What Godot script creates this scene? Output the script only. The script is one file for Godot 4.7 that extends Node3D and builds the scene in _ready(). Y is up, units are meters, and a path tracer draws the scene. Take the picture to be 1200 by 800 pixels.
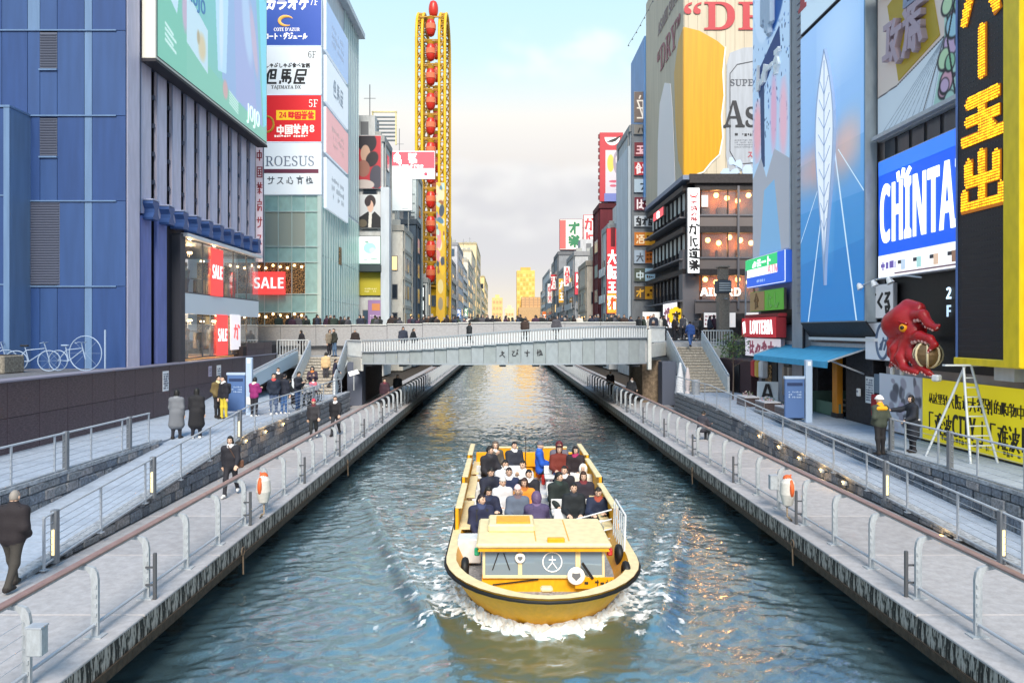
extends Node3D
# A canal between two lively shopping streets: walkways, ramps, a bridge, sign-covered buildings, an excursion boat full of people.
# World axes: x to the right, y up, -z away from the camera along the canal; metres. "D" is the distance down the canal (z = -D).

const WALK := 1.0      # level of the lower walks
const UPPER := 2.0     # level of the upper promenades
const DECK := 4.9      # level of the bridge and the streets behind it

var rng := RandomNumberGenerator.new()
var mats := {}
var meshes := {}
var counts := {}
var noise_tex := {}

# ------------------------------------------------------------------ materials
func grime(kind: String) -> Texture2D:
	if noise_tex.has(kind): return noise_tex[kind]
	var n := FastNoiseLite.new()
	n.seed = 7 + noise_tex.size()
	n.fractal_octaves = 5
	var ramp := Gradient.new()
	match kind:
		"soft":
			n.noise_type = FastNoiseLite.TYPE_SIMPLEX_SMOOTH; n.frequency = 0.011
			ramp.set_color(0, Color(0.9, 0.9, 0.9)); ramp.set_color(1, Color(1, 1, 1))
		"rough":
			n.noise_type = FastNoiseLite.TYPE_SIMPLEX_SMOOTH; n.frequency = 0.02; n.fractal_gain = 0.7
			ramp.set_color(0, Color(0.55, 0.54, 0.53)); ramp.set_color(1, Color(1, 1, 1))
		"walk":
			n.noise_type = FastNoiseLite.TYPE_SIMPLEX_SMOOTH; n.frequency = 0.02; n.fractal_gain = 0.75
			ramp.set_color(0, Color(0.84, 0.835, 0.83)); ramp.set_color(1, Color(1, 1, 1))
		"stain":
			n.noise_type = FastNoiseLite.TYPE_SIMPLEX_SMOOTH; n.frequency = 0.014; n.fractal_gain = 0.65
			ramp.set_color(0, Color(0.12, 0.12, 0.12)); ramp.set_color(1, Color(1, 1, 1))
			ramp.add_point(0.42, Color(0.25, 0.25, 0.24)); ramp.add_point(0.58, Color(0.9, 0.89, 0.87))
		"bump":
			n.noise_type = FastNoiseLite.TYPE_SIMPLEX_SMOOTH; n.frequency = 0.03; n.fractal_gain = 0.6
	var t := NoiseTexture2D.new()
	t.width = 512; t.height = 512; t.seamless = true; t.noise = n
	if kind == "bump":
		t.as_normal_map = true; t.bump_strength = 6.0
	else:
		t.color_ramp = ramp
	noise_tex[kind] = t
	return t

# tex: which grime pattern, scale: repeats per metre (Vector3), e: glow strength for things that give off light
func mat(called: String, c: Color, rough := 0.75, metal := 0.0, tex := "", scale := Vector3(0.5, 0.5, 0.5), bump := 0.0, e := 0.0) -> StandardMaterial3D:
	if mats.has(called): return mats[called]
	var m := StandardMaterial3D.new()
	m.resource_name = called
	m.albedo_color = c
	m.roughness = rough
	m.metallic = metal
	if tex != "":
		m.albedo_texture = grime(tex)
		m.uv1_triplanar = true; m.uv1_world_triplanar = true
		m.uv1_scale = scale
	if bump > 0.0:
		m.normal_enabled = true; m.normal_texture = grime("bump"); m.normal_scale = bump
		m.uv1_triplanar = true; m.uv1_world_triplanar = true
		m.uv1_scale = scale
	if e > 0.0:
		m.emission_enabled = true; m.emission = c; m.emission_energy_multiplier = e
	mats[called] = m
	return m

func col(h: String) -> Color: return Color(h)

func paint(h: String, rough := 0.55) -> StandardMaterial3D:      # painted sheet metal or plastic of one colour
	return mat("paint " + h + str(rough), Color(h), rough, 0.0, "soft", Vector3(0.45, 0.2, 0.45))

func print_mat(h: String, e := 0.0) -> StandardMaterial3D:        # printed film or lettering; e > 0 for a lit sign
	return mat("print " + h + str(e), Color(h), 0.5, 0.0, "", Vector3.ONE, 0.0, e)

func wall_mat(h: String) -> StandardMaterial3D:
	return mat("wall " + h, Color(h), 0.85, 0.0, "walk", Vector3(0.12, 0.05, 0.12), 0.1)

func vertex_mat(called: String, rough := 0.8) -> StandardMaterial3D:
	if mats.has(called): return mats[called]
	var m := StandardMaterial3D.new()
	m.resource_name = called; m.roughness = rough; m.vertex_color_use_as_albedo = true
	mats[called] = m
	return m

func glass(called: String, tint: Color, alpha: float) -> StandardMaterial3D:
	if mats.has(called): return mats[called]
	var m := StandardMaterial3D.new()
	m.resource_name = called
	m.transparency = BaseMaterial3D.TRANSPARENCY_ALPHA
	m.albedo_color = Color(tint.r, tint.g, tint.b, alpha); m.roughness = 0.03
	mats[called] = m
	return m

func image_mat(called: String, im: Image, rough := 0.5, e := 0.0) -> StandardMaterial3D:
	var m := StandardMaterial3D.new()
	m.resource_name = called
	im.generate_mipmaps()
	var t := ImageTexture.create_from_image(im)
	m.albedo_texture = t; m.roughness = rough; m.texture_repeat = false
	if e > 0.0:
		m.emission_enabled = true; m.emission = Color.WHITE; m.emission_operator = BaseMaterial3D.EMISSION_OP_MULTIPLY
		m.emission_texture = t; m.emission_energy_multiplier = e
	mats[called] = m
	return m

# ------------------------------------------------------------------ mesh building
class MB:
	var v := PackedVector3Array()
	var n := PackedVector3Array()
	var uv := PackedVector2Array()
	var c := PackedColorArray()
	var tint := Color.WHITE

	func tri(a: Vector3, b: Vector3, d: Vector3, out: Vector3) -> void:
		var nn := (d - a).cross(b - a)
		if nn.length_squared() < 1e-14: return
		if nn.dot(out) < 0.0:
			var t := b; b = d; d = t
			nn = -nn
		nn = nn.normalized()
		v.append(a); v.append(b); v.append(d)
		for i in 3: n.append(nn); c.append(tint); uv.append(Vector2.ZERO)

	func quad(a: Vector3, b: Vector3, d: Vector3, e: Vector3, out: Vector3) -> void:
		tri(a, b, d, out); tri(a, d, e, out)

	# a quad with texture coordinates: a is the top left, then top right, bottom right, bottom left
	func pane(a: Vector3, b: Vector3, d: Vector3, e: Vector3) -> void:
		var nn := (d - a).cross(b - a).normalized()
		for p in [[a, Vector2(0, 0)], [b, Vector2(1, 0)], [d, Vector2(1, 1)], [a, Vector2(0, 0)], [d, Vector2(1, 1)], [e, Vector2(0, 1)]]:
			v.append(p[0]); n.append(nn); uv.append(p[1]); c.append(tint)

	func smooth(a: Vector3, b: Vector3, d: Vector3, na: Vector3, nb: Vector3, nd: Vector3) -> void:
		if (d - a).cross(b - a).dot(na + nb + nd) < 0.0:
			var t := b; b = d; d = t
			t = nb; nb = nd; nd = t
		v.append(a); v.append(b); v.append(d)
		n.append(na); n.append(nb); n.append(nd)
		for i in 3: c.append(tint); uv.append(Vector2.ZERO)

	func box(at: Vector3, size: Vector3, b := Basis.IDENTITY) -> void:
		var h := size * 0.5
		for ax in 3:
			for s in [-1.0, 1.0]:
				var o := Vector3.ZERO; o[ax] = s * h[ax]
				var p := Vector3.ZERO; p[(ax + 1) % 3] = h[(ax + 1) % 3]
				var q := Vector3.ZERO; q[(ax + 2) % 3] = h[(ax + 2) % 3]
				quad(at + b * (o - p - q), at + b * (o + p - q), at + b * (o + p + q), at + b * (o - p + q), b * o)

	# a box whose edges are cut off by r
	func bevel(at: Vector3, size: Vector3, r: float, b := Basis.IDENTITY) -> void:
		var h := size * 0.5
		r = minf(r, minf(h.x, minf(h.y, h.z)) * 0.9)
		for ax in 3:
			var u := (ax + 1) % 3
			var w := (ax + 2) % 3
			for s in [-1.0, 1.0]:
				var o := Vector3.ZERO; o[ax] = s * h[ax]
				var p := Vector3.ZERO; p[u] = h[u] - r
				var q := Vector3.ZERO; q[w] = h[w] - r
				quad(at + b * (o - p - q), at + b * (o + p - q), at + b * (o + p + q), at + b * (o - p + q), b * o)
				for t in [-1.0, 1.0]:                       # the edge between the faces across ax and u
					var e1 := Vector3.ZERO; e1[ax] = s * h[ax]; e1[u] = t * (h[u] - r)
					var e2 := Vector3.ZERO; e2[ax] = s * (h[ax] - r); e2[u] = t * h[u]
					var d := Vector3.ZERO; d[w] = h[w] - r
					quad(at + b * (e1 - d), at + b * (e1 + d), at + b * (e2 + d), at + b * (e2 - d), b * (e1 + e2))
		for sx in [-1.0, 1.0]:
			for sy in [-1.0, 1.0]:
				for sz in [-1.0, 1.0]:
					var k := Vector3(sx * h.x, sy * h.y, sz * h.z)
					tri(at + b * (k - Vector3(0, sy * r, sz * r)), at + b * (k - Vector3(sx * r, 0, sz * r)), at + b * (k - Vector3(sx * r, sy * r, 0)), b * k)

	# a straight bar between two points
	func bar(a: Vector3, d: Vector3, w: float, h: float, up := Vector3.UP) -> void:
		var z := (d - a)
		var l := z.length()
		if l < 1e-6: return
		z /= l
		if absf(z.dot(up)) > 0.98: up = Vector3.RIGHT
		var x := up.cross(z).normalized()
		box((a + d) * 0.5, Vector3(w, h, l), Basis(x, z.cross(x), z))

	# a round tube along a path; r is one radius or an array of them
	func tube(path: Array, r, k := 8, closed := false, caps := true) -> void:
		var m := path.size()
		var rings := []
		var side := Vector3.ZERO
		for i in m:
			var a: Vector3 = path[(i - 1 + m) % m] if closed or i > 0 else path[0]
			var d: Vector3 = path[(i + 1) % m] if closed or i < m - 1 else path[m - 1]
			var t := (d - a).normalized()
			if side == Vector3.ZERO: side = t.cross(Vector3.UP if absf(t.y) < 0.9 else Vector3.RIGHT).normalized()
			side = (side - t * side.dot(t)).normalized()
			var up := side.cross(t)
			var rad: float = r[i] if r is Array else r
			var ring := []
			for j in k:
				var g := TAU * j / k
				var o := side * cos(g) + up * sin(g)
				ring.append([path[i] + o * rad, o])
			rings.append(ring)
		for i in (m if closed else m - 1):
			var p = rings[i]
			var q = rings[(i + 1) % m]
			for j in k:
				var l := (j + 1) % k
				smooth(p[j][0], p[l][0], q[l][0], p[j][1], p[l][1], q[l][1])
				smooth(p[j][0], q[l][0], q[j][0], p[j][1], q[l][1], q[j][1])
		if caps and not closed:
			for e in [0, m - 1]:
				var out: Vector3 = (path[0] - path[1]) if e == 0 else (path[m - 1] - path[m - 2])
				for j in k - 2 + 1:
					tri(path[e], rings[e][j][0], rings[e][(j + 1) % k][0], out)
				tri(path[e], rings[e][k - 1][0], rings[e][0][0], out)

	# a turned shape about the axis y at `at`; profile: Vector2(radius, height), upwards
	func lathe(at: Vector3, profile: Array, k := 14) -> void:
		for i in profile.size() - 1:
			var a: Vector2 = profile[i]
			var d: Vector2 = profile[i + 1]
			var nn := Vector2(d.y - a.y, a.x - d.x).normalized()
			for j in k:
				var g := TAU * j / k
				var h := TAU * (j + 1) / k
				var o := Vector3(cos(g), 0, sin(g))
				var p := Vector3(cos(h), 0, sin(h))
				var no := o * nn.x + Vector3.UP * nn.y
				var np := p * nn.x + Vector3.UP * nn.y
				smooth(at + o * a.x + Vector3.UP * a.y, at + p * a.x + Vector3.UP * a.y, at + p * d.x + Vector3.UP * d.y, no, np, np)
				smooth(at + o * a.x + Vector3.UP * a.y, at + p * d.x + Vector3.UP * d.y, at + o * d.x + Vector3.UP * d.y, no, np, no)

	# a flat outline (Vector2 list) given depth: frame places x, y and the depth direction z, from z0 to z1
	func prism(outline: PackedVector2Array, z0: float, z1: float, f := Transform3D.IDENTITY) -> void:
		var idx := Geometry2D.triangulate_polygon(outline)
		for i in range(0, idx.size(), 3):
			var a := outline[idx[i]]; var b := outline[idx[i + 1]]; var d := outline[idx[i + 2]]
			tri(f * Vector3(a.x, a.y, z0), f * Vector3(b.x, b.y, z0), f * Vector3(d.x, d.y, z0), f.basis * Vector3(0, 0, z0 - z1))
			tri(f * Vector3(a.x, a.y, z1), f * Vector3(b.x, b.y, z1), f * Vector3(d.x, d.y, z1), f.basis * Vector3(0, 0, z1 - z0))
		var cw := 1.0 if Geometry2D.is_polygon_clockwise(outline) else -1.0
		for i in outline.size():
			var a := outline[i]; var b := outline[(i + 1) % outline.size()]
			var o := Vector2(b.y - a.y, a.x - b.x) * -cw
			quad(f * Vector3(a.x, a.y, z0), f * Vector3(b.x, b.y, z0), f * Vector3(b.x, b.y, z1), f * Vector3(a.x, a.y, z1), f.basis * Vector3(o.x, o.y, 0))

	func done() -> ArrayMesh:
		var arr := []
		arr.resize(Mesh.ARRAY_MAX)
		arr[Mesh.ARRAY_VERTEX] = v; arr[Mesh.ARRAY_NORMAL] = n; arr[Mesh.ARRAY_TEX_UV] = uv; arr[Mesh.ARRAY_COLOR] = c
		var m := ArrayMesh.new()
		if v.size(): m.add_surface_from_arrays(Mesh.PRIMITIVE_TRIANGLES, arr)
		return m

func block(x: float, y: float, z: float, r := 0.0) -> Mesh:        # a box mesh, shared between equal calls
	var key := "b%.3f %.3f %.3f %.3f" % [x, y, z, r]
	if not meshes.has(key):
		var m := MB.new()
		if r > 0.0: m.bevel(Vector3.ZERO, Vector3(x, y, z), r)
		else: m.box(Vector3.ZERO, Vector3(x, y, z))
		meshes[key] = m.done()
	return meshes[key]

func sheet(w: float, h: float) -> Mesh:                            # an upright picture surface with texture coordinates
	var m := MB.new()
	m.pane(Vector3(-w / 2, h / 2, 0), Vector3(w / 2, h / 2, 0), Vector3(w / 2, -h / 2, 0), Vector3(-w / 2, -h / 2, 0))
	return m.done()

# ------------------------------------------------------------------ nodes
func numbered(called: String, parent: Node) -> String:
	var key := "%d %s" % [parent.get_instance_id(), called]
	var k: int = counts.get(key, 0)
	counts[key] = k + 1
	return called if k == 0 else "%s_%03d" % [called, k]

func thing(called: String, label: String, category: String, at := Vector3.ZERO, turn := 0.0, group := "") -> Node3D:
	var o := Node3D.new()
	o.name = numbered(called, self)
	add_child(o, true)
	o.position = at; o.rotation.y = turn
	tag(o, label, category, group)
	return o

static func V(x: float, y: float, z: float) -> Vector3: return Vector3(x, y, z)

func tag(o: Node3D, label: String, category: String, group := "") -> void:
	o.set_meta("label", label); o.set_meta("category", category)
	if group != "": o.set_meta("group", group)

func part(called: String, mesh: Mesh, m: Material, parent: Node, at := Vector3.ZERO, rot := Vector3.ZERO) -> MeshInstance3D:
	var o := MeshInstance3D.new()
	o.name = numbered(called, parent)
	o.mesh = mesh; o.material_override = m
	parent.add_child(o, true)
	o.position = at; o.rotation = rot
	return o

func solo(called: String, mesh: Mesh, m: Material, label: String, category: String, at := Vector3.ZERO, turn := 0.0, group := "") -> MeshInstance3D:
	var o := part(called, mesh, m, self, at, Vector3(0, turn, 0))
	tag(o, label, category, group)
	return o

func struct(called: String, mesh: Mesh, m: Material, at := Vector3.ZERO) -> MeshInstance3D:
	var o := part(called, mesh, m, self, at)
	o.set_meta("kind", "structure")
	return o

func copy_of(o: Node3D, called: String, label: String, at: Vector3, turn := 0.0) -> Node3D:
	var d: Node3D = o.duplicate()
	d.name = numbered(called, self)
	add_child(d, true)
	d.position = at; d.rotation.y = turn
	if label != "": d.set_meta("label", label)
	return d

# ------------------------------------------------------------------ lettering
# brush strokes on a 10 by 10 grid, x then y (downwards); strokes are split by blanks
var glyph := {
	"カ": "1383776948 41443719", "ラ": "2171 1484765839", "オ": "1383 616958 6318", "ケ": "3115 2383 635739", "コ": "128288 1888",
	"ー": "1585", "丨": "5158", "ト": "3139 3475", "・": "4455", "ダ": "3115 2272654729 3455 8091 6071", "ジ": "1132 1435 18587684 6071 8091", "ュ": "256558 1888",
	"ル": "323519 515895", "し": "3137496987", "ゃ": "1573847656 3259 5163", "ぶ": "4153445567583828 1528 7586 7081 8091", "べ": "154387 6071 7586",
	"食": "5014 5094 4050 3373 3373 337377 3575 3777 3339 396877 6688", "放": "2131 1252 3234 3529 355939 6153 6393 7346 7348 5579 6389", "題": "1242 124214 2444 3135 1838 5191 62829658 6484 6678 1999",
	"但": "3115 2429 417176 7646 4641 4474 3989", "馬": "2126 268688 2171 2373 2575 5156 8879 1819 3738 5758", "屋": "2181848 4", "時": "113137 1711 1434 5181 4393 4696 7167 5768 7177",
	"2": "223171837529 2989", "4": "612787 7179", "間": "1119 119 1", "営": "2032 5052 8072 1415 149495 3474 7636 3674 3676 2878 2979",
	"業": "3033 6063 1222 8272 1393 2575 1797 5359 5729 5789", "中": "1383871713 5159", "国": "1191991911 3373 3575 3777 5357", "茶": "1292 3034 7074 5324 5394 2666 5459 5728 5788",
	"房": "5051 2282 228284 2484 2429 5464 3686 5639 568689", "サ": "1393 3135 71746829", "ス": "2272644719 5689", "心": "1518 323749796 8", "斎": "5051 1292 3474 2373 3539 7579 3777", "橋": "1434 2129 2416 2435 4373 5163 5356 6386 5567 4949 4898 6787",
	"免": "4125 3262 2373 2373 237376 2676 5056 4628 56596989 8987", "税": "3111 1343 2129 2416 2435 5162 8171 4373 4376 4676 5649 6669 6989 8987",
	"か": "1353636958 3118 7192", "に": "2129 4373 4469 6988", "道": "1223 2426 2618 1999 3292 4153 7162 44744874 4676 4878", "楽": "3173 3173 7174 3174 3472 1223 8273 1495 1696 5459 5628 5688",
	"本": "1383 5159 5318 5392", "場": "1343 2128 1838 5191 519194 5494 4696 5577 6749 7888", "の": "5338183626548485 8568", "味": "1242 1742 1217 4247 5383 4595 7179 7547 7597",
	"大": "1484 5154 5419 5489", "阪": "1119 113123 2335 3517 4292 4248 4829 5585 5869 7589", "王": "2272 2575 1888 5258", "将": "2129 1112 1323 1628 4151 7182 5353 8374 4595 7579 7968 5666",
	"白": "5041 2282 228289 2289 2979 2575", "木": "1383 5159 5328 5382", "は": "2129 4484 6168 6848 4857 5789", "や": "1573847656 3259 5163",
	"パ": "3318 6389 8090 9091 8081", "玉": "2282 2585 1898 5258 6677", "出": "5159 2225 258582 1719 199997", "从": "3118 3549 7157 7599", "这": "1223 1426 2618 1999 6071 4292 8238 4488", "里": "2181852521 2383 5159 2777 1999",
	"到": "1151 3114 1454 1656 3358 1859 7275 9199 9988", "最": "3171 317133 3373 3272 1494 2428 2545 2646 1848 4449 5585 8559 5689", "级": "3113 1343 4316 1636 1838 4191 5128 9176 7695 9569 5689", "别": "1151 5154 1454 1411 3458 1656 5659 5948 7276 9199 9988",
	"的": "3021 1242 1242 4248 1848 1218 1545 6153 5393 9398 9878 6576", "购": "1141 1117 4147 3136 3618 3749 6153 5393 9398 9878 6556 5688", "物": "2112 1343 3139 1645 6153 5393 9398 9878 7358 8367", "难": "1141 4118 1649 6154 5459 7081 6393 6595 6797 6999 7379",
	"波": "1122 1323 1927 4393 9395 7175 4348 4829 5585 8559 5689", "「": "8141 4148", "」": "6169 6929", "え": "4152 3373 7318 4656 5689", "び": "3119 1131 1438575 5 5472 8081 9091", "す": "1484 5155 5645 5546 5759 5949", "く": "722577", "る": "2272 7225 2565 6587 8769 6949 4937 3767",
	"攻": "1141 3137 1747 6153 5393 8358 5589", "源": "1122 1323 1927 3191 3128 6152 4383 4386 8643 4686 4585 6669 6958 4648 8698", "串": "3171 7173 7333 3331 2474 2484 8487 8727 2724 5059", "座": "5051 1191 1119 3436 3528 7476 7568 5258 3777 2999",
}
func _fix_glyphs() -> void:                                         # those that are easier to say with a helper
	glyph["屋"] = "218184 2484 2119 3676 5647 4777 5759 2989"
	glyph["間"] = "1119 1141 4144 1444 5151 5191 9199 5154 5494 3676 3636 3639 3979 7679 3777"
	glyph["題"] = "1141 1144 4144 1242 1444 1545 2528 2838 1618 1999 5191 7163 5383 5386 8386 5484 5686 5647 7698"
	glyph["心"] = "1518 3238 387987 5163 7586"
	glyph["道"] = "1223 1525 2528 1899 3292 4152 7162 4474 4478 7478 4676 4878"
	glyph["び"] = "1242 4216 1628 2868 6883 8396 8081 9091"
	glyph["場"] = "1343 2128 1838 5181 5184 8184 5282 4595 5538 6796 9699 9988"

# lay out `text` in cells of size `cell` starting at the top left `at` (on the sign's own plane), downwards if `down`
func glyphs(parent: Node, text: String, at: Vector3, cell: Vector2, weight: float, m: Material, down := false, depth := 0.02, called := "lettering", slant := 0.0, gap := 1.0) -> MeshInstance3D:
	var b := MB.new()
	var k := 0
	var lift := 0
	for ch in text:
		var o := Vector2(0, -k * cell.y * gap) if down else Vector2(k * cell.x * gap, 0)
		k += 1
		if ch == "ー" and down: ch = "丨"
		if not glyph.has(ch): continue
		for s in glyph[ch].split(" ", false):
			var pts := []
			for i in range(0, s.length() - 1, 2):
				var gx := (int(s[i]) + 0.5) / 10.0
				var gy := (int(s[i + 1]) + 0.5) / 10.0
				pts.append(Vector3(o.x + (gx + slant * (0.5 - gy)) * cell.x, o.y - gy * cell.y, 0))
			if pts.size() == 1: pts.append(pts[0] + Vector3(0.001, 0, 0))
			for i in pts.size() - 1:
				var d: Vector3 = pts[i + 1] - pts[i]
				if d.length() < 1e-4: d = Vector3(weight * 0.5, 0, 0)
				d = d.normalized()
				lift += 1
				var dz := depth + (lift % 9) * 0.0012
				var a: Vector3 = at + pts[i] - d * weight * 0.42
				var e: Vector3 = at + pts[i + 1] + d * weight * 0.42
				b.bar(a + Vector3(0, 0, dz / 2), e + Vector3(0, 0, dz / 2), weight, dz, Vector3(0, 0, 1))
	return part(called, b.done(), m, parent)

func font(serif := false, bold := true) -> SystemFont:
	var key := "font%s%s" % [serif, bold]
	if not meshes.has(key):
		var f := SystemFont.new()
		f.font_names = PackedStringArray(["Droid Serif" if serif else "Droid Sans"])
		f.font_weight = 700 if bold else 400
		meshes[key] = f
	return meshes[key]

# Latin lettering, centred at `at` on the sign's plane; h: height of a line, sx: how wide it is stretched
func latin(parent: Node, text: String, at: Vector3, h: float, m: Material, sx := 1.0, serif := false, bold := true, depth := 0.02, called := "lettering") -> MeshInstance3D:
	var key := "t" + text + str(serif) + str(bold)
	if not meshes.has(key):
		var t := TextMesh.new()
		t.text = text; t.font = font(serif, bold); t.font_size = 64; t.pixel_size = 1.0 / 64.0; t.depth = 1.0; t.curve_step = 3.0
		meshes[key] = t
	var o := part(called, meshes[key], m, parent, at + Vector3(0, 0, depth / 2))
	o.scale = Vector3(h * sx, h, depth)
	return o

# small print that cannot be read from here: a few rows of short bars
func fine_print(parent: Node, at: Vector3, w: float, h: float, rows: int, m: Material, seed_ := 1, called := "small_print", depth := 0.012) -> void:
	var b := MB.new()
	var r := RandomNumberGenerator.new(); r.seed = seed_
	var rh := h / rows
	for i in rows:
		var x := 0.0
		while x < w:
			var l := minf(rh * r.randf_range(0.35, 0.8), w - x)
			if r.randf() < 0.85:
				b.box(at + Vector3(x + l / 2 - w / 2, h / 2 - (i + 0.5) * rh + r.randf_range(-0.1, 0.1) * rh, depth / 2), Vector3(l * 0.85, rh * r.randf_range(0.2, 0.65), depth))
				if r.randf() < 0.6:
					b.box(at + Vector3(x + l * r.randf_range(0.3, 0.7) - w / 2, h / 2 - (i + 0.5) * rh, depth * 0.6), Vector3(l * 0.2, rh * 0.75, depth * 1.2))
			x += l + rh * 0.12
	part(called, b.done(), m, parent)

# ------------------------------------------------------------------ camera, sky, light
func camera_and_light() -> void:
	var cam := Camera3D.new()
	cam.name = "camera"
	add_child(cam)
	cam.position = Vector3(0, 5.6, 0)
	cam.projection = Camera3D.PROJECTION_FRUSTUM      # a level camera with a slightly shifted lens: verticals stay vertical
	cam.near = 0.1; cam.far = 3000.0
	cam.size = 0.1 * 800.0 / 870.0
	cam.frustum_offset = Vector2(0.1 * 11.0 / 870.0, -0.1 * 13.0 / 870.0)
	cam.current = true
	var env := Environment.new()
	env.background_mode = Environment.BG_SKY
	var sky := Sky.new()
	var pm := PanoramaSkyMaterial.new()
	pm.panorama = ImageTexture.create_from_image(sky_image())
	sky.sky_material = pm
	env.sky = sky
	env.background_energy_multiplier = 0.32
	env.tonemap_mode = Environment.TONE_MAPPER_LINEAR
	env.tonemap_exposure = 3.6
	env.sdfgi_enabled = true; env.ssao_enabled = true; env.ssil_enabled = true
	var we := WorldEnvironment.new()
	we.name = "environment"; we.environment = env
	add_child(we)
	var sun := DirectionalLight3D.new()
	sun.name = "sun"
	add_child(sun)
	sun.light_color = Color(1.0, 0.95, 0.88)
	sun.light_energy = 0.5
	sun.light_angular_distance = 24.0
	sun.shadow_enabled = true
	sun.rotation_degrees = Vector3(-42, 3, 0)          # from behind the camera the camera

func sky_image() -> Image:
	var w := 1024
	var h := 512
	var im := Image.create(w, h, false, Image.FORMAT_RGB8)
	var n := FastNoiseLite.new()
	n.seed = 21; n.noise_type = FastNoiseLite.TYPE_SIMPLEX_SMOOTH; n.frequency = 1.0; n.fractal_octaves = 6; n.fractal_gain = 0.55
	var stops := [[-90.0, Color(0.45, 0.45, 0.46)], [-2.0, Color(0.72, 0.70, 0.70)], [0.0, Color(0.88, 0.85, 0.82)], [6.0, Color(0.84, 0.83, 0.835)], [11.0, Color(0.88, 0.865, 0.86)], [16.0, Color(0.95, 0.94, 0.92)], [20.0, Color(0.83, 0.94, 0.985)], [26.0, Color(0.76, 0.915, 0.98)], [45.0, Color(0.58, 0.80, 0.96)], [90.0, Color(0.42, 0.66, 0.92)]]
	for y in h:
		var el := 90.0 - (y + 0.5) / h * 180.0
		var base := Color.WHITE
		for i in stops.size() - 1:
			if el >= stops[i][0] and el <= stops[i + 1][0]:
				base = (stops[i][1] as Color).lerp(stops[i + 1][1], (el - stops[i][0]) / (stops[i + 1][0] - stops[i][0]))
		var ce := cos(deg_to_rad(el))
		for x in w:
			if el < -1.0:
				im.set_pixel(x, y, base); continue
			var az := (x + 0.5) / w * TAU
			var p := Vector3(cos(az) * ce * 2.4, sin(deg_to_rad(el)) * 6.0, sin(az) * ce * 2.4)
			var v := n.get_noise_3dv(p)
			var fine := n.get_noise_3dv(p * 2.7 + Vector3(9, 3, 5))
			# a bank of cloud up to about 17 degrees, broken at its top, thinner puffs above
			var top := 14.0 + v * 6.0
			var bank := smoothstep(top + 1.0, top - 1.3, el + fine * 3.2)
			var puffs := smoothstep(0.24, 0.5, v + fine * 0.3) * 0.7
			var c := base
			var white := Color(0.99, 0.985, 0.97)
			var low := Color(0.845, 0.845, 0.858).lerp(white, smoothstep(7.0, 15.0, el + fine * 5.0 + v * 3.0))
			low = low.lerp(Color(0.98, 0.92, 0.82), smoothstep(6.0, 0.5, el) * 0.75)
			c = c.lerp(white, puffs * smoothstep(12.0, 24.0, el))
			c = c.lerp(low, bank)
			im.set_pixel(x, y, c)
	return im

# ------------------------------------------------------------------ water
var wave_a := FastNoiseLite.new()
var wave_b := FastNoiseLite.new()
func wave(x: float, d: float) -> float:
	var h := wave_a.get_noise_2d(x * 0.8, d * 1.15) * 0.05 + wave_b.get_noise_2d(x, d * 1.3) * 0.026
	# the boat's diverging waves: two ridges that open backwards from the bow, and its churned track
	var s := d - 13.4
	if s > -1.5:
		var off := absf(x - 0.8)
		for k in 3:
			var r := off - (1.7 + (s + 0.8) * 0.30 - k * 0.75)
			h += 0.20 / (1.0 + k * 0.7) * exp(-r * r * 9.0) * exp(-maxf(s, 0.0) * 0.11) * smoothstep(-0.6, 1.0, s)
		if off < 2.1 and d > 25.0:
			h += wave_b.get_noise_2d(x * 2.0 + 40.0, d * 2.0) * 0.05 * exp(-(d - 25.0) * 0.04)
	return h

# how much foam the boat leaves on the water: along its bow waves, beside the hull and in its track
var foam_noise := FastNoiseLite.new()
func foam_at(x: float, d: float) -> float:
	var off := absf(x - 0.8)
	var s := d - 13.9
	if off > 6.5 or s < -1.0: return 0.0
	var ridge := off - (1.75 + (s + 0.4) * 0.30)
	var lace := foam_noise.get_noise_2d(x, d * 0.8)
	var dens := 0.75 * exp(-ridge * ridge * 4.0) * exp(-maxf(s, 0.0) * 0.16) * smoothstep(-0.5, 1.0, s)
	if off > 1.4: dens = maxf(dens, 0.95 * exp(-maxf(s, 0.0) * 0.06) * smoothstep(3.0 + s * 0.06, 1.8, off) * smoothstep(-0.6, 1.2, s + lace))
	if d > 25.4: dens = maxf(dens, 0.75 * exp(-(d - 25.4) * 0.16) * smoothstep(2.3, 1.4, off))
	return clampf(smoothstep(0.42, 0.9, dens + lace * 0.8 + 0.14) , 0.0, 1.0)

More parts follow.
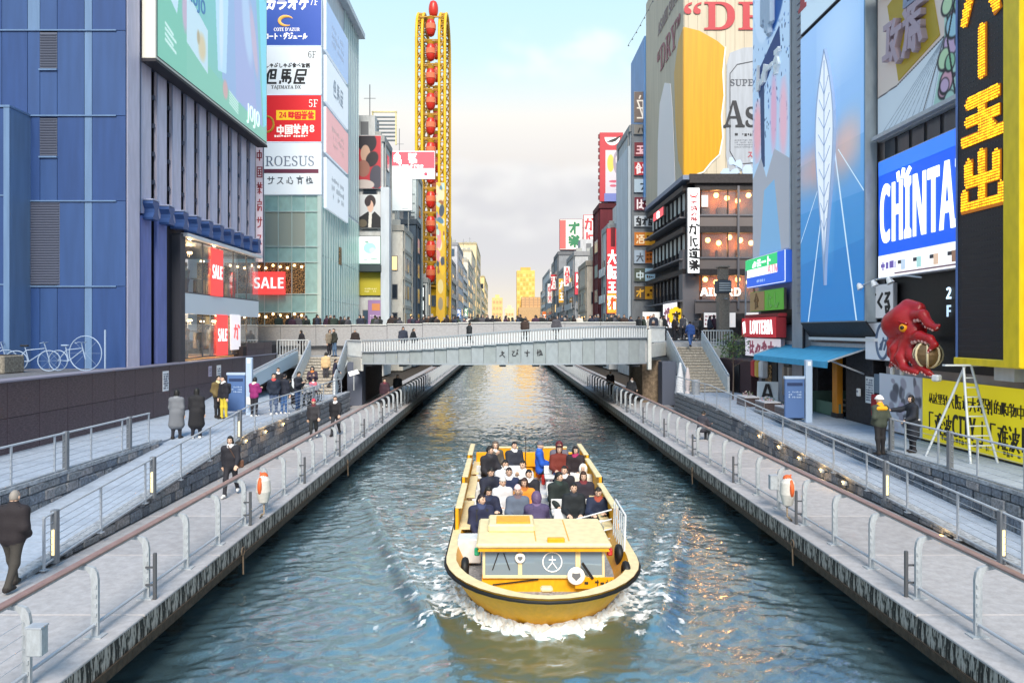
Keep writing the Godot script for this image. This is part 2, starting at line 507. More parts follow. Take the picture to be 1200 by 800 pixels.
func build_water() -> void:
	wave_a.seed = 3; wave_a.frequency = 0.42; wave_a.fractal_octaves = 3; wave_a.fractal_gain = 0.5
	wave_b.seed = 5; wave_b.frequency = 2.1; wave_b.fractal_octaves = 3; wave_b.fractal_gain = 0.55
	var m := StandardMaterial3D.new()
	m.resource_name = "canal water"
	m.albedo_color = Color(0.23, 0.385, 0.44).linear_to_srgb()
	m.roughness = 0.04; m.metallic_specular = 0.71; m.metallic = 0.84
	m.normal_enabled = true; m.normal_texture = grime("bump"); m.normal_scale = 0.6
	m.clearcoat_enabled = true; m.clearcoat = 1.0; m.clearcoat_roughness = 0.05
	m.uv1_triplanar = true; m.uv1_world_triplanar = true; m.uv1_scale = Vector3(1.1, 1.1, 2.0)
	var rows := []
	var d := 5.0
	while d < 128.0:
		rows.append(d)
		d += 0.07 if d < 32.0 else 0.07 + (d - 32.0) * 0.006
	for e in [140.0, 170.0, 230.0, 330.0, 470.0]: rows.append(e)
	var cols := []
	var x := -8.9
	while x < 10.0:
		cols.append(x)
		x += 0.11 if x > -6.6 and x < 7.6 else 0.4
	cols.append(10.0)
	var nc := cols.size()
	var v := PackedVector3Array(); var nn := PackedVector3Array(); var idx := PackedInt32Array()
	foam_noise.seed = 9; foam_noise.frequency = 1.6; foam_noise.fractal_octaves = 4
	var hs := PackedFloat32Array(); hs.resize(rows.size() * nc)
	for i in rows.size():
		for j in nc:
			hs[i * nc + j] = wave(cols[j], rows[i]) if rows[i] < 130.0 else 0.0
	for i in rows.size():
		for j in nc:
			v.append(Vector3(cols[j], hs[i * nc + j], -rows[i]))
			var i0 := maxi(i - 1, 0); var i1 := mini(i + 1, rows.size() - 1)
			var j0 := maxi(j - 1, 0); var j1 := mini(j + 1, nc - 1)
			var dx: float = (hs[i * nc + j1] - hs[i * nc + j0]) / (cols[j1] - cols[j0])
			var dz: float = -(hs[i1 * nc + j] - hs[i0 * nc + j]) / (rows[i1] - rows[i0])
			nn.append(Vector3(-dx, 1, -dz).normalized())
			if i > 0 and j > 0:
				var a := (i - 1) * nc + j - 1
				var b := i * nc + j - 1
				idx.append_array(PackedInt32Array([a, b, b + 1, a, b + 1, a + 1]))
	var arr := []; arr.resize(Mesh.ARRAY_MAX)
	arr[Mesh.ARRAY_VERTEX] = v; arr[Mesh.ARRAY_NORMAL] = nn; arr[Mesh.ARRAY_INDEX] = idx
	var am := ArrayMesh.new(); am.add_surface_from_arrays(Mesh.PRIMITIVE_TRIANGLES, arr)
	struct("canal_water", am, m)

# ------------------------------------------------------------------ ground, walks, ramps
const SIDE := {
	-1: {"edge": -5.8, "post": -6.12, "wall": -8.8, "upper": -11.1, "face": -14.3, "r0": 13.6, "r1": 25.5, "rail_end": 23.4},
	1: {"edge": 6.7, "post": 7.14, "wall": 9.9, "upper": 11.4, "face": 13.9, "r0": 14.2, "r1": 35.0, "rail_end": 22.2},
}
func ramp_y(s: int, d: float) -> float:
	var q: Dictionary = SIDE[s]
	return WALK + clampf((d - q.r0) / (q.r1 - q.r0), 0.0, 1.0) * (UPPER - WALK)

func span(called: String, m: Material, x0: float, x1: float, y0: float, y1: float, d0: float, d1: float, parent: Node = null) -> MeshInstance3D:
	var b := MB.new()
	b.box(Vector3((x0 + x1) / 2, (y0 + y1) / 2, -(d0 + d1) / 2), Vector3(absf(x1 - x0), y1 - y0, d1 - d0))
	if parent: return part(called, b.done(), m, parent)
	return struct(called, b.done(), m)

func build_ground() -> void:
	var concrete := mat("walk concrete", Color(0.69, 0.685, 0.70), 0.85, 0.0, "walk", Vector3(0.35, 0.35, 0.35), 0.12)
	var concrete_b := mat("walk concrete worn", Color(0.66, 0.655, 0.67), 0.85, 0.0, "walk", Vector3(0.23, 0.23, 0.23), 0.12)
	var fascia := mat("weathered fascia", Color(0.66, 0.65, 0.64), 0.9, 0.0, "stain", Vector3(1.3, 0.25, 1.3), 0.4)
	var beam := mat("quay beam", Color(0.30, 0.25, 0.20), 0.9, 0.0, "rough", Vector3(0.4, 0.4, 0.4), 0.4)
	var asphalt := mat("ground", Color(0.42, 0.42, 0.43), 0.9, 0.0, "rough", Vector3(0.2, 0.2, 0.2))
	var paver := mat("promenade paving", Color(0.66, 0.71, 0.78), 0.75, 0.0, "walk", Vector3(0.4, 0.4, 0.4), 0.06)
	var paver_b := mat("promenade paving darker", Color(0.63, 0.68, 0.75), 0.75, 0.0, "walk", Vector3(0.3, 0.3, 0.3), 0.1)
	for s in [-1, 1]:
		var q: Dictionary = SIDE[s]
		span("ground", asphalt, q.face - s * 0.2, s * 1500.0, 0.5, 1.9, -10, 1500)
		span("embankment_wall", beam, q.wall + s * 0.35, q.face, -1.5, 0.9, -8, 470)
		# the lower walk: a slab on piles with paving slabs and a stained edge
		var lw := span("lower_walk", concrete, q.edge + s * 0.14, q.wall + s * 0.4, 0.66, 0.97, -8, 200)
		var w: float = absf(q.wall - q.edge)
		for k in 62:
			var d := -4.0 + k * 3.2
			part("paving_slab", block(w, 0.06, 3.165, 0.012), concrete if (k * 7) % 3 else concrete_b, lw, Vector3((q.edge + q.wall) / 2, 0.972, -d - 1.6))
			part("fascia_panel", block(0.13, 0.33, 3.19), fascia, lw, Vector3(q.edge + s * 0.065, 0.80, -d - 1.6))
		part("edge_beam", block(0.3, 0.16, 204), beam, lw, Vector3(q.edge + s * 0.12, 0.56, -98))
		var k2 := 0
		while k2 < 40:
			var d2 := 2.0 + k2 * 3.2
			var b := MB.new()
			b.lathe(Vector3.ZERO, [Vector2(0.24, -2.2), Vector2(0.24, 0.5)], 10)
			if not meshes.has("pile"): meshes["pile"] = b.done()
			part("pile", meshes["pile"], beam, lw, Vector3(q.edge + s * 0.85, 0, -d2))
			k2 += 1
		# promenade and ramp
		var up := span("promenade", paver, q.upper, s * 15.0 if s > 0 else -15.2, 0.8, UPPER - 0.02, -8, 57)
		var pw: float = absf(q.face - q.upper)
		for k in 70:
			var d3 := 8.0 + k * 0.5
			part("paving_strip", block(pw, 0.04, 0.488), paver if (k * 5) % 4 else paver_b, up, Vector3((q.upper + q.face) / 2, UPPER - 0.02, -d3 - 0.25))
		var b2 := MB.new()
		var ra: float = q.wall + s * 0.22
		for e in [[q.r0, q.r1], [q.r1, 43.0]]:
			var ya := ramp_y(s, e[0]); var yb := ramp_y(s, e[1])
			b2.quad(Vector3(ra, ya, -e[0]), Vector3(q.upper, ya, -e[0]), Vector3(q.upper, yb, -e[1]), Vector3(ra, yb, -e[1]), Vector3.UP)
			b2.quad(Vector3(ra, ya, -e[0]), Vector3(ra, 0.7, -e[0]), Vector3(ra, 0.7, -e[1]), Vector3(ra, yb, -e[1]), Vector3(-s, 0, 0))
		b2.quad(Vector3(ra, 2.0, -43), Vector3(q.upper, 2.0, -43), Vector3(q.upper, 0.7, -43), Vector3(ra, 0.7, -43), Vector3(0, 0, -1))
		var rm := struct("ramp", b2.done(), paver_b)
		# the walk widens to the promenade's foot in front of the ramp
		span("lower_walk_apron", concrete, q.wall, q.upper, 0.6, 1.003, -8, q.r0 + 0.4)
		var nstrip := int((43.0 - q.r0 - 0.4) / 0.5)
		for k in nstrip:
			var d4: float = q.r0 + 0.4 + k * 0.5
			var sl := atan2(ramp_y(s, d4 + 0.5) - ramp_y(s, d4), 0.5)
			part("paving_strip", block(absf(q.upper - ra), 0.03, 0.488), paver if (k * 3) % 5 else paver_b, rm, Vector3((ra + q.upper) / 2, ramp_y(s, d4 + 0.25) + 0.004, -d4 - 0.25), Vector3(sl, 0, 0))
		retaining_wall(s, q.wall + s * 0.11, q.r0, 43.0, true)
		retaining_wall(s, q.upper, 8.0, q.r1 - 1.5, false)

# coursed rubble: every stone a piece of its own, in front of a plain core
func retaining_wall(s: int, x: float, d0: float, d1: float, by_ramp: bool) -> void:
	var stones := [mat("stone grey", Color(0.60, 0.62, 0.65), 0.9, 0.0, "rough", Vector3(0.9, 0.9, 0.9), 0.6), mat("stone blue", Color(0.54, 0.58, 0.64), 0.9, 0.0, "rough", Vector3(0.7, 0.7, 0.7), 0.6), mat("stone pale", Color(0.68, 0.68, 0.70), 0.9, 0.0, "rough", Vector3(0.8, 0.8, 0.8), 0.6), mat("stone dark", Color(0.46, 0.49, 0.54), 0.9, 0.0, "rough", Vector3(0.9, 0.9, 0.9), 0.6)]
	var core := mat("mortar", Color(0.28, 0.29, 0.31), 0.95)
	var side := "left" if s < 0 else "right"
	var o := thing("stone_wall", ("grey rubble stone wall between the %s lower walk and its ramp" if by_ramp else "low rubble stone wall between the %s ramp and the promenade above it") % side, "wall")
	var b := MB.new()
	b.quad(Vector3(x, WALK - 0.2, -d0), Vector3(x, WALK - 0.2, -d1), Vector3(x, UPPER if not by_ramp else ramp_y(s, d1), -d1), Vector3(x, UPPER if not by_ramp else ramp_y(s, d0), -d0), Vector3(-s, 0, 0))
	if by_ramp:
		b = MB.new()
		for e in [[d0, SIDE[s].r1], [SIDE[s].r1, d1]]:
			b.quad(Vector3(x, 0.8, -e[0]), Vector3(x, 0.8, -e[1]), Vector3(x, ramp_y(s, e[1]), -e[1]), Vector3(x, ramp_y(s, e[0]), -e[0]), Vector3(-s, 0, 0))
	part("core", b.done(), core, o)
	var r := RandomNumberGenerator.new(); r.seed = 11 + s
	var far := MB.new()
	for row in 4:
		var y0 := WALK + row * 0.25
		var d := d0 + r.randf() * 0.2
		while d < d1 - 0.2:
			var l := r.randf_range(0.28, 0.7)
			l = minf(l, d1 - d)
			var low := WALK if by_ramp else ramp_y(s, d)
			var high := ramp_y(s, d) if by_ramp else UPPER
			var a := maxf(y0, low); var e2 := minf(y0 + 0.25, high - 0.02)
			if e2 - a > 0.05:
				var hh := e2 - a - 0.02
				var at := Vector3(x - s * r.randf_range(0.0, 0.035), a + hh / 2 + 0.01, -d - l / 2)
				if d < 32.0:
					part("stone", block(0.12, snappedf(hh, 0.05), snappedf(l - 0.03, 0.08), 0.025), stones[r.randi() % 4], o, at, Vector3(r.randf_range(-0.04, 0.04), r.randf_range(-0.05, 0.05), 0))
				else:
					far.bevel(at, Vector3(0.12, hh, l - 0.02), 0.025)
			d += l
	if far.v.size():
		part("far_stones", far.done(), stones[0], o).set_meta("kind", "stuff")
	# the coping along the top
	var c := MB.new()
	var steps := [[d0, SIDE[s].r1], [SIDE[s].r1, d1]] if by_ramp else [[d0, d1]]
	for e in steps:
		var ya := (ramp_y(s, e[0]) if by_ramp else UPPER) + 0.02
		var yb := (ramp_y(s, e[1]) if by_ramp else UPPER) + 0.02
		c.bar(Vector3(x + s * 0.06, ya, -e[0]), Vector3(x + s * 0.06, yb, -e[1]), 0.28, 0.09)
	part("coping", c.done(), mat("coping stone", Color(0.74, 0.77, 0.81), 0.8, 0.0, "rough", Vector3(0.5, 0.5, 0.5)), o)

# ------------------------------------------------------------------ railings
func steel() -> StandardMaterial3D: return mat("galvanised steel", Color(0.74, 0.77, 0.81), 0.42, 0.3, "soft", Vector3(0.6, 0.6, 0.6))
func grey_paint() -> StandardMaterial3D: return mat("grey post paint", Color(0.70, 0.73, 0.76), 0.5, 0.1, "walk", Vector3(1.2, 0.5, 1.2))

# the quay railing: curved plate posts, a wooden hand rail, a pipe near the ground
func quay_railing(s: int) -> void:
	var q: Dictionary = SIDE[s]
	var side := "left" if s < 0 else "right"
	var o := thing("quay_railing", "long railing with brown wooden hand rail along the %s quay" % side, "railing")
	var x: float = q.post
	var xr: float = x + s * 0.2
	var wood := mat("hand rail wood", Color(0.60, 0.49, 0.47), 0.45, 0.0, "walk", Vector3(0.6, 0.6, 0.25), 0.15)
	part("hand_rail", block(0.125, 0.05, 131, 0.015), wood, o, Vector3(xr, 2.12, -62.5))
	part("rail_bracket", block(0.05, 0.03, 131), grey_paint(), o, Vector3(xr, 2.075, -62.5))
	if not meshes.has("quay post"):
		var b := MB.new()
		var pr := PackedVector2Array([Vector2(0.05, 0), Vector2(0.05, 0.86), Vector2(0.03, 0.97), Vector2(-0.01, 1.04), Vector2(-0.12, 1.07), Vector2(-0.26, 1.07), Vector2(-0.26, 1.02), Vector2(-0.12, 1.0), Vector2(-0.075, 0.94), Vector2(-0.055, 0.84), Vector2(-0.055, 0)])
		b.prism(pr, -0.028, 0.028)
		b.box(Vector3(0, 0.012, 0), Vector3(0.26, 0.024, 0.2))
		for k in 5: b.box(Vector3(0.02, 0.2 + k * 0.14, 0), Vector3(0.03, 0.05, 0.09))
		meshes["quay post"] = b.done()
	if not meshes.has("bar post"):
		var b := MB.new()
		b.bevel(Vector3(0.17, 0.40, 0.06), Vector3(0.06, 0.8, 0.05), 0.01)
		b.box(Vector3(0.09, 0.55, 0.06), Vector3(0.16, 0.03, 0.03)); b.box(Vector3(0.09, 0.25, 0.06), Vector3(0.16, 0.03, 0.03))
		meshes["bar post"] = b.done()
	var far := MB.new()
	var pipe := MB.new()
	for k in 75:
		var d := 4.75 + k * 1.6
		var turn := 0.0 if s < 0 else PI
		if d < 62.0:
			var p := part("post", meshes["quay post"], grey_paint(), o, Vector3(x, WALK, -d), Vector3(0, turn, 0))
			if k % 3 == 2 and d > 8.0:
				part("light_bar", meshes["bar post"], mat("dark bar", Color(0.33, 0.34, 0.36), 0.5, 0.3), p)
		else:
			far.box(Vector3(x, WALK + 0.5, -d), Vector3(0.15, 1.0, 0.07))
			far.box(Vector3(x + s * 0.13, WALK + 1.03, -d), Vector3(0.2, 0.05, 0.07))
	part("far_posts", far.done(), grey_paint(), o).set_meta("kind", "stuff")
	pipe.tube([Vector3(x, WALK + 0.19, 3), Vector3(x, WALK + 0.19, -125)], 0.026, 8)
	part("lower_pipe", pipe.done(), steel(), o)
	# wires on the first bays only, where they show
	for k in 4:
		var wire := MB.new()
		wire.tube([Vector3(x + s * 0.02, WALK + 0.36 + k * 0.17, 3), Vector3(x + s * 0.02, WALK + 0.36 + k * 0.17, -9.5 if s < 0 else -7.0)], 0.005, 5)
		part("wire", wire.done(), steel(), o)

# light steel railings of the ramps and the promenade
func wire_railing(label: String, s: int, x: float, d0: float, d1: float, gap: float, plates: Array, lamps: Array, on_ramp: bool) -> void:
	var o := thing("steel_railing", label, "railing")
	var runs := [[d0, d1]]
	if on_ramp and d1 > SIDE[s].r1: runs = [[d0, SIDE[s].r1], [SIDE[s].r1, d1]]
	var yof := func(d): return (ramp_y(s, d) if on_ramp else UPPER)
	for lev in [[1.0, 0.027, "hand_rail"], [0.10, 0.022, "bottom_rail"], [0.82, 0.007, "wire"], [0.68, 0.007, "wire"], [0.54, 0.007, "wire"], [0.40, 0.007, "wire"], [0.26, 0.007, "wire"]]:
		var b := MB.new()
		var path := [Vector3(x, yof.call(d0) + lev[0], -d0)]
		for e in runs: path.append(Vector3(x, yof.call(e[1]) + lev[0], -e[1]))
		b.tube(path, lev[1], 6 if lev[1] < 0.01 else 8)
		part(lev[2], b.done(), steel(), o)
	if not meshes.has("wire post"):
		var b := MB.new()
		b.bevel(Vector3(0, 0.5, 0), Vector3(0.035, 1.0, 0.06), 0.006)
		b.box(Vector3(0, 0.008, 0), Vector3(0.1, 0.016, 0.14))
		meshes["wire post"] = b.done()
		b = MB.new()
		b.bevel(Vector3(0, 0.52, 0), Vector3(0.12, 1.04, 0.13), 0.012)
		meshes["plate post"] = b.done()
	var d := d0
	while d <= d1 + 0.01:
		part("post", meshes["wire post"], steel(), o, Vector3(x, yof.call(d), -d))
		d += gap
	for e in plates: part("plate_post", meshes["plate post"], mat("plate grey", Color(0.46, 0.48, 0.51), 0.5, 0.3), o, Vector3(x, yof.call(e), -e))
	for e in lamps:
		var p := part("lamp_post", meshes["plate post"], mat("plate grey", Color(0.46, 0.48, 0.51), 0.5, 0.3), o, Vector3(x, yof.call(e), -e))
		part("lamp_strip", block(0.05, 0.5, 0.012), mat("lamp strip", Color(1.0, 0.88, 0.62), 0.4, 0.0, "", Vector3.ONE, 0.0, 0.45), p, Vector3(0, 0.42, 0.068))

func build_railings() -> void:
	quay_railing(-1); quay_railing(1)
	wire_railing("thin wire railing beside the left ramp, with lit bollard posts", -1, -8.72, 14.1, 40.1, 2.0, [], [14.45, 18.5, 24.6], true)
	wire_railing("thin wire railing beside the right ramp, with lit bollard posts", 1, 9.82, 14.0, 42.0, 2.0, [], [14.6, 19.0], true)
	wire_railing("short wire railing at the edge of the left promenade below the dark tiled wall", -1, -11.1, 8.6, 23.3, 1.63, [18.85, 22.05], [], false)
	wire_railing("short wire railing at the edge of the right promenade facing the yellow banner", 1, 11.4, 8.2, 22.0, 1.6, [18.9, 21.75], [], false)
	# lamps let into the stone walls
	for s in [-1, 1]:
		var nth := 0
		for d in ([29.5, 27.3, 25.2] if s < 0 else [28.4, 26.4, 24.6, 22.9, 21.4, 16.6]):
			var at := Vector3(SIDE[s].wall + s * 0.02, ramp_y(s, d) - 0.16, -d)
			var t := thing("wall_lamp", "small warm lamp let into the %s stone wall, %s from the bridge" % ["left" if s < 0 else "right", ["first", "second", "third", "fourth", "fifth", "sixth"][nth]], "lamp", at, 0.0, "lamps in the stone walls")
			nth += 1
			var b := MB.new()
			b.lathe(Vector3.ZERO, [Vector2(0.0, 0.05), Vector2(0.06, 0.04), Vector2(0.075, 0.0), Vector2(0.075, -0.06)], 10)
			part("housing", b.done(), grey_paint(), t, Vector3(-s * 0.04, 0.02, 0))
			var g := MB.new()
			g.lathe(Vector3.ZERO, [Vector2(0.0, 0.045), Vector2(0.035, 0.03), Vector2(0.045, 0.0), Vector2(0.0, -0.02)], 10)
			part("glowing_lens", g.done(), mat("warm lens", Color(1.0, 0.82, 0.5), 0.4, 0.0, "", Vector3.ONE, 0.0, 0.9), t, Vector3(-s * 0.10, 0.04, 0))
			var l := OmniLight3D.new()
			l.name = "light"; l.light_color = Color(1.0, 0.8, 0.5); l.light_energy = 0.035; l.omni_range = 6.0; l.omni_attenuation = 2.0; l.shadow_enabled = true; l.light_size = 0.04
			t.add_child(l); l.position = Vector3(-s * 0.2, 0.06, 0)

# ------------------------------------------------------------------ bridge
func front_d(x: float) -> float:                      # the bridge's front bows towards the camera
	return 43.0 + 0.012 * x * x + (0.03 * pow(maxf(x - 4.5, 0.0), 2.2) if x > 4.5 else 0.0)
func ramp_deck(x: float) -> float:                    # the front deck climbs from left to right
	return lerpf(4.02, 4.86, smoothstep(-9.0, 7.0, x))

func build_bridge() -> void:
	var o := thing("footbridge", "grey panelled footbridge across the canal with a slatted parapet", "bridge")
	var panel := mat("bridge panel", Color(0.60, 0.64, 0.67), 0.5, 0.1, "soft", Vector3(0.5, 0.3, 0.5))
	var panel_b := mat("bridge panel greener", Color(0.575, 0.615, 0.635), 0.5, 0.1, "soft", Vector3(0.4, 0.25, 0.4))
	var light := mat("bridge cream", Color(0.80, 0.81, 0.80), 0.7, 0.0, "soft", Vector3(0.5, 0.3, 0.5))
	var granite := mat("bridge granite", Color(0.66, 0.67, 0.69), 0.8, 0.0, "walk", Vector3(0.5, 0.5, 0.5))
	var dark := mat("bridge underside", Color(0.30, 0.31, 0.33), 0.9)
	var under := MB.new()
	under.box(Vector3(0.1, 4.25, -51.0), Vector3(17.2, 1.1, 13.0))
	under.box(Vector3(0, 4.3, -53.9), Vector3(30.0, 1.0, 7.0))
	part("deck", under.done(), granite, o)
	for k in 9:
		part("girder", block(0.4, 0.5, 12.5), dark, o, Vector3(-8.0 + k * 2.0, 3.68, -50.6))
	var x := -8.3
	var slats := MB.new()
	var rails := MB.new()
	var deckm := MB.new()
	var first := true
	var pts := []
	while x < 8.55:
		var x1 := x
		while Vector2(x1 - x, front_d(x1) - front_d(x)).length() < 0.72: x1 += 0.02
		x1 = minf(x1, 8.6)
		var a := Vector2(x, front_d(x)); var b := Vector2(x1, front_d(x1))
		var top := ramp_deck((x + x1) / 2) + 0.28
		var m := MB.new()
		var dir := (b - a).normalized()
		var l := a.distance_to(b) - 0.015
		var mid := (a + b) / 2
		var bas := Basis(Vector3(dir.x, 0, -dir.y), Vector3.UP, Vector3(dir.y, 0, dir.x))
		m.bevel(Vector3.ZERO, Vector3(l, top - 3.66, 0.06), 0.008)
		var p := part("side_panel", m.done(), panel if pts.size() % 2 else panel_b, o, Vector3(mid.x, (top + 3.66) / 2, -mid.y))
		p.basis = bas
		var name_at := ["え", "び", "す", "橋"]
		var i := pts.size() - 11
		if i >= 0 and i < 4:
			glyphs(p, name_at[i], Vector3(-0.2, 0.1 + 0.13, 0.03), Vector2(0.4, 0.42), 0.05, print_mat("2c2f36"), false, 0.02)
		deckm.quad(Vector3(a.x, top - 0.05, -a.y), Vector3(b.x, top - 0.05, -b.y), Vector3(b.x, top - 0.05, -46.5), Vector3(a.x, top - 0.05, -46.5), Vector3.UP)
		rails.bar(Vector3(a.x, top + 0.03, -a.y + 0.04), Vector3(b.x, top + 0.03 , -b.y + 0.04), 0.26, 0.06)
		rails.bar(Vector3(a.x, 3.64, -a.y), Vector3(b.x, 3.64, -b.y), 0.2, 0.08)
		pts.append(a)
		x = x1
	pts.append(Vector2(8.6, front_d(8.6)))
	# slats: flat upright blades, leaning outward, under a broad rail
	x = -8.3
	var prev := Vector3.ZERO
	while x <= 8.6:
		var y0 := ramp_deck(x) + 0.34
		var d := front_d(x)
		var g := Vector2(1.0, front_d(x + 0.05) - front_d(x - 0.05)).normalized()
		var nb := Basis(Vector3(1, 0, -(front_d(x + 0.05) - front_d(x - 0.05)) / 0.1).normalized(), Vector3.UP, Vector3.ZERO)
		nb.z = nb.x.cross(nb.y)
		var h := 0.62
		slats.box(Vector3(x, y0 + h / 2, -d + 0.02), Vector3(0.07, h, 0.10), nb)
		var now := Vector3(x, y0 + h + 0.03, -d + 0.04)
		if prev != Vector3.ZERO:
			rails.bar(prev, now, 0.22, 0.07)
			rails.bar(prev - Vector3(0, 0.36, 0.03), now - Vector3(0, 0.36, 0.03), 0.03, 0.03)
		prev = now
		x += 0.155
	part("ramp_deck", deckm.done(), granite, o)
	part("parapet_slats", slats.done(), mat("slat white", Color(0.80, 0.83, 0.85), 0.45, 0.2), o).set_meta("kind", "stuff")
	part("rails", rails.done(), mat("rail grey", Color(0.60, 0.64, 0.68), 0.45, 0.4), o)
	part("end_post", block(0.22, 2.4, 0.4, 0.02), light, o, Vector3(8.78, 4.45, -front_d(8.6) + 0.1))
	# the granite wall that separates the climbing deck from the street level behind
	for k in 12:
		var wx := -19.8 + k * 2.4
		part("parapet_block", block(2.385, 1.35, 0.35, 0.02), granite, o, Vector3(wx + 1.2, 5.22 + 0.20 * smoothstep(-14.0, 0.0, wx), -50.2))
		part("parapet_cap", block(2.385, 0.08, 0.5, 0.02), light, o, Vector3(wx + 1.2, 5.93 + 0.20 * smoothstep(-14.0, 0.0, wx), -50.2))
	# abutments
	var brown := mat("abutment brown", Color(0.38, 0.33, 0.31), 0.9, 0.0, "rough", Vector3(0.3, 0.3, 0.3))
	part("abutment", block(2.6, 3.0, 7.0), brown, o, Vector3(-10.35, 2.2, -52.2))
	part("abutment", block(1.2, 2.75, 5.0), mat("abutment tan", Color(0.62, 0.55, 0.47), 0.9, 0.0, "rough", Vector3(0.3, 0.3, 0.3)), o, Vector3(9.55, 2.3, -50.0))
	part("pier", block(0.9, 2.7, 1.2), mat("pier blue grey", Color(0.33, 0.36, 0.43), 0.85), o, Vector3(10.35, 2.3, -46.6))
	part("pier", block(0.9, 2.7, 1.2), mat("pier blue grey", Color(0.33, 0.36, 0.43), 0.85), o, Vector3(-9.1, 2.3, -46.2))
	# streets at bridge level on both banks
	var road := mat("street", Color(0.44, 0.44, 0.45), 0.9, 0.0, "rough", Vector3(0.2, 0.2, 0.2))
	span("street", road, -15.0, -60.0, 1.0, DECK, 45.5, 57.4)
	span("street", road, 15.0, 60.0, 1.0, DECK, 46.5, 57.4)

# stairs between white balustrades
func staircase(label: String, xa: float, xb: float, d0: float, d1: float, y1: float, shift: float) -> Node3D:
	var o := thing("stairs", label, "stairs")
	var tread := mat("stair stone", Color(0.80, 0.78, 0.74), 0.8, 0.0, "rough", Vector3(0.6, 0.6, 0.6))
	var white := mat("balustrade white", Color(0.80, 0.83, 0.85), 0.6, 0.0, "soft", Vector3(0.4, 0.4, 0.4))
	var nose := mat("stair nosing", Color(0.55, 0.54, 0.52), 0.8)
	var n := int(round((y1 - UPPER) / 0.16))
	var run := (d1 - d0) / n
	for k in n:
		var y := UPPER + (k + 1) * (y1 - UPPER) / n
		var t: float = (k + 0.5) / n
		var s := part("step", block(xb - xa, 0.12, run + 0.04), tread, o, Vector3((xa + xb) / 2 + shift * t, y - 0.06, -d0 - run * (k + 0.5)))
		part("riser", block(xb - xa - 0.02, 0.1, 0.03), nose, s, Vector3(0, -0.10, run / 2 - 0.05))
	var under := MB.new()
	under.prism(PackedVector2Array([Vector2(d0, UPPER - 0.1), Vector2(d1, y1 - 0.14), Vector2(d1, y1 - 0.6), Vector2(d0 + 1.2, UPPER - 0.1)]), xa + 0.05, xb - 0.05, Transform3D(Basis(Vector3(0, 0, -1), Vector3.UP, Vector3(1, 0, 0)), Vector3(shift * 0.5, 0, 0)))
	part("flight_slab", under.done(), white, o)
	for e in [xa, xb]:
		var b := MB.new()
		var f := Transform3D(Basis(Vector3(shift / (d1 - d0), 0, -1), Vector3.UP, Vector3(1, 0, 0)), Vector3(e - shift * d0 / (d1 - d0), 0, 0))
		b.prism(PackedVector2Array([Vector2(d0 - 0.2, UPPER), Vector2(d0 - 0.2, UPPER + 0.92), Vector2(d1, y1 + 0.92), Vector2(d1, y1 - 0.35), Vector2(d0 + 0.5, UPPER)]), -0.06, 0.06, f)
		var w := part("balustrade", b.done(), white, o)
		var r := MB.new()
		r.tube([f * Vector3(d0 - 0.25, UPPER + 1.02, 0), f * Vector3(d1, y1 + 1.02, 0)], 0.05, 8)
		part("hand_rail", r.done(), steel(), w)
	return o

# a level white railing of upright balusters over a pale wall
func baluster_rail(label: String, a: Vector3, e: Vector3, skirt: float) -> void:
	var o := thing("baluster_railing", label, "railing", a)
	var white := mat("balustrade white", Color(0.80, 0.83, 0.85), 0.6, 0.0, "soft", Vector3(0.4, 0.4, 0.4))
	var v := e - a
	var l := v.length()
	var turn := atan2(-v.z, v.x)
	o.rotation.y = turn
	part("rail", block(l, 0.07, 0.12, 0.02), white, o, Vector3(l / 2, 1.08, 0))
	part("bottom_rail", block(l, 0.06, 0.08), white, o, Vector3(l / 2, 0.12, 0))
	if skirt > 0.0: part("edge_panel", block(l, skirt, 0.16, 0.01), mat("bridge cream", Color(0.80, 0.81, 0.80), 0.7), o, Vector3(l / 2, -skirt / 2 + 0.04, 0))
	var n := int(l / 0.17)
	for k in n + 1:
		part("baluster", block(0.05, 0.92, 0.04), white, o, Vector3(k * l / n, 0.6, 0))

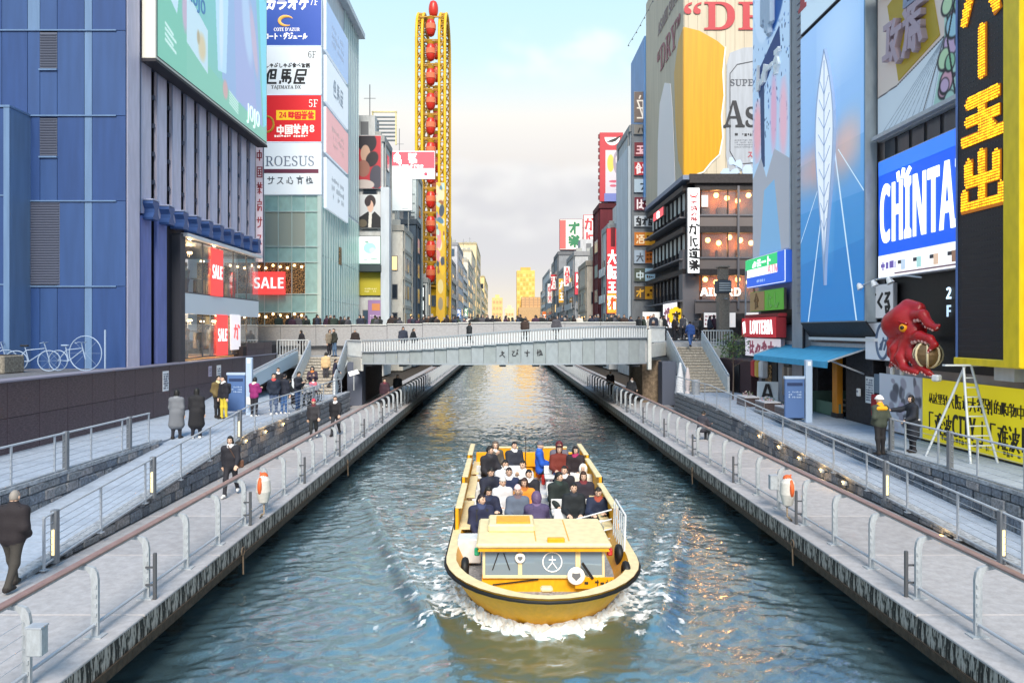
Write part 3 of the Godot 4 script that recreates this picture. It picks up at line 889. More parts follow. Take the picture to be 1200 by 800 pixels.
func build_stairs() -> void:
	staircase("left white flight of stairs from the promenade up to the bridge", -11.7, -9.4, 41.5, 47.2, 3.92, -0.55)
	staircase("right white flight of stairs from the promenade up to the bridge", 10.75, 13.05, 43.0, 49.3, 4.52, 0.2)
	var cream := mat("bridge cream", Color(0.80, 0.81, 0.80), 0.7)
	var gr := mat("bridge granite", Color(0.66, 0.67, 0.69), 0.8)
	span("stair_landing", gr, -15.0, -8.3, 3.35, 3.92, 47.2, 50.0)
	span("stair_landing", gr, 8.8, 15.4, 4.0, 4.52, 49.3, 51.5)
	baluster_rail("white baluster railing left of the left stairs, beside the dark wall", Vector3(-14.35, 3.9, -47.2), Vector3(-12.35, 3.9, -47.2), 0.75)
	baluster_rail("short white baluster railing between the left stairs and the bridge parapet", Vector3(-9.85, 3.9, -47.2), Vector3(-8.35, 4.0, -44.1), 0.75)
	baluster_rail("white baluster railing right of the right stairs, towards the red shop sign", Vector3(13.3, 4.5, -49.3), Vector3(15.3, 4.5, -49.3), 0.85)
	baluster_rail("short white baluster railing between the bridge end and the right stairs", Vector3(8.95, 4.75, -45.2), Vector3(10.75, 4.6, -49.2), 0.85)
	# a second low flight beside the dark wall on the left
	var o := thing("ramp_parapet", "pale sloping parapet of the ramp that climbs beside the dark wall, left of the stairs", "parapet")
	var b := MB.new()
	var f := Transform3D(Basis(Vector3(0, 0, -1), Vector3.UP, Vector3(1, 0, 0)), Vector3(-13.0, 0, 0))
	b.prism(PackedVector2Array([Vector2(35.5, 2.25), Vector2(35.5, 2.95), Vector2(46.8, 4.3), Vector2(46.8, 3.5)]), -0.1, 0.1, f)
	part("wall", b.done(), mat("balustrade pale blue", Color(0.70, 0.77, 0.82), 0.6), o)
	var c := MB.new()
	c.tube([Vector3(-13.0, 3.1, -35.3), Vector3(-13.0, 4.45, -46.8)], 0.05, 8)
	part("hand_rail", c.done(), steel(), o)
	var rp := MB.new()
	rp.quad(Vector3(-14.3, 2.0, -34.0), Vector3(-13.1, 2.0, -34.0), Vector3(-13.1, 3.9, -47.2), Vector3(-14.3, 3.9, -47.2), Vector3.UP)
	struct("side_ramp", rp.done(), mat("promenade paving", Color(0.56, 0.60, 0.67)))

const L90 := PI / 2       # a face that looks to the right (on the left bank)
const R90 := -PI / 2      # a face that looks to the left (on the right bank)

# a sign board: `at` is the middle of its back, +z of its own axes looks outward
func board(called: String, label: String, category: String, at: Vector3, turn: float, w: float, h: float, depth: float, face: Material, edge: Material, f := 0.04, group := "") -> Node3D:
	var o := thing(called, label, category, at, turn, group)
	part("box", block(w, h, depth, minf(0.02, depth * 0.2)), edge, o, V(0, 0, depth / 2))
	part("face", block(w - 2 * f, h - 2 * f, 0.02), face, o, V(0, 0, depth + 0.008))
	o.set_meta("z", depth + 0.018)
	return o
func fz(o: Node3D) -> float: return o.get_meta("z")

# a picture (computed print or screen content) on a board
func picture(o: Node3D, w: float, h: float, m: Material, at := Vector2.ZERO) -> void:
	part("picture", sheet(w, h), m, o, V(at.x, at.y, fz(o) + 0.006))

# simple painting on an Image: soft-edged ellipses, bars and polygons
class Paint:
	var im: Image
	func _init(w: int, h: int, a: Color, b: Color) -> void:
		im = Image.create(w, h, false, Image.FORMAT_RGB8)
		for y in h:
			for x in w: im.set_pixel(x, y, a.lerp(b, float(y) / h))
	func blob(cx: float, cy: float, rx: float, ry: float, c: Color, soft := 0.06, turn := 0.0) -> void:
		var w := im.get_width(); var h := im.get_height()
		var px := cx * w; var py := cy * h; var ex := rx * w; var ey := ry * h
		var big := maxf(ex, ey) * 1.1
		for y in range(maxi(0, int(py - big)), mini(h, int(py + big) + 1)):
			for x in range(maxi(0, int(px - big)), mini(w, int(px + big) + 1)):
				var d := Vector2(x - px, y - py).rotated(-turn)
				var r := sqrt(d.x * d.x / (ex * ex) + d.y * d.y / (ey * ey))
				var a := smoothstep(1.0 + soft, 1.0 - soft, r) * c.a
				if a > 0.0: im.set_pixel(x, y, im.get_pixel(x, y).lerp(Color(c, 1), a))
	func poly(points: Array, c: Color) -> void:
		var w := im.get_width(); var h := im.get_height()
		var p := PackedVector2Array()
		var lo := Vector2(1e9, 1e9); var hi := -lo
		for q in points:
			var v := Vector2(q[0] * w, q[1] * h)
			p.append(v); lo = lo.min(v); hi = hi.max(v)
		for y in range(maxi(0, int(lo.y)), mini(h, int(hi.y) + 1)):
			for x in range(maxi(0, int(lo.x)), mini(w, int(hi.x) + 1)):
				if Geometry2D.is_point_in_polygon(Vector2(x + 0.5, y + 0.5), p): im.set_pixel(x, y, im.get_pixel(x, y).lerp(Color(c, 1), c.a))
	func line(points: Array, r: float, c: Color) -> void:
		for i in points.size() - 1:
			var a := Vector2(points[i][0], points[i][1]); var b := Vector2(points[i + 1][0], points[i + 1][1])
			var n := maxi(1, int((b - a).length() / (r * 0.7)))
			for k in n + 1:
				var p := a.lerp(b, float(k) / n)
				blob(p.x, p.y, r, r * im.get_width() / im.get_height(), c, 0.3)

# ------------------------------------------------------------------ the blue building and the dark wall in front of it
func dark_wall() -> void:
	var o := thing("tiled_wall", "long dark brown tiled wall along the left promenade below the blue building", "wall")
	var body := mat("dark wall core", Color(0.17, 0.14, 0.15), 0.9)
	var tiles := [mat("brown tile", Color(0.36, 0.29, 0.33), 0.45, 0.0, "rough", V(0.3, 2.2, 0.3), 0.4), mat("brown tile b", Color(0.33, 0.27, 0.31), 0.45, 0.0, "rough", V(0.25, 2.0, 0.25), 0.4), mat("brown tile c", Color(0.38, 0.31, 0.34), 0.45, 0.0, "rough", V(0.35, 2.5, 0.35), 0.4)]
	var b := MB.new()
	b.box(V(-14.6, 3.05, -29.0), V(0.5, 2.1, 36.0))
	b.box(V(-14.6, 4.3, -44.0), V(0.5, 0.8, 6.0))
	part("core", b.done(), body, o)
	for k in 24:
		for row in 2:
			part("tile_panel", block(0.04, 1.03, 1.475, 0.006), tiles[(k * 3 + row * 2) % 3], o, V(-14.335, 2.53 + row * 1.045, -11.0 - k * 1.49 - 0.75))
	for row in 2:
		for k in 3:
			part("tile_panel", block(0.04, 0.38, 1.475, 0.006), tiles[(k + row) % 3], o, V(-14.335, 4.3 + row * 0.39, -42.3 - k * 1.49))
	part("coping", block(0.62, 0.07, 36.2, 0.015), mat("coping dull violet", Color(0.50, 0.49, 0.55), 0.6), o, V(-14.58, 4.13, -29.0))
	var paper := print_mat("e4e6ea")
	for e in [[-31.5, 3.45, 0.55, 0.85, "white notice taped to the dark tiled wall, near the two women in long coats"], [-36.3, 3.6, 0.4, 0.5, "small lilac notice on the dark tiled wall, left of the tall white one"], [-37.4, 3.3, 0.55, 1.1, "tall white notice on the dark tiled wall next to the blue information board"]]:
		var n := thing("notice", e[4], "notice", V(-14.31, e[1], e[0]), L90)
		part("sheet", block(e[2], e[3], 0.012), paper if e[2] > 0.5 else print_mat("b9b0cc"), n)
		fine_print(n, V(0, 0, 0.006), e[2] * 0.8, e[3] * 0.8, 7, print_mat("777c88"), int(e[0] * -3))

func blue_building() -> void:
	var o := thing("blue_building", "tall blue panelled building with fins and a big screen on its canal side", "building", Vector3.ZERO)
	var blue := [mat("blue panel", Color(0.17, 0.29, 0.51), 0.42, 0.1, "soft", V(0.5, 0.05, 0.5)), mat("blue panel b", Color(0.20, 0.32, 0.53), 0.42, 0.1, "soft", V(0.4, 0.04, 0.4)), mat("blue panel pale", Color(0.40, 0.52, 0.68), 0.42, 0.1, "soft", V(0.5, 0.05, 0.5))]
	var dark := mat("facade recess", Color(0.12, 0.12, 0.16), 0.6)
	var fin := mat("fin lavender", Color(0.80, 0.79, 0.88), 0.5, 0.0, "soft", V(0.5, 0.1, 0.5))
	var fin_b := mat("fin blue", Color(0.44, 0.50, 0.76), 0.5, 0.0, "soft", V(0.5, 0.1, 0.5))
	var louvre := mat("louvre", Color(0.34, 0.37, 0.45), 0.5, 0.1)
	var b := MB.new()
	b.box(V(-22.0, 22.0, -31.4), V(14.0, 36.0, 5.2))            # the front part, up to the shop
	b.box(V(-22.0, 25.0, -39.4), V(14.0, 30.2, 10.8))
	b.box(V(-25.0, 7.0, -39.4), V(8.0, 6.0, 10.8))
	part("core", b.done(), dark, o)
	# front panels, floor by floor
	var xs := [-28.6, -26.4, -24.2, -22.0, -20.6, -19.4, -18.4, -17.92, -17.25, -16.2, -15.9, -14.6]
	for f in 9:
		var y0 := 4.0 + f * 3.3
		for k in xs.size() - 1:
			if k == 7 and f in [2, 3]: continue
			if f == 1 and k in [6, 7]: continue
			var w: float = xs[k + 1] - xs[k]
			var m: Material = blue[2] if k == 9 or k == 6 and f > 3 else blue[(k + f) % 2]
			part("panel", block(w - 0.015, 3.285, 0.06, 0.008), m, o, V((xs[k] + xs[k + 1]) / 2, y0 + 1.65, -28.75))
		part("joint_strip", block(13.7, 0.05, 0.05), blue[2], o, V(-21.8, y0, -28.69))
	for e in [[-17.585, 16.4, 0.67, 1.45], [-17.585, 13.05, 0.67, 1.5], [-17.585, 8.95, 1.34, 3.2]]:
		var cx: float = -17.82 if e[2] > 1.0 else e[0]
		var fr := part("louvre", block(e[2], e[3], 0.05), louvre, o, V(cx, e[1], -28.74))
		for s in int(e[3] / 0.1):
			part("slat", block(e[2] - 0.04, 0.05, 0.04), louvre, fr, V(0, -e[3] / 2 + 0.05 + s * 0.1, 0.035), V(0.5, 0, 0))
		if e[2] < 1.0:
			var rest: float = 3.3 - e[3]
			part("panel", block(0.655, rest - 0.02, 0.06, 0.008), blue[1], o, V(e[0], e[1] - e[3] / 2 - rest / 2, -28.75))
			part("sill", block(0.7, 0.06, 0.1), blue[2], o, V(e[0], e[1] - e[3] / 2, -28.7))
	# the box that stands out at the left
	part("bay", block(9.0, 9.9, 1.2), blue[0], o, V(-22.98, 8.9, -28.1))
	part("bay_edge", block(0.22, 9.9, 1.26), blue[2], o, V(-18.38, 8.9, -28.1))
	part("bay_cap", block(9.3, 0.08, 1.3), blue[2], o, V(-22.9, 13.9, -28.1))
	for k in 3: part("bay_joint", block(9.0, 0.05, 0.03), blue[2], o, V(-22.98, 7.3 + k * 3.3, -27.49))
	# corner pier and the fins along the canal
	part("corner_pier", block(0.5, 36.0, 1.0, 0.02), fin, o, V(-14.85, 22.0, -29.35))
	var bracket := MB.new()
	bracket.prism(PackedVector2Array([Vector2(-0.28, 0.38), Vector2(0.28, 0.38), Vector2(0.30, 0.26), Vector2(0.16, 0.06), Vector2(0.16, -0.1), Vector2(0.30, -0.30), Vector2(0.28, -0.38), Vector2(-0.28, -0.38), Vector2(-0.30, -0.30), Vector2(-0.16, -0.1), Vector2(-0.16, 0.06), Vector2(-0.30, 0.26)]), -0.3, 0.3)
	var bm := bracket.done()
	for k in 10:
		var d := 30.75 + k * 1.45
		part("fin", block(0.16, 29.0, 0.92, 0.02), fin, o, V(-14.86, 24.9, -d))
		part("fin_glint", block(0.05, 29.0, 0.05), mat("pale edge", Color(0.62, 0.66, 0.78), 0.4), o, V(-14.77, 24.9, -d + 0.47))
		part("bracket", bm, mat("bracket blue", Color(0.22, 0.34, 0.56), 0.4, 0.3), o, V(-14.66, 10.55, -d), V(0, L90, 0))
		part("bracket_cap", block(0.5, 0.05, 0.6), mat("pale edge", Color(0.62, 0.66, 0.78), 0.4), o, V(-14.6, 10.98, -d))
		if d < 33.0: part("lower_fin", block(0.16, 6.2, 0.92, 0.02), fin_b, o, V(-14.86, 7.2, -d))
		for q in 5: part("clip", block(0.1, 0.18, 0.12), louvre, o, V(-14.88, 11.9 + q * 1.2, -d + 0.6))
	part("bracket_rail", block(0.3, 0.16, 10.6), mat("ledge white", Color(0.85, 0.86, 0.88), 0.5), o, V(-14.55, 9.98, -39.2))
	part("shop_pier", block(0.6, 6.0, 0.5), mat("shop pier", Color(0.22, 0.23, 0.27), 0.5), o, V(-14.9, 7.0, -33.85))
	# the two-storey shop window
	var white := mat("shop white", Color(0.84, 0.87, 0.90), 0.6)
	var warm := mat("shop interior", Color(0.72, 0.62, 0.50), 0.8)
	part("window_band", block(0.2, 0.95, 10.3), white, o, V(-14.72, 6.85, -39.3))
	part("shop_floor", block(6.0, 0.2, 10.3), warm, o, V(-17.9, 7.0, -39.3))
	part("shop_floor", block(6.0, 0.2, 10.3), warm, o, V(-17.9, 4.1, -39.3))
	part("shop_back", block(0.2, 5.8, 10.3), warm, o, V(-20.8, 7.0, -39.3))
	for row in 2:
		for k in 5:
			var fr := part("shop_window", block(0.05, 0.06, 2.05), mat("shop mullion", Color(0.35, 0.36, 0.4), 0.4, 0.5), o, V(-14.66, 7.36 if row else 4.3, -35.2 - k * 2.06))
			var hh := 2.5 if row else 2.0
			part("pane", block(0.015, hh, 2.03), glass("shop glass", Color(0.85, 0.9, 0.92), 0.06), fr, V(0, hh / 2, 0))
			part("mullion", block(0.06, hh, 0.05), mat("shop mullion", Color(0.35, 0.36, 0.4), 0.4, 0.5), fr, V(0, hh / 2, 1.03))
	# shelves, garments and lamps inside
	var cloth := ["3b3d44", "8a8780", "c9c4ba", "55443c", "6b7280", "a8988a", "b3413b", "2f3440"]
	for row in 2:
		var y := 7.1 if row else 4.2
		for k in 9:
			var d := 35.0 + k * 1.05
			if k % 3 == 1:
				var mq := MB.new()                                     # a dressed mannequin
				mq.lathe(Vector3.ZERO, [Vector2(0.0, 0.0), Vector2(0.10, 0.02), Vector2(0.13, 0.75), Vector2(0.19, 0.95), Vector2(0.15, 1.15), Vector2(0.21, 1.4), Vector2(0.09, 1.5), Vector2(0.05, 1.56), Vector2(0.09, 1.66), Vector2(0.07, 1.78), Vector2(0.0, 1.82)], 10)
				part("mannequin", mq.done(), paint(cloth[(k * 3 + row) % 8], 0.9), o, V(-15.4, y, -d))
			else:
				var sh := part("garment_rack", block(1.2, 0.05, 0.9), mat("shop mullion", Color(0.35, 0.36, 0.4), 0.4, 0.5), o, V(-16.6 - (k % 2) * 1.2, y + 1.35, -d))
				for g in 5:
					part("garment", block(0.16, 0.9, 0.5, 0.05), paint(cloth[(g * 5 + k * 3 + row) % 8], 0.9), sh, V(-0.48 + g * 0.24, -0.5, 0))
		for k in 6:
			var lp := part("ceiling_lamp", block(0.22, 0.1, 0.22, 0.03), mat("shop lamp", Color(1.0, 0.86, 0.62), 0.5, 0.0, "", Vector3.ONE, 0.0, 2.2), o, V(-16.2 - (k % 2) * 1.3, (9.62 if row else 6.12), -35.2 - k * 1.6))
			if k % 2 == 0:
				var l := OmniLight3D.new(); l.name = "light"; l.light_color = Color(1.0, 0.85, 0.62); l.light_energy = 1.3; l.omni_range = 20; l.omni_attenuation = 2.0; l.shadow_enabled = true; l.light_size = 0.1
				lp.add_child(l); l.position = V(0, -0.14, 0)

func poster(label: String, at: Vector3, turn: float, w: float, h: float, text: String, size: float, face: Material, letter: Material, sx := 1.0) -> Node3D:
	var o := board("sale_poster", label, "poster", at, turn, w, h, 0.03, face, face, 0.0)
	latin(o, text, V(0, 0, fz(o) - 0.004), size, letter, sx)
	return o

func screen_image() -> Image:
	var p := Paint.new(384, 288, Color("7cc4d4"), Color("86c4b6"))
	p.poly([[0, 0.55], [0.12, 0.72], [0.38, 0.86], [0.6, 0.9], [1, 0.95], [1, 1], [0, 1]], Color("86c6b0"))
	p.poly([[0, 0.5], [0.2, 0.62], [0.2, 1], [0, 1]], Color("7cc4ac", 0.7))
	p.poly([[0.9, 0.2], [1, 0.2], [1, 0.9], [0.96, 0.93]], Color("86d8ea"))
	p.poly([[0.50, 0.3], [0.86, 0.2], [0.95, 0.93], [0.60, 0.9], [0.5, 0.86]], Color("98b4da"))
	p.poly([[0.62, 0.4], [0.78, 0.3], [0.88, 0.9], [0.64, 0.9]], Color("aab0da", 0.8))
	p.blob(0.76, 0.45, 0.05, 0.20, Color("b6cbe8"), 0.3, -0.25); p.blob(0.84, 0.5, 0.03, 0.18, Color("c4b4cc"), 0.3, -0.3)
	p.poly([[0.43, 0.4], [0.56, 0.45], [0.54, 0.82], [0.46, 0.84]], Color("bcdcf0")); p.blob(0.49, 0.6, 0.02, 0.2, Color("d6e6f2"), 0.4)
	p.poly([[0.02, 0.5], [0.17, 0.5], [0.13, 0.76], [0.05, 0.70]], Color("c9e2ee")); p.blob(0.19, 0.70, 0.025, 0.1, Color("c4b0c4"), 0.3)
	p.poly([[0.20, 0.62], [0.37, 0.70], [0.37, 0.90], [0.20, 0.84]], Color("c8e0ea")); p.blob(0.32, 0.80, 0.03, 0.06, Color("d8c8a4"), 0.4); p.blob(0.29, 0.77, 0.012, 0.03, Color("b8a888"), 0.4)
	p.blob(0.53, 0.90, 0.025, 0.045, Color("cfa9a8"), 0.3)
	for k in 4: p.line([[0.05, 0.84 + k * 0.022], [0.10 + 0.02 * (k % 2), 0.86 + k * 0.022]], 0.005, Color("d3efe6"))
	for k in 5: p.line([[0.57, 0.89 + k * 0.014], [0.66, 0.91 + k * 0.014]], 0.004, Color("c9ebde", 0.8))
	return p.im

func big_screen() -> void:
	var o := board("video_screen", "huge lit screen with a pale blue and green advert on the blue building", "screen", V(-14.6, 21.9, -37.1), L90, 14.2, 10.6, 0.55, print_mat("3a4a50"), mat("screen frame", Color(0.86, 0.86, 0.82), 0.5), 0.12)
	picture(o, 13.9, 10.3, image_mat("screen picture", screen_image(), 0.4, 0.11))
	latin(o, "JOJO", V(4.7, -4.25, fz(o) + 0.006), 1.2, print_mat("d8efe6", 0.2), 0.8)
	latin(o, "XOJO", V(-3.1, -1.2, fz(o) + 0.006), 0.9, print_mat("4c7fae", 0.1), 0.9)
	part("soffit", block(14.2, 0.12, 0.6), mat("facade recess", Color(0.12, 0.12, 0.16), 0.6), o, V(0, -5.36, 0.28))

func shop_signs() -> void:
	var red := print_mat("e2413f", 0.35)
	var white := print_mat("f4f4f4", 0.3)
	poster("tall red SALE poster in the upper shop window of the blue building", V(-14.62, 8.55, -37.9), L90, 1.55, 2.4, "SALE", 0.95, red, white, 0.62)
	var lo := poster("tall red SALE poster in the lower shop window of the blue building", V(-14.62, 5.35, -38.6), L90, 1.5, 2.1, "SALE", 0.9, red, white, 0.62)
	var pk := board("shop_poster", "pale shop poster with a red ribbon, right of the lower SALE poster", "poster", V(-14.62, 5.5, -40.5), L90, 1.5, 1.9, 0.03, print_mat("e3dcdf", 0.2), print_mat("e3dcdf"), 0.0)
	glyphs(pk, "か", V(-0.35, 0.5, fz(pk)), Vector2(0.9, 0.9), 0.12, print_mat("df5a5a", 0.2))
	poster("wide red SALE poster hanging behind the glass front, left of the white tower", V(-17.85, 9.2, -56.7), 0.0, 2.5, 1.75, "SALE", 1.15, red, white, 0.9)
	# a narrow projecting sign at the far end of the blue building
	var v := board("vertical_sign", "narrow pale pink projecting sign at the far end of the blue building", "sign", V(-14.75, 13.3, -45.1), 0.0, 0.5, 7.2, 0.15, print_mat("cfc3d0", 0.1), print_mat("5d6072"))
	glyphs(v, "中国茶房サス", V(-0.17, 3.3, fz(v)), Vector2(0.36, 0.75), 0.06, print_mat("b2434c"), true, 0.02, "lettering", 0.0, 1.35)

# ------------------------------------------------------------------ bicycles racked in front of the blue wall
func white_bicycles() -> void:
	var white := mat("bicycle white", Color(0.56, 0.64, 0.75), 0.4)
	var dark := mat("bicycle black", Color(0.1, 0.1, 0.11), 0.6)
	for i in 3:
		var label: String = ["white bicycle sculpture by the concrete planter at the far left", "white bicycle with a black lamp leaning before the blue wall", "white bicycle whose big front wheel touches the dark wall's corner"][i]
		var at: Vector3 = [V(-18.7, 4.16, -27.0), V(-16.6, 4.16, -26.2), V(-15.45, 4.16, -26.6)][i]
		var o := thing("bicycle", label, "bicycle", at, [0.5, 0.25, -0.1][i])
		var f := MB.new()
		for sx in [-0.52, 0.52]:
			var w := MB.new()
			var ring := []
			for k in 24: ring.append(V(cos(TAU * k / 24), sin(TAU * k / 24), 0) * (0.36 if sx < 0 or i != 2 else 0.62))
			w.tube(ring, 0.02, 6, true)
			var wy := 0.36 if sx < 0 or i != 2 else 0.62
			for k in 8: w.bar(Vector3.ZERO, V(cos(TAU * k / 8), sin(TAU * k / 8), 0) * (wy - 0.02), 0.005, 0.005)
			part("wheel", w.done(), white, o, V(sx, wy, 0))
		for e in [[V(-0.52, 0.36, 0), V(-0.12, 0.34, 0)], [V(-0.12, 0.34, 0), V(-0.24, 0.86, 0)], [V(-0.52, 0.36, 0), V(-0.2, 0.74, 0)], [V(-0.2, 0.74, 0), V(0.38, 0.8, 0)], [V(-0.12, 0.34, 0), V(0.4, 0.72, 0)], [V(0.36, 1.0, 0), V(0.52, 0.4, 0)]]:
			f.tube([e[0], e[1]], 0.02, 6)
		part("frame", f.done(), white, o)
		var hb := MB.new()
		hb.tube([V(0.3, 0.98, -0.26), V(0.42, 1.02, -0.2), V(0.36, 1.0, 0), V(0.42, 1.02, 0.2), V(0.3, 0.98, 0.26)], 0.014, 6)
		part("handlebar", hb.done(), white, o)
		part("saddle", block(0.26, 0.06, 0.13, 0.02), dark if i == 1 else white, o, V(-0.26, 0.9, 0))
	var pl := thing("concrete_planter", "low concrete planter on the terrace at the far left, before the blue wall", "planter", V(-18.15, 4.12, -25.6))
	part("box", block(2.6, 0.62, 1.1, 0.04), mat("planter concrete", Color(0.62, 0.60, 0.56), 0.9, 0.0, "rough", V(0.8, 0.8, 0.8)), pl, V(0, 0.31, 0))
	part("soil", block(2.3, 0.03, 0.8), mat("soil", Color(0.2, 0.17, 0.14), 0.95), pl, V(0, 0.625, 0))
	span("terrace", mat("terrace paving", Color(0.50, 0.51, 0.54), 0.85, 0.0, "rough", V(0.4, 0.4, 0.4)), -14.85, -40.0, 1.0, 4.12, 10, 28.75)
	var post := thing("slim_post", "slim white post standing before the corner of the blue building", "post", V(-14.95, 4.12, -27.9))
	part("pole", block(0.05, 1.5, 0.05), white, post, V(0, 0.75, 0))

# ------------------------------------------------------------------ the white tower of signs and glass
func white_tower() -> void:
	var o := thing("glass_building", "white and mint glass corner building with stacked sign boards, left beyond the bridge", "building")
	var mint := [mat("mint panel", Color(0.68, 0.83, 0.82), 0.25, 0.0, "soft", V(0.3, 0.2, 0.3)), mat("mint panel b", Color(0.64, 0.80, 0.80), 0.25, 0.0, "soft", V(0.2, 0.2, 0.2))]
	var mullion := mat("mint mullion", Color(0.80, 0.88, 0.88), 0.4, 0.3)
	var shade := mat("window blind", Color(0.62, 0.66, 0.63), 0.7)
	var dark := mat("glass dark", Color(0.30, 0.36, 0.37), 0.15, 0.0)
	var whitem := mat("tower white", Color(0.80, 0.84, 0.88), 0.55, 0.0, "soft", V(0.2, 0.05, 0.2))
	var b := MB.new()
	b.box(V(-19.2, 18.4, -65.0), V(10.2, 27.0, 15.4))
	b.box(V(-19.2, 28.5, -65.2), V(10.0, 12.0, 15.0))
	part("core", b.done(), whitem, o)
	var rows := [[14.75, 16.0, "mint"], [12.05, 14.75, "blind"], [10.85, 12.05, "mint"], [8.4, 10.85, "shop"], [7.0, 8.4, "mint"], [4.9, 7.0, "shop"]]
	for r in rows:
		for k in 9:
			var w := 1.05
			var x := -14.15 - k * w - w / 2
			var h: float = r[1] - r[0]
			var kind: String = r[2] if k > 0 else "mint"
			var m: Material = mint[k % 2] if kind == "mint" else shade if kind == "blind" else mat("lit shop", Color(0.80, 0.62, 0.40), 0.6, 0.0, "stain", V(0.9, 0.9, 0.9), 0.0, 0.0)
			part("front_pane", block(w - 0.05, h - 0.05, 0.05), m, o, V(x, (r[0] + r[1]) / 2, -57.24))
			part("mullion", block(0.05, h, 0.12), mullion, o, V(x + w / 2, (r[0] + r[1]) / 2, -57.2))
		part("transom", block(9.5, 0.07, 0.13), mullion, o, V(-18.9, r[0], -57.2))
	for y in [10.5, 6.75]:                                            # strings of lamps behind the shop panes
		for k in 13:
			part("string_lamp", block(0.16, 0.16, 0.06, 0.03), mat("shop lamp", Color(1.0, 0.86, 0.62), 0.5, 0.0, "", Vector3.ONE, 0.0, 2.2), o, V(-15.5 - k * 0.55, y + 0.12 * sin(k * 2.1), -57.18))
	for k in 17:
		var d := 57.4 + k * 0.9
		for r in [[4.9, 8.0], [8.0, 11.4], [11.4, 15.9]]:
			part("side_pane", block(0.05, r[1] - r[0] - 0.05, 0.86), mint[(k + int(r[0])) % 2], o, V(-14.06, (r[0] + r[1]) / 2, -d - 0.45))
		part("side_mullion", block(0.10, 11.1, 0.05), mullion, o, V(-14.03, 10.4, -d))
	for k in 8:
		part("rib", block(0.12, 18.0, 0.12), mullion, o, V(-14.1, 25.2, -66.4 - k * 0.85))
	part("corner_post", block(0.3, 11.1, 0.3), mullion, o, V(-14.1, 10.4, -57.2))
	part("roof_edge", block(10.9, 0.5, 16.2), whitem, o, V(-19.0, 34.5, -65.0))
	part("glow_window", block(0.06, 1.5, 0.8), mat("lit shop", Color(0.80, 0.62, 0.40)), o, V(-14.0, 12.0, -64.0))
	# the stacked boards: each on the front and again, foreshortened, along the canal
	var white := print_mat("dde6ee", 0.12)
	var blue := print_mat("2b50a8", 0.12)
	var red := print_mat("d6272f", 0.12)
	var ink := print_mat("2a2b30")
	var cream := print_mat("f3f0ea", 0.15)
	var slots := [[27.5, 31.4, blue, "blue seventh-floor karaoke board"], [23.75, 27.4, white, "white sixth-floor restaurant board with black brush lettering"], [20.1, 23.65, red, "red fifth-floor teahouse board with a yellow strip"], [16.05, 20.0, white, "white ROESUS board, lowest of the stack"]]
	for i in 4:
		var s = slots[i]
		var h: float = s[1] - s[0]
		var y: float = (s[0] + s[1]) / 2
		var f := board("sign_board", s[3] + " on the front of the glass building", "sign", V(-16.25, y, -57.28), 0.0, 4.6, h, 0.25, s[2], white, 0.0)
		var z := fz(f) - 0.004
		var g := board("sign_board", s[3] + ", the copy on its canal side", "sign", V(-13.98, y - 0.3 * i, -62.0), L90, 8.2, h, 0.2, print_mat(["9fb9dd", "d5dfe8", "dfa9ab", "d5dfe8"][i], 0.15), white, 0.0)
		var zg := fz(g) - 0.004
		match i:
			0:
				glyphs(f, "カラオケ", V(-2.0, 1.7, z), Vector2(0.85, 0.9), 0.16, cream)
				latin(f, "7F", V(1.75, 1.4, z), 0.8, cream, 0.8, true, false)
				var cr := MB.new()
				var arc := []
				var rad := []
				for k in 15:
					var t := lerpf(0.6, 5.2, k / 14.0)
					arc.append(V(-0.35 + cos(t) * 0.55, -0.1 + sin(t) * 0.36, z)); rad.append(0.03 + 0.11 * sin(PI * k / 14.0))
				cr.tube(arc, rad, 6)
				part("crescent", cr.done(), print_mat("f0b55a", 0.15), f)
				latin(f, "COTE D'AZUR", V(-0.35, -0.75, z), 0.36, cream, 0.8, true)
				glyphs(f, "コート・ダジュール", V(-2.1, -1.0, z), Vector2(0.37, 0.5), 0.08, cream)
			1:
				latin(f, "6F", V(1.6, 1.2, z), 0.7, ink, 0.8, true, false)
				glyphs(f, "しゃぶしゃぶ食べ放題", V(-2.05, 0.55, z), Vector2(0.35, 0.34), 0.05, ink)
				glyphs(f, "但馬屋", V(-2.05, 0.2, z), Vector2(1.1, 1.25), 0.15, ink, false, 0.02, "lettering", 0.15)
				latin(f, "TAJIMAYA DX", V(-0.4, -1.3, z), 0.34, ink, 0.95, true)
				glyphs(g, "但馬屋", V(-1.9, 0.9, zg), Vector2(1.3, 1.5), 0.16, print_mat("a6b4c4"))
			2:
				latin(f, "5F", V(1.7, 1.15, z), 0.8, cream, 0.8, true, false)
				part("yellow_strip", block(3.0, 0.75, 0.02), print_mat("f0c22c", 0.15), f, V(0.35, 0.25, z + 0.012))
				latin(f, "24", V(-0.65, 0.25, z + 0.02), 0.6, red, 0.9)
				glyphs(f, "時間営業", V(-0.25, 0.55, z + 0.02), Vector2(0.5, 0.6), 0.09, red)
				glyphs(f, "中国茶房", V(-1.15, -0.45, z), Vector2(0.62, 0.75), 0.11, cream)
				latin(f, "8", V(1.6, -0.8, z), 0.75, cream, 1.0)
				fine_print(f, V(0.1, -1.35, z), 2.8, 0.25, 1, cream, 5)
				var rg := MB.new()
				var ring := []
				for k in 18: ring.append(V(cos(TAU * k / 18) * 0.5, sin(TAU * k / 18) * 0.6, 0))
				rg.tube(ring, 0.09, 6, true)
				part("ring_emblem", rg.done(), print_mat("e6b33a"), f, V(-1.85, -0.45, z))
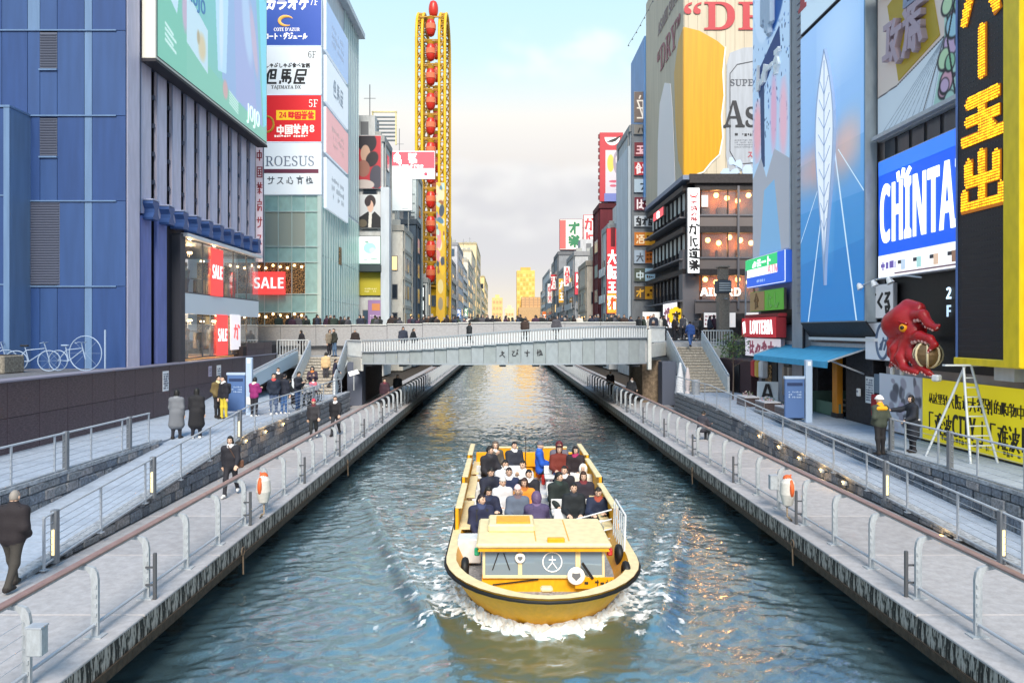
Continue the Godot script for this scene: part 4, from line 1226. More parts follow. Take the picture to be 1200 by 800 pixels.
			3:
				latin(f, "ROESUS", V(-0.1, 0.55, z), 1.05, print_mat("7d8aa0"), 0.95, true, false)
				part("plum_strip", block(4.2, 0.32, 0.015), print_mat("7e3f58"), f, V(0.0, -0.2, z + 0.01))
				glyphs(f, "サス心斎橋", V(-1.9, -0.55, z), Vector2(0.62, 0.66), 0.07, print_mat("5c6672"), false, 0.02, "lettering", 0.0, 1.2)
		if i != 1: fine_print(g, V(0, 0, zg), 4.6, h * 0.5, 3, print_mat(["bccdea", "", "ecc6c4", "b8c2cc"][i]), 30 + i, "lettering")

# ------------------------------------------------------------------ ordinary city buildings with real windows
# s: which bank; the canal-side face is at x = xf; style picks the window pattern
func city_block(label: String, s: int, xf: float, width: float, d0: float, d1: float, top: float, wall: String, style: int, floor_h := 3.2, bay := 2.4) -> Node3D:
	var o := thing("city_building", label, "building")
	var r := RandomNumberGenerator.new(); r.seed = int(d0 * 7.0 + top)
	var wm := wall_mat(wall)
	var xc := xf + s * width / 2
	var dc := (d0 + d1) / 2
	part("wall", block(width, top - 1.0, d1 - d0, 0.05), wm, o, V(xc, (top + 1.0) / 2, -dc))
	var frame := mat("window frame grey", Color(0.45, 0.46, 0.48), 0.5, 0.3)
	var panes := [mat("window dark", Color(0.16, 0.19, 0.23), 0.12), mat("window blue", Color(0.28, 0.36, 0.44), 0.12), mat("window blind", Color(0.62, 0.66, 0.63), 0.7), mat("window lit", Color(0.95, 0.78, 0.5), 0.5, 0.0, "", Vector3.ONE, 0.0, 0.5)]
	var trim := wall_mat(Color(wall).darkened(0.22).to_html(false))
	var nf := int((top - 5.2) / floor_h)
	var nw := maxi(1, int((d1 - d0 - 0.6) / bay))
	var nx := maxi(1, int((width - 0.6) / bay))
	var side_turn := V(0, R90 if s > 0 else L90, 0)
	for f in nf:
		var y := 5.2 + f * floor_h + floor_h * 0.5
		for side in 2:
			var n := nw if side == 0 else mini(nx, 6)
			for k in n:
				var pm: Material = panes[[0, 0, 1, 2, 0, 1, 3][r.randi() % 7]]
				var ww := bay * (0.62 if style != 1 else 0.9)
				var wh := floor_h * (0.52 if style != 1 else 0.6)
				var at := V(xf - s * 0.02, y, -d0 - (d1 - d0) * (k + 0.5) / n) if side == 0 else V(xf + s * (k + 0.5) * minf(width / n, bay * 1.1), y, -d0 + 0.02)
				var w := part("window", block(ww, wh, 0.16), frame, o, at, side_turn if side == 0 else Vector3.ZERO)
				part("pane", block(ww - 0.16, wh - 0.16, 0.03), pm, w, V(0, 0, 0.075))
				if style == 2:
					part("ledge", block(bay * 0.96, 0.12, 0.5), trim, w, V(0, -wh / 2 - 0.1, 0.2))
					part("balcony_front", block(bay * 0.96, floor_h * 0.3, 0.08), wm, w, V(0, -wh / 2 + 0.15, 0.45))
		if style == 3: part("floor_band", block(0.12, 0.35, d1 - d0), trim, o, V(xf - s * 0.08, y + floor_h * 0.48, -dc))
	part("parapet", block(width + 0.3, 0.7, d1 - d0 + 0.3, 0.04), trim, o, V(xc, top + 0.2, -dc))
	# things on the roof
	var pent := part("stair_house", block(width * 0.35, 2.6, minf(4.0, (d1 - d0) * 0.5)), wm, o, V(xf + s * width * 0.35, top + 1.6, -dc))
	part("roof_door", block(0.8, 1.9, 0.05), frame, pent, V(0, -0.3, minf(4.0, (d1 - d0) * 0.5) / 2 + 0.02))
	for k in 3:
		part("air_conditioner", block(0.9, 0.8, 0.5, 0.03), mat("unit grey", Color(0.62, 0.63, 0.62), 0.6), o, V(xf + s * (0.9 + k * 1.6), top + 0.9, -d0 - 1.2 - r.randf() * 2.0))
	var an := MB.new()
	an.tube([Vector3.ZERO, V(0, r.randf_range(2.5, 5.0), 0)], 0.05, 5)
	an.tube([V(-0.6, 2.2, 0), V(0.6, 2.2, 0)], 0.03, 5)
	part("aerial", an.done(), frame, o, V(xf + s * width * 0.3, top + 2.8, -dc))
	# ducts and pipes down the canal face
	for k in 2:
		var p := MB.new()
		p.tube([V(0, 3.0, 0), V(0, top, 0)], 0.1, 6)
		part("drain_pipe", p.done(), trim, o, V(xf - s * 0.12, 0, -d0 - 0.5 - k * (d1 - d0 - 1.0)))
	return o

func left_row() -> void:
	# portrait building: a white pier beside a column of posters
	var o := city_block("narrow pale building carrying a column of posters and a lit green screen", -1, -11.9, 6.0, 74.0, 79.0, 24.5, "dce0e2", 0)
	part("pier", block(0.85, 17.0, 1.0, 0.03), mat("tower white", Color(0.80, 0.84, 0.88)), o, V(-11.6, 11.2, -73.6))
	var p1 := Paint.new(96, 192, Color("c63a44"), Color("b93340"))
	p1.blob(0.38, 0.12, 0.42, 0.20, Color("2b2630")); p1.blob(0.30, 0.34, 0.22, 0.17, Color("caa58f")); p1.blob(0.60, 0.44, 0.25, 0.16, Color("30292f"), 0.1, 0.7); p1.blob(0.2, 0.62, 0.30, 0.16, Color("9c6c5e")); p1.blob(0.8, 0.78, 0.3, 0.22, Color("4a4a58")); p1.blob(0.2, 0.93, 0.5, 0.1, Color("c9bdb8"))
	var a := board("portrait_poster", "tall red poster with a dark haired head, top of the poster column", "poster", V(-13.2, 22.3, -73.9), 0.0, 2.3, 5.3, 0.2, print_mat("b93340"), paint("d8d8d8"))
	picture(a, 2.2, 5.2, image_mat("poster one", p1.im))
	var p2 := Paint.new(96, 112, Color("d9dde0"), Color("c9ccd2"))
	p2.blob(0.5, 0.2, 0.24, 0.2, Color("3a3034")); p2.blob(0.5, 0.34, 0.14, 0.18, Color("e2b9a4")); p2.blob(0.38, 0.2, 0.14, 0.14, Color("3d3136")); p2.poly([[0.0, 0.68], [0.4, 0.5], [0.55, 0.6], [0.7, 0.5], [1, 0.7], [1, 1], [0, 1]], Color("26262c")); p2.poly([[0.44, 0.54], [0.58, 0.54], [0.55, 0.98], [0.4, 0.98]], Color("e8e3dc")); p2.blob(0.15, 0.85, 0.2, 0.12, Color("6d6353"))
	var c := board("portrait_poster", "pale poster of a person in a dark jacket, second in the poster column", "poster", V(-13.15, 17.4, -73.9), 0.0, 2.3, 3.4, 0.2, print_mat("d9dde0"), paint("d8d8d8"))
	picture(c, 2.2, 3.3, image_mat("poster two", p2.im))
	var p3 := Paint.new(96, 96, Color("dff6ee"), Color("cdeee0"))
	p3.blob(0.5, 0.42, 0.3, 0.2, Color("8fdcb8")); p3.blob(0.62, 0.5, 0.14, 0.1, Color("a9e6c6")); p3.blob(0.35, 0.2, 0.1, 0.03, Color("5f7d76")); p3.blob(0.7, 0.82, 0.18, 0.03, Color("8aa39c")); p3.blob(0.3, 0.86, 0.1, 0.03, Color("9ab0aa"))
	var sc := board("video_screen", "small lit green and white screen between the posters and the yellow panel", "screen", V(-13.1, 13.5, -73.6), 0.0, 2.2, 2.8, 0.5, print_mat("40484a"), print_mat("39464a"), 0.1)
	picture(sc, 2.05, 2.65, image_mat("green screen", p3.im, 0.4, 0.28))
	part("casing", block(2.3, 0.7, 1.0, 0.05), print_mat("39464a"), sc, V(0, -1.8, 0.2))
	var y := board("sign_board", "plain olive yellow panel under the small green screen", "sign", V(-13.15, 10.3, -73.9), 0.0, 2.4, 2.5, 0.1, print_mat("c2b535"), paint("a09a3a"))
	fine_print(y, V(0, -0.7, fz(y)), 1.2, 0.5, 2, print_mat("e4dfa0"), 4)
	var pu := board("shop_board", "lilac shop board with an orange picture at street level under the yellow panel", "sign", V(-12.6, 7.3, -73.3), 0.0, 1.4, 2.6, 0.1, print_mat("a07fb0"), paint("8f7a9c"))
	part("orange_print", block(0.8, 0.7, 0.02), print_mat("d88e5a"), pu, V(0.1, 0.6, fz(pu)))
	fine_print(pu, V(0, -0.5, fz(pu)), 1.0, 0.7, 3, print_mat("d8cade"), 9)
	# next: tax free board on its own building
	var t := city_block("beige mid-rise building behind the white billboard", -1, -11.3, 7.0, 84.0, 92.0, 17.0, "e2dfd6", 3)
	var g2 := city_block("grey ribbed tower behind the white billboard and the yellow wheel", -1, -11.4, 9.0, 98.0, 104.5, 26.0, "c2ced2", 0, 3.0, 4.0)
	for k in 14: part("cladding_rib", block(8.6, 0.12, 0.08), wall_mat("9aa9ae"), g2, V(-15.9, 8.0 + k * 1.2, -97.95))
	var rf := board("roof_sign", "red and white tax free roof sign beside the yellow wheel", "sign", V(-11.2, 25.6, -90.2), 0.0, 6.0, 3.4, 0.4, print_mat("f3eeee", 0.25), paint("dedede"))
	part("red_field", block(5.9, 2.0, 0.02), print_mat("e04a58", 0.25), rf, V(0, 0.6, fz(rf) + 0.012))
	glyphs(rf, "免税", V(-2.2, 1.5, fz(rf) + 0.022), Vector2(1.25, 1.25), 0.2, print_mat("fbf3f0", 0.3), false, 0.02, "lettering", 0.0, 1.5)
	latin(rf, "Tax Free", V(0.1, -0.12, fz(rf) + 0.022), 0.75, print_mat("fbf3f0", 0.3))
	var em := MB.new(); em.lathe(Vector3.ZERO, [Vector2(0.0, 0.03), Vector2(0.22, 0.03), Vector2(0.22, 0.0)], 14)
	part("round_emblem", em.done(), print_mat("c9506c"), rf, V(1.9, -1.1, fz(rf)), V(PI / 2, 0, 0))
	var wb := board("billboard", "blank white roof billboard below the tax free sign", "billboard", V(-12.3, 22.0, -86.0), 0.0, 3.7, 5.2, 0.3, print_mat("e0e8ea", 0.04), paint("c9ced0"))
	fine_print(wb, V(1.2, -2.35, fz(wb)), 0.9, 0.15, 1, print_mat("9aa6aa"), 2)
	for e in [-1.4, 0.0, 1.4]:
		part("strut", block(0.12, 2.6, 0.12), paint("8d9294"), wb, V(e, -3.6, 0.1))
	var fr := thing("roof_frame", "pale steel frame with louvres on the roof next to the red portrait poster", "frame", V(-12.2, 24.7, -76.5))
	for e in [[-1.2, 0.0], [1.2, 0.0]]: part("post", block(0.14, 3.4, 0.14), paint("d9cf9a"), fr, V(e[0], 1.7, 0))
	part("beam", block(2.6, 0.14, 0.14), paint("d9cf9a"), fr, V(0, 3.4, 0))
	for k in 7: part("louvre_slat", block(2.2, 0.1, 0.3), paint("7d858a"), fr, V(0, 0.5 + k * 0.4, -0.1), V(0.6, 0, 0))
	city_block("dark slate blue building right of the beige one", -1, -10.9, 6.0, 93.0, 97.8, 19.0, "4a5a6b", 1)
	var sm := city_block("slim white building with a dark sign shaft, left of the yellow wheel", -1, -10.7, 5.0, 105.0, 109.0, 12.5, "d4d8d8", 0)
	part("dark_shaft", block(1.3, 6.0, 0.2), paint("2f353b"), sm, V(-11.6, 9.0, -104.95))
	for k in 3: part("white_sign", block(0.7, 1.3, 0.1), print_mat("eef2f2", 0.2), sm, V(-11.5, 7.2 + k * 1.9, -104.8))
	var rows := [[128.0, 146.0, -10.2, 23.5, "d2c8c0", 3], [147.0, 163.0, -10.4, 19.5, "b8b4b2", 2], [164.0, 186.0, -10.0, 24.5, "c6c8d2", 0], [187.0, 212.0, -10.3, 22.0, "dcdcde", 2], [213.0, 246.0, -10.0, 25.5, "e2dccf", 3], [247.0, 282.0, -10.4, 32.0, "e9e0c8", 0], [283.0, 330.0, -10.0, 38.5, "ecdcb4", 3], [331.0, 380.0, -9.6, 24.0, "e2d9c6", 2], [381.0, 462.0, -9.4, 33.0, "ecd49a", 1]]
	var words := ["brown grey building just past the yellow wheel on the left bank", "dark balconied building second past the yellow wheel on the left bank", "blue grey office block with a roof tank on the left bank, far off", "white balconied flats on the left bank, far off", "cream banded block on the left bank, far off", "tall pale gold block far down the left bank", "tallest sunlit golden block far down the left bank", "low balconied block near the end of the left bank", "golden glass block closing the left bank"]
	for k in rows.size():
		var q = rows[k]
		city_block(words[k], -1, q[2], 12.0, q[0], q[1], q[3], q[4], q[5], 3.2 if k < 5 else 4.2, 2.6 if k < 4 else 5.0)

# the yellow oblong wheel: two stadium-shaped lattice tracks with cabins between
func yellow_wheel() -> void:
	var b := city_block("yellow shop building under the oblong wheel, with painted panels", -1, -8.6, 4.2, 111.0, 121.0, 12.0, "d8b21c", 0)
	var o := thing("ferris_wheel", "tall yellow oblong ferris wheel with red cabins, edge-on beside the canal", "ferris wheel", V(-10.6, 0, -114.0))
	var yel := mat("wheel yellow", Color(0.93, 0.74, 0.06), 0.45, 0.0, "soft", V(0.2, 0.2, 0.2))
	var yd := mat("wheel ochre", Color(0.72, 0.54, 0.08), 0.55, 0.0, "soft", V(0.2, 0.2, 0.2))
	var lo := 11.0; var hi := 48.6; var rad := 5.2
	var path := func(r: float, x: float) -> Array:
		var pts := []
		for k in 17: pts.append(V(x, hi + sin(PI * k / 16.0) * r, cos(PI * k / 16.0) * r))
		for k in 17: pts.append(V(x, lo - sin(PI * k / 16.0) * r, -cos(PI * k / 16.0) * r))
		return pts
	for x in [-1.65, 1.7]:
		for e in [[rad, 0.34], [rad - 1.3, 0.22]]:
			for dx in [-0.42, 0.42]:
				var m := MB.new(); m.tube(path.call(e[0], x + dx), e[1] * 0.62, 8, true)
				part("track", m.done(), yel if e[0] == rad else yd, o)
		var lat := MB.new()
		var a: Array = path.call(rad, x - 0.42); var c: Array = path.call(rad - 1.3, x + 0.42); var g: Array = path.call(rad, x + 0.42)
		for k in a.size():
			var nx := (k + 1) % a.size()
			var seg := 1 if (a[nx] - a[k]).length() < 3.0 else 22
			for q in seg:
				var t0 := float(q) / seg; var t1 := float(q + 1) / seg
				var p0: Vector3 = a[k].lerp(a[nx], t0); var p1: Vector3 = a[k].lerp(a[nx], t1)
				var c0: Vector3 = c[k].lerp(c[nx], t0); var c1: Vector3 = c[k].lerp(c[nx], t1)
				var g0: Vector3 = g[k].lerp(g[nx], t0); var g1: Vector3 = g[k].lerp(g[nx], t1)
				lat.bar(p0, c1, 0.12, 0.12); lat.bar(p1, c0, 0.12, 0.12); lat.bar(p0, g1, 0.12, 0.12); lat.bar(g0, p0, 0.14, 0.14); lat.bar(g0, c1, 0.10, 0.10)
		part("lattice", lat.done(), yd, o).set_meta("kind", "stuff")
	var cab := MB.new()
	var pr := []
	for k in 13: pr.append(Vector2(0.12 + 0.62 * sin(PI * k / 12.0) ** 0.4, -1.35 + 2.7 * k / 12.0))
	cab.lathe(Vector3.ZERO, pr, 14)
	var cm := cab.done()
	var redm := mat("cabin red", Color(0.80, 0.18, 0.12), 0.35, 0.0, "soft", V(0.3, 0.3, 0.3))
	var win := MB.new(); win.lathe(Vector3.ZERO, [Vector2(0.72, -0.35), Vector2(0.77, -0.3), Vector2(0.77, 0.42), Vector2(0.72, 0.48)], 14)
	var wm := win.done()
	var hoop := MB.new(); hoop.lathe(Vector3.ZERO, [Vector2(0.5, 1.1), Vector2(0.6, 1.5), Vector2(0.2, 1.75), Vector2(0.0, 1.76)], 10)
	for k in 11:
		for side in [1, -1]:
			var y := 14.0 + k * 3.62
			if y > hi + 2.0: continue
			var cb := part("cabin", cm, redm, o, V(0.0, y, side * (rad - 0.6)))
			part("window_band", wm, mat("cabin window", Color(0.82, 0.45, 0.32), 0.2), cb)
			part("cap", hoop.done() if k < 0 else meshes.get_or_add("cabin cap", hoop.done()), yd, cb)
			part("axle", block(3.2, 0.18, 0.18), yd, o, V(0, y + 1.6, side * (rad - 0.6)))
			part("cross_bar", block(3.4, 0.12, 0.12), yd, o, V(0, y - 1.9, side * (rad - 0.2)))
	part("cabin", cm, redm, o, V(0, hi + rad + 0.9, 0.4))
	# painted panels on the lower front
	var pn := board("painted_panel", "tall painted panel with pink, blue and yellow figures below the yellow wheel", "sign", V(-9.05, 16.6, -108.2), 0.0, 1.25, 21.0, 0.25, print_mat("d8c04a"), yel, 0.0)
	var p := Paint.new(64, 512, Color("c9b04a"), Color("caa12e"))
	var r := RandomNumberGenerator.new(); r.seed = 8
	for k in 46:
		p.blob(r.randf(), r.randf_range(0.0, 0.62), r.randf_range(0.12, 0.4), r.randf_range(0.012, 0.045), [Color("c98a94"), Color("4c7894"), Color("d8c9a8"), Color("3c4a5c"), Color("d9b02c"), Color("8c5a3c"), Color("a8c4c0")][r.randi() % 7], 0.2, r.randf())
	p.blob(0.5, 0.72, 0.34, 0.05, Color("cfc08a")); p.blob(0.5, 0.84, 0.30, 0.045, Color("8c8470"))
	picture(pn, 1.2, 20.9, image_mat("wheel panel", p.im, 0.6))
	for e in [-1.0, 1.0]: part("post", block(0.5, 14.0, 0.5), yel, o, V(e * 1.75, 5.0, rad + 0.3))
	# stays on the left
	var st := MB.new()
	for e in [[V(-2.0, 25.0, 3.0), V(-7.5, 22.5, 8.0)], [V(-2.0, 28.0, 3.0), V(-8.5, 24.5, 8.0)], [V(-2.0, 22.0, 3.0), V(-6.0, 20.5, 8.0)]]: st.bar(e[0], e[1], 0.16, 0.16)
	part("stay", st.done(), mat("stay grey", Color(0.45, 0.46, 0.5), 0.5, 0.3), o)

func far_end() -> void:
	var gold := [mat("sunlit cladding", Color(0.93, 0.77, 0.40), 0.6, 0.0, "soft", V(0.02, 0.02, 0.02)), mat("sunlit cladding b", Color(0.86, 0.68, 0.34), 0.6, 0.0, "soft", V(0.02, 0.02, 0.02))]
	var o := thing("tower_block", "golden glass tower standing at the far end of the canal", "building", V(16.0, 0, -520.0))
	part("wall", block(12.6, 46.0, 14.0, 0.2), gold[0], o, V(0, 24.0, 0))
	for f in 14:
		for k in 6:
			part("window", block(1.5, 2.0, 0.1), gold[1] if (f + k) % 3 else mat("sunlit glass", Color(0.95, 0.85, 0.55), 0.15, 0.3), o, V(-5.1 + k * 2.05, 4.0 + f * 3.05, 7.02))
	part("roof_house", block(7.0, 2.5, 7.0), gold[1], o, V(0, 48.2, 0))
	var w := thing("office_block", "broad tan office block with three tiers in front of the golden tower", "building", V(22.3, 0, -505.0))
	for e in [[0.0, 27.0, 19.0, 11.0], [1.0, 20.0, 25.0, 15.0], [-0.5, 12.0, 27.0, 18.0]]:
		part("tier", block(e[2], e[1], e[3]), wall_mat("c9a67c" if e[0] != 0.0 else "bd9a78"), w, V(e[0], e[1] / 2 + 1.0, 0))
	for f in 4:
		for k in 7: part("window", block(2.0, 1.4, 0.1), mat("sunlit glass b", Color(0.78, 0.62, 0.45), 0.3), w, V(-8.5 + k * 2.8, 21.8 + f * 1.7, 5.6))
	var spots := [[-3.5, 26.0, 7.0, "e8cd8c", "low golden block at the end of the canal, left of the golden tower"], [4.5, 19.0, 6.0, "eadcb0", "pale block with a small roof tower, left of the golden tower"], [41.0, 24.0, 9.0, "c3b5ad", "grey pink block right of the golden tower"], [54.0, 38.0, 10.0, "c9c9cc", "pale slab at the end of the right bank"]]
	for q in spots:
		var b := thing("distant_building", q[4], "building", V(q[0], 0, -490.0))
		part("wall", block(q[2], q[1], 10.0, 0.1), wall_mat(q[3]), b, V(0, q[1] / 2 + 1, 0))
		part("roof_house", block(q[2] * 0.4, 2.2, 3.0), wall_mat(q[3]), b, V(0, q[1] + 2, 0))
		for f in int(q[1] / 4.0):
			for k in 3: part("window", block(q[2] * 0.2, 1.8, 0.1), mat("sunlit glass b", Color(0.78, 0.62, 0.45), 0.3), b, V((k - 1) * q[2] * 0.3, 4 + f * 4.0, 5.02))

func right_row() -> void:
	# the shaft of small restaurant signs
	var o := city_block("tall grey building with a shaft of small stacked restaurant signs on its front", 1, 12.75, 7.0, 74.0, 82.0, 25.5, "ced2d6", 0, 3.2, 4.0)
	part("light_side", block(0.2, 20.0, 7.8), mat("pale side", Color(0.78, 0.83, 0.88), 0.6, 0.0, "soft", V(0.1, 0.03, 0.1)), o, V(12.65, 14.0, -78.0))
	part("sign_shaft", block(2.5, 22.5, 0.5), wall_mat("8a9098"), o, V(14.05, 14.8, -73.8))
	var slots := [
		[108, 144, "6d5f5a", "e6dccf", "白本", "top brown board with pale lettering on the sign shaft"], [147, 158, "7a7672", "2a2a2c", "パウ", "grey board with black lettering, second on the sign shaft"],
		[167, 184, "6e2230", "e8b9bd", "玉玉", "maroon board with two pale characters on the sign shaft"], [190, 206, "b3262f", "f0dede", "食ング", "bright red board on the sign shaft"],
		[210, 226, "a9bccb", "20242c", "木", "pale blue board with one black character on the sign shaft"], [231, 247, "6b1f33", "f2e3e6", "はや", "plum board with large white hiragana on the sign shaft"],
		[253, 266, "c6ced6", "2a2d33", "白木屋", "pale board with three black characters on the sign shaft"],
		[272, 288, "c9762a", "f0d8b0", "酒", "orange and tan pair of boards on the sign shaft"], [293, 309, "9fb0c2", "4a4f5a", "大", "blue grey and orange pair of boards on the sign shaft"],
		[314, 330, "4e564c", "c9d8dc", "中", "dark green and pale blue pair of boards on the sign shaft"], [335, 351, "5a4a38", "d8a53a", "本", "dark brown and gold pair of boards on the sign shaft"]]
	for k in slots.size():
		var q = slots[k]
		var y0: float = 5.6 + (387.0 - q[0]) * 73.6 / 870.0
		var y1: float = 5.6 + (387.0 - q[1]) * 73.6 / 870.0
		var b := board("stacked_sign", q[5], "sign", V(14.05, (y0 + y1) / 2, -73.55), 0.0, 2.1, y0 - y1, 0.18, print_mat(q[2], 0.06), paint("9aa0a6"), 0.03)
		if k >= 7: part("second_board", block(0.98, y0 - y1 - 0.1, 0.02), print_mat(["d89a2c", "c9702c", "a9cbe0", "d89c2c"][k - 7], 0.06), b, V(0.53, 0, fz(b) + 0.012))
		var t: String = q[4]
		var cw := minf((y0 - y1) * 0.8, 1.9 / t.length())
		if k >= 7: glyphs(b, t, V(-0.9, (y0 - y1) * 0.35, fz(b)), Vector2(0.85, (y0 - y1) * 0.7), 0.12, print_mat(q[3], 0.08))
		else: glyphs(b, t, V(-cw * t.length() / 2, (y0 - y1) * 0.40, fz(b)), Vector2(cw, (y0 - y1) * 0.8), 0.14, print_mat(q[3], 0.08))
		if k >= 7: fine_print(b, V(0.53, 0, fz(b) + 0.022), 0.7, (y0 - y1) * 0.6, 2, print_mat("6b3a1c"), k)
	# red framed sign and the maroon pylon
	var m := city_block("maroon clad tower with a red framed picture sign on its head", 1, 12.2, 7.0, 93.0, 99.0, 21.0, "6f2a35", 0, 3.2, 5.0)
	var rf := board("picture_sign", "red framed picture sign with a white half-moon and black bird mark, above the maroon tower", "sign", V(13.6, 26.0, -93.2), 0.0, 2.9, 8.6, 0.5, print_mat("b23540", 0.06), paint("93303a"), 0.0)
	var hm := MB.new()
	var pts := PackedVector2Array()
	for k in 13: pts.append(Vector2(-cos(PI * k / 12.0) * 0.95, -sin(PI * k / 12.0) * 1.0))
	hm.prism(pts, 0.0, 0.02)
	part("half_moon", hm.done(), print_mat("f0eeee", 0.1), rf, V(0.1, 3.7, fz(rf)))
	var bird := MB.new(); bird.prism(PackedVector2Array([Vector2(-0.7, -0.1), Vector2(0.0, 0.22), Vector2(1.3, 0.75), Vector2(0.5, 0.0), Vector2(0.1, -0.12)]), 0.0, 0.02)
	part("bird_mark", bird.done(), print_mat("26262a"), rf, V(0.0, 3.2, fz(rf) + 0.022))
	var pp := Paint.new(64, 128, Color("cfc6cc"), Color("c9c4d0"))
	pp.blob(0.3, 0.3, 0.2, 0.2, Color("d8c25a")); pp.blob(0.7, 0.28, 0.25, 0.26, Color("9a8fa0")); pp.blob(0.72, 0.22, 0.12, 0.12, Color("dccfd8")); pp.blob(0.5, 0.72, 0.3, 0.03, Color("c45a72")); pp.blob(0.45, 0.82, 0.2, 0.03, Color("c45a72"))
	picture(rf, 2.1, 5.4, image_mat("picture sign print", pp.im), Vector2(0.3, -0.6))
	part("blue_foot", block(2.4, 1.0, 0.04), print_mat("6d78b4", 0.06), rf, V(0.3, -3.8, fz(rf) + 0.02))
	for k in 10: part("bulb_row", block(0.25, 0.5, 0.3), paint("7d2a33"), rf, V(-1.5, -3.8 + k * 0.85, 0.3))
	# the red and white vertical restaurant sign
	var os := board("vertical_sign", "tall red vertical restaurant sign with glowing white characters, left of the sign shaft", "sign", V(12.55, 12.4, -85.5), 0.0, 1.25, 9.8, 0.4, print_mat("c93a40", 0.25), paint("a8353c"), 0.05)
	glyphs(os, "大阪王将", V(-0.55, 2.6, fz(os)), Vector2(1.1, 1.75), 0.2, print_mat("ffe9e2", 0.9), true)
	part("orange_part", block(1.1, 2.2, 0.02), print_mat("e08a2c", 0.5), os, V(0, -3.7, fz(os) + 0.012)).name = "orange_board"
	glyphs(os, "本", V(-0.45, -2.8, fz(os) + 0.022), Vector2(0.9, 1.6), 0.16, print_mat("c9442c", 0.3))
	part("upper_post", block(0.5, 2.2, 0.3), paint("8c3038"), os, V(0.1, 3.9, 0.3))
	city_block("light grey building behind the red vertical sign", 1, 12.4, 6.0, 86.5, 92.0, 17.5, "dde1e5", 2, 3.2, 2.4)
	var gs := city_block("grey building carrying a green and red lettered roof sign", 1, 10.6, 7.5, 140.5, 152.0, 20.0, "8f949c", 0)
	city_block("pale building with narrow bays between the lettered roof sign and the tan building", 1, 10.9, 7.5, 112.0, 125.0, 17.0, "c9ccd2", 2)
	var a := board("roof_sign", "white roof sign with large green characters and a red side strip", "sign", V(12.95, 23.7, -140.6), 0.0, 4.4, 5.8, 0.4, print_mat("e3dcd6", 0.08), paint("8b3a40"), 0.1)
	part("red_strip", block(1.1, 5.4, 0.02), print_mat("cf5a58", 0.1), a, V(-1.55, 0, fz(a) + 0.012))
	glyphs(a, "木楽", V(-0.7, 2.6, fz(a)), Vector2(2.5, 2.5), 0.42, print_mat("2f7a55"), true)
	var k2 := board("roof_sign", "white roof sign with a large red hiragana, right of the green one", "sign", V(16.4, 24.2, -140.4), 0.0, 2.3, 6.4, 0.4, print_mat("f0e4e2", 0.12), paint("c0484e"), 0.12)
	glyphs(k2, "かに", V(-0.95, 2.8, fz(k2)), Vector2(1.9, 2.6), 0.36, print_mat("c93a44"), true)
	var ks := board("hanging_sign", "small red projecting sign with white strokes, below the green roof sign", "sign", V(11.3, 12.6, -111.0), 0.0, 1.1, 3.4, 0.35, print_mat("c94452", 0.2), paint("a8353c"), 0.05)
	glyphs(ks, "にく", V(-0.45, 1.5, fz(ks)), Vector2(0.9, 1.3), 0.18, print_mat("fff0ea", 0.5), true)
	city_block("tan narrow building between the green sign and the maroon tower", 1, 11.4, 7.0, 100.5, 110.5, 14.5, "cdc5ba", 3)
	var rows := [[126.0, 140.0, 10.6, 16.0, "c2c2c8", 2], [153.0, 162.0, 10.8, 19.5, "d6d2ce", 3], [163.0, 190.0, 11.0, 17.0, "b6b8be", 0], [191.0, 225.0, 12.2, 21.0, "dcdce0", 2], [226.0, 270.0, 14.2, 19.0, "d0cccd", 3], [271.0, 330.0, 17.0, 22.0, "dccccb", 0], [331.0, 400.0, 21.0, 20.0, "c8c2c0", 2], [401.0, 465.0, 25.5, 22.0, "d2c9bf", 3]]
	var words := ["grey balconied block just past the green roof sign on the right bank", "warm grey banded block on the right bank", "dark grey office block on the right bank, far off", "white balconied flats on the right bank, far off", "mauve grey banded block on the right bank, far off", "pinkish block far down the right bank", "pale balconied block near the end of the right bank", "cream banded block closing the right bank"]
	for k in rows.size():
		var q = rows[k]
		city_block(words[k], 1, q[2], 12.0, q[0], q[1], q[3], q[4], q[5], 3.2 if k < 4 else 4.2, 2.6 if k < 3 else 5.0)
	# street level signs right of the bridge
	var ws := board("shop_sign", "white shop board with a red fish mark at street level, under the sign shaft", "sign", V(13.2, 6.6, -66.0), 0.0, 1.6, 1.3, 0.2, print_mat("eceae6", 0.15), paint("bcbcbc"))
	part("orange_mark", block(0.7, 0.35, 0.02), print_mat("d9772c", 0.1), ws, V(-0.1, 0.1, fz(ws)))
	fine_print(ws, V(0.1, -0.35, fz(ws)), 1.2, 0.25, 1, print_mat("4a4a50"), 3)
	var ys := board("round_sign", "yellow and black flower-shaped shop sign at the foot of the crab restaurant", "sign", V(13.65, 6.75, -58.6), 0.0, 0.2, 0.2, 0.2, print_mat("e2b81c", 0.2), paint("6b5a1c"))
	var fl := MB.new()
	for k in 8:
		var e := []
		for j in 10: e.append(V(cos(TAU * k / 8) * 0.42 + cos(TAU * j / 10) * 0.22, sin(TAU * k / 8) * 0.5 + sin(TAU * j / 10) * 0.22, 0.25))
		var pl := PackedVector2Array()
		for v in e: pl.append(Vector2(v.x, v.y))
		fl.prism(pl, 0.1, 0.24 + k * 0.004)
	part("petals", fl.done(), print_mat("e2b81c", 0.2), ys)
	glyphs(ys, "木", V(-0.4, 0.45, 0.3), Vector2(0.8, 0.9), 0.13, print_mat("3a2f14"))

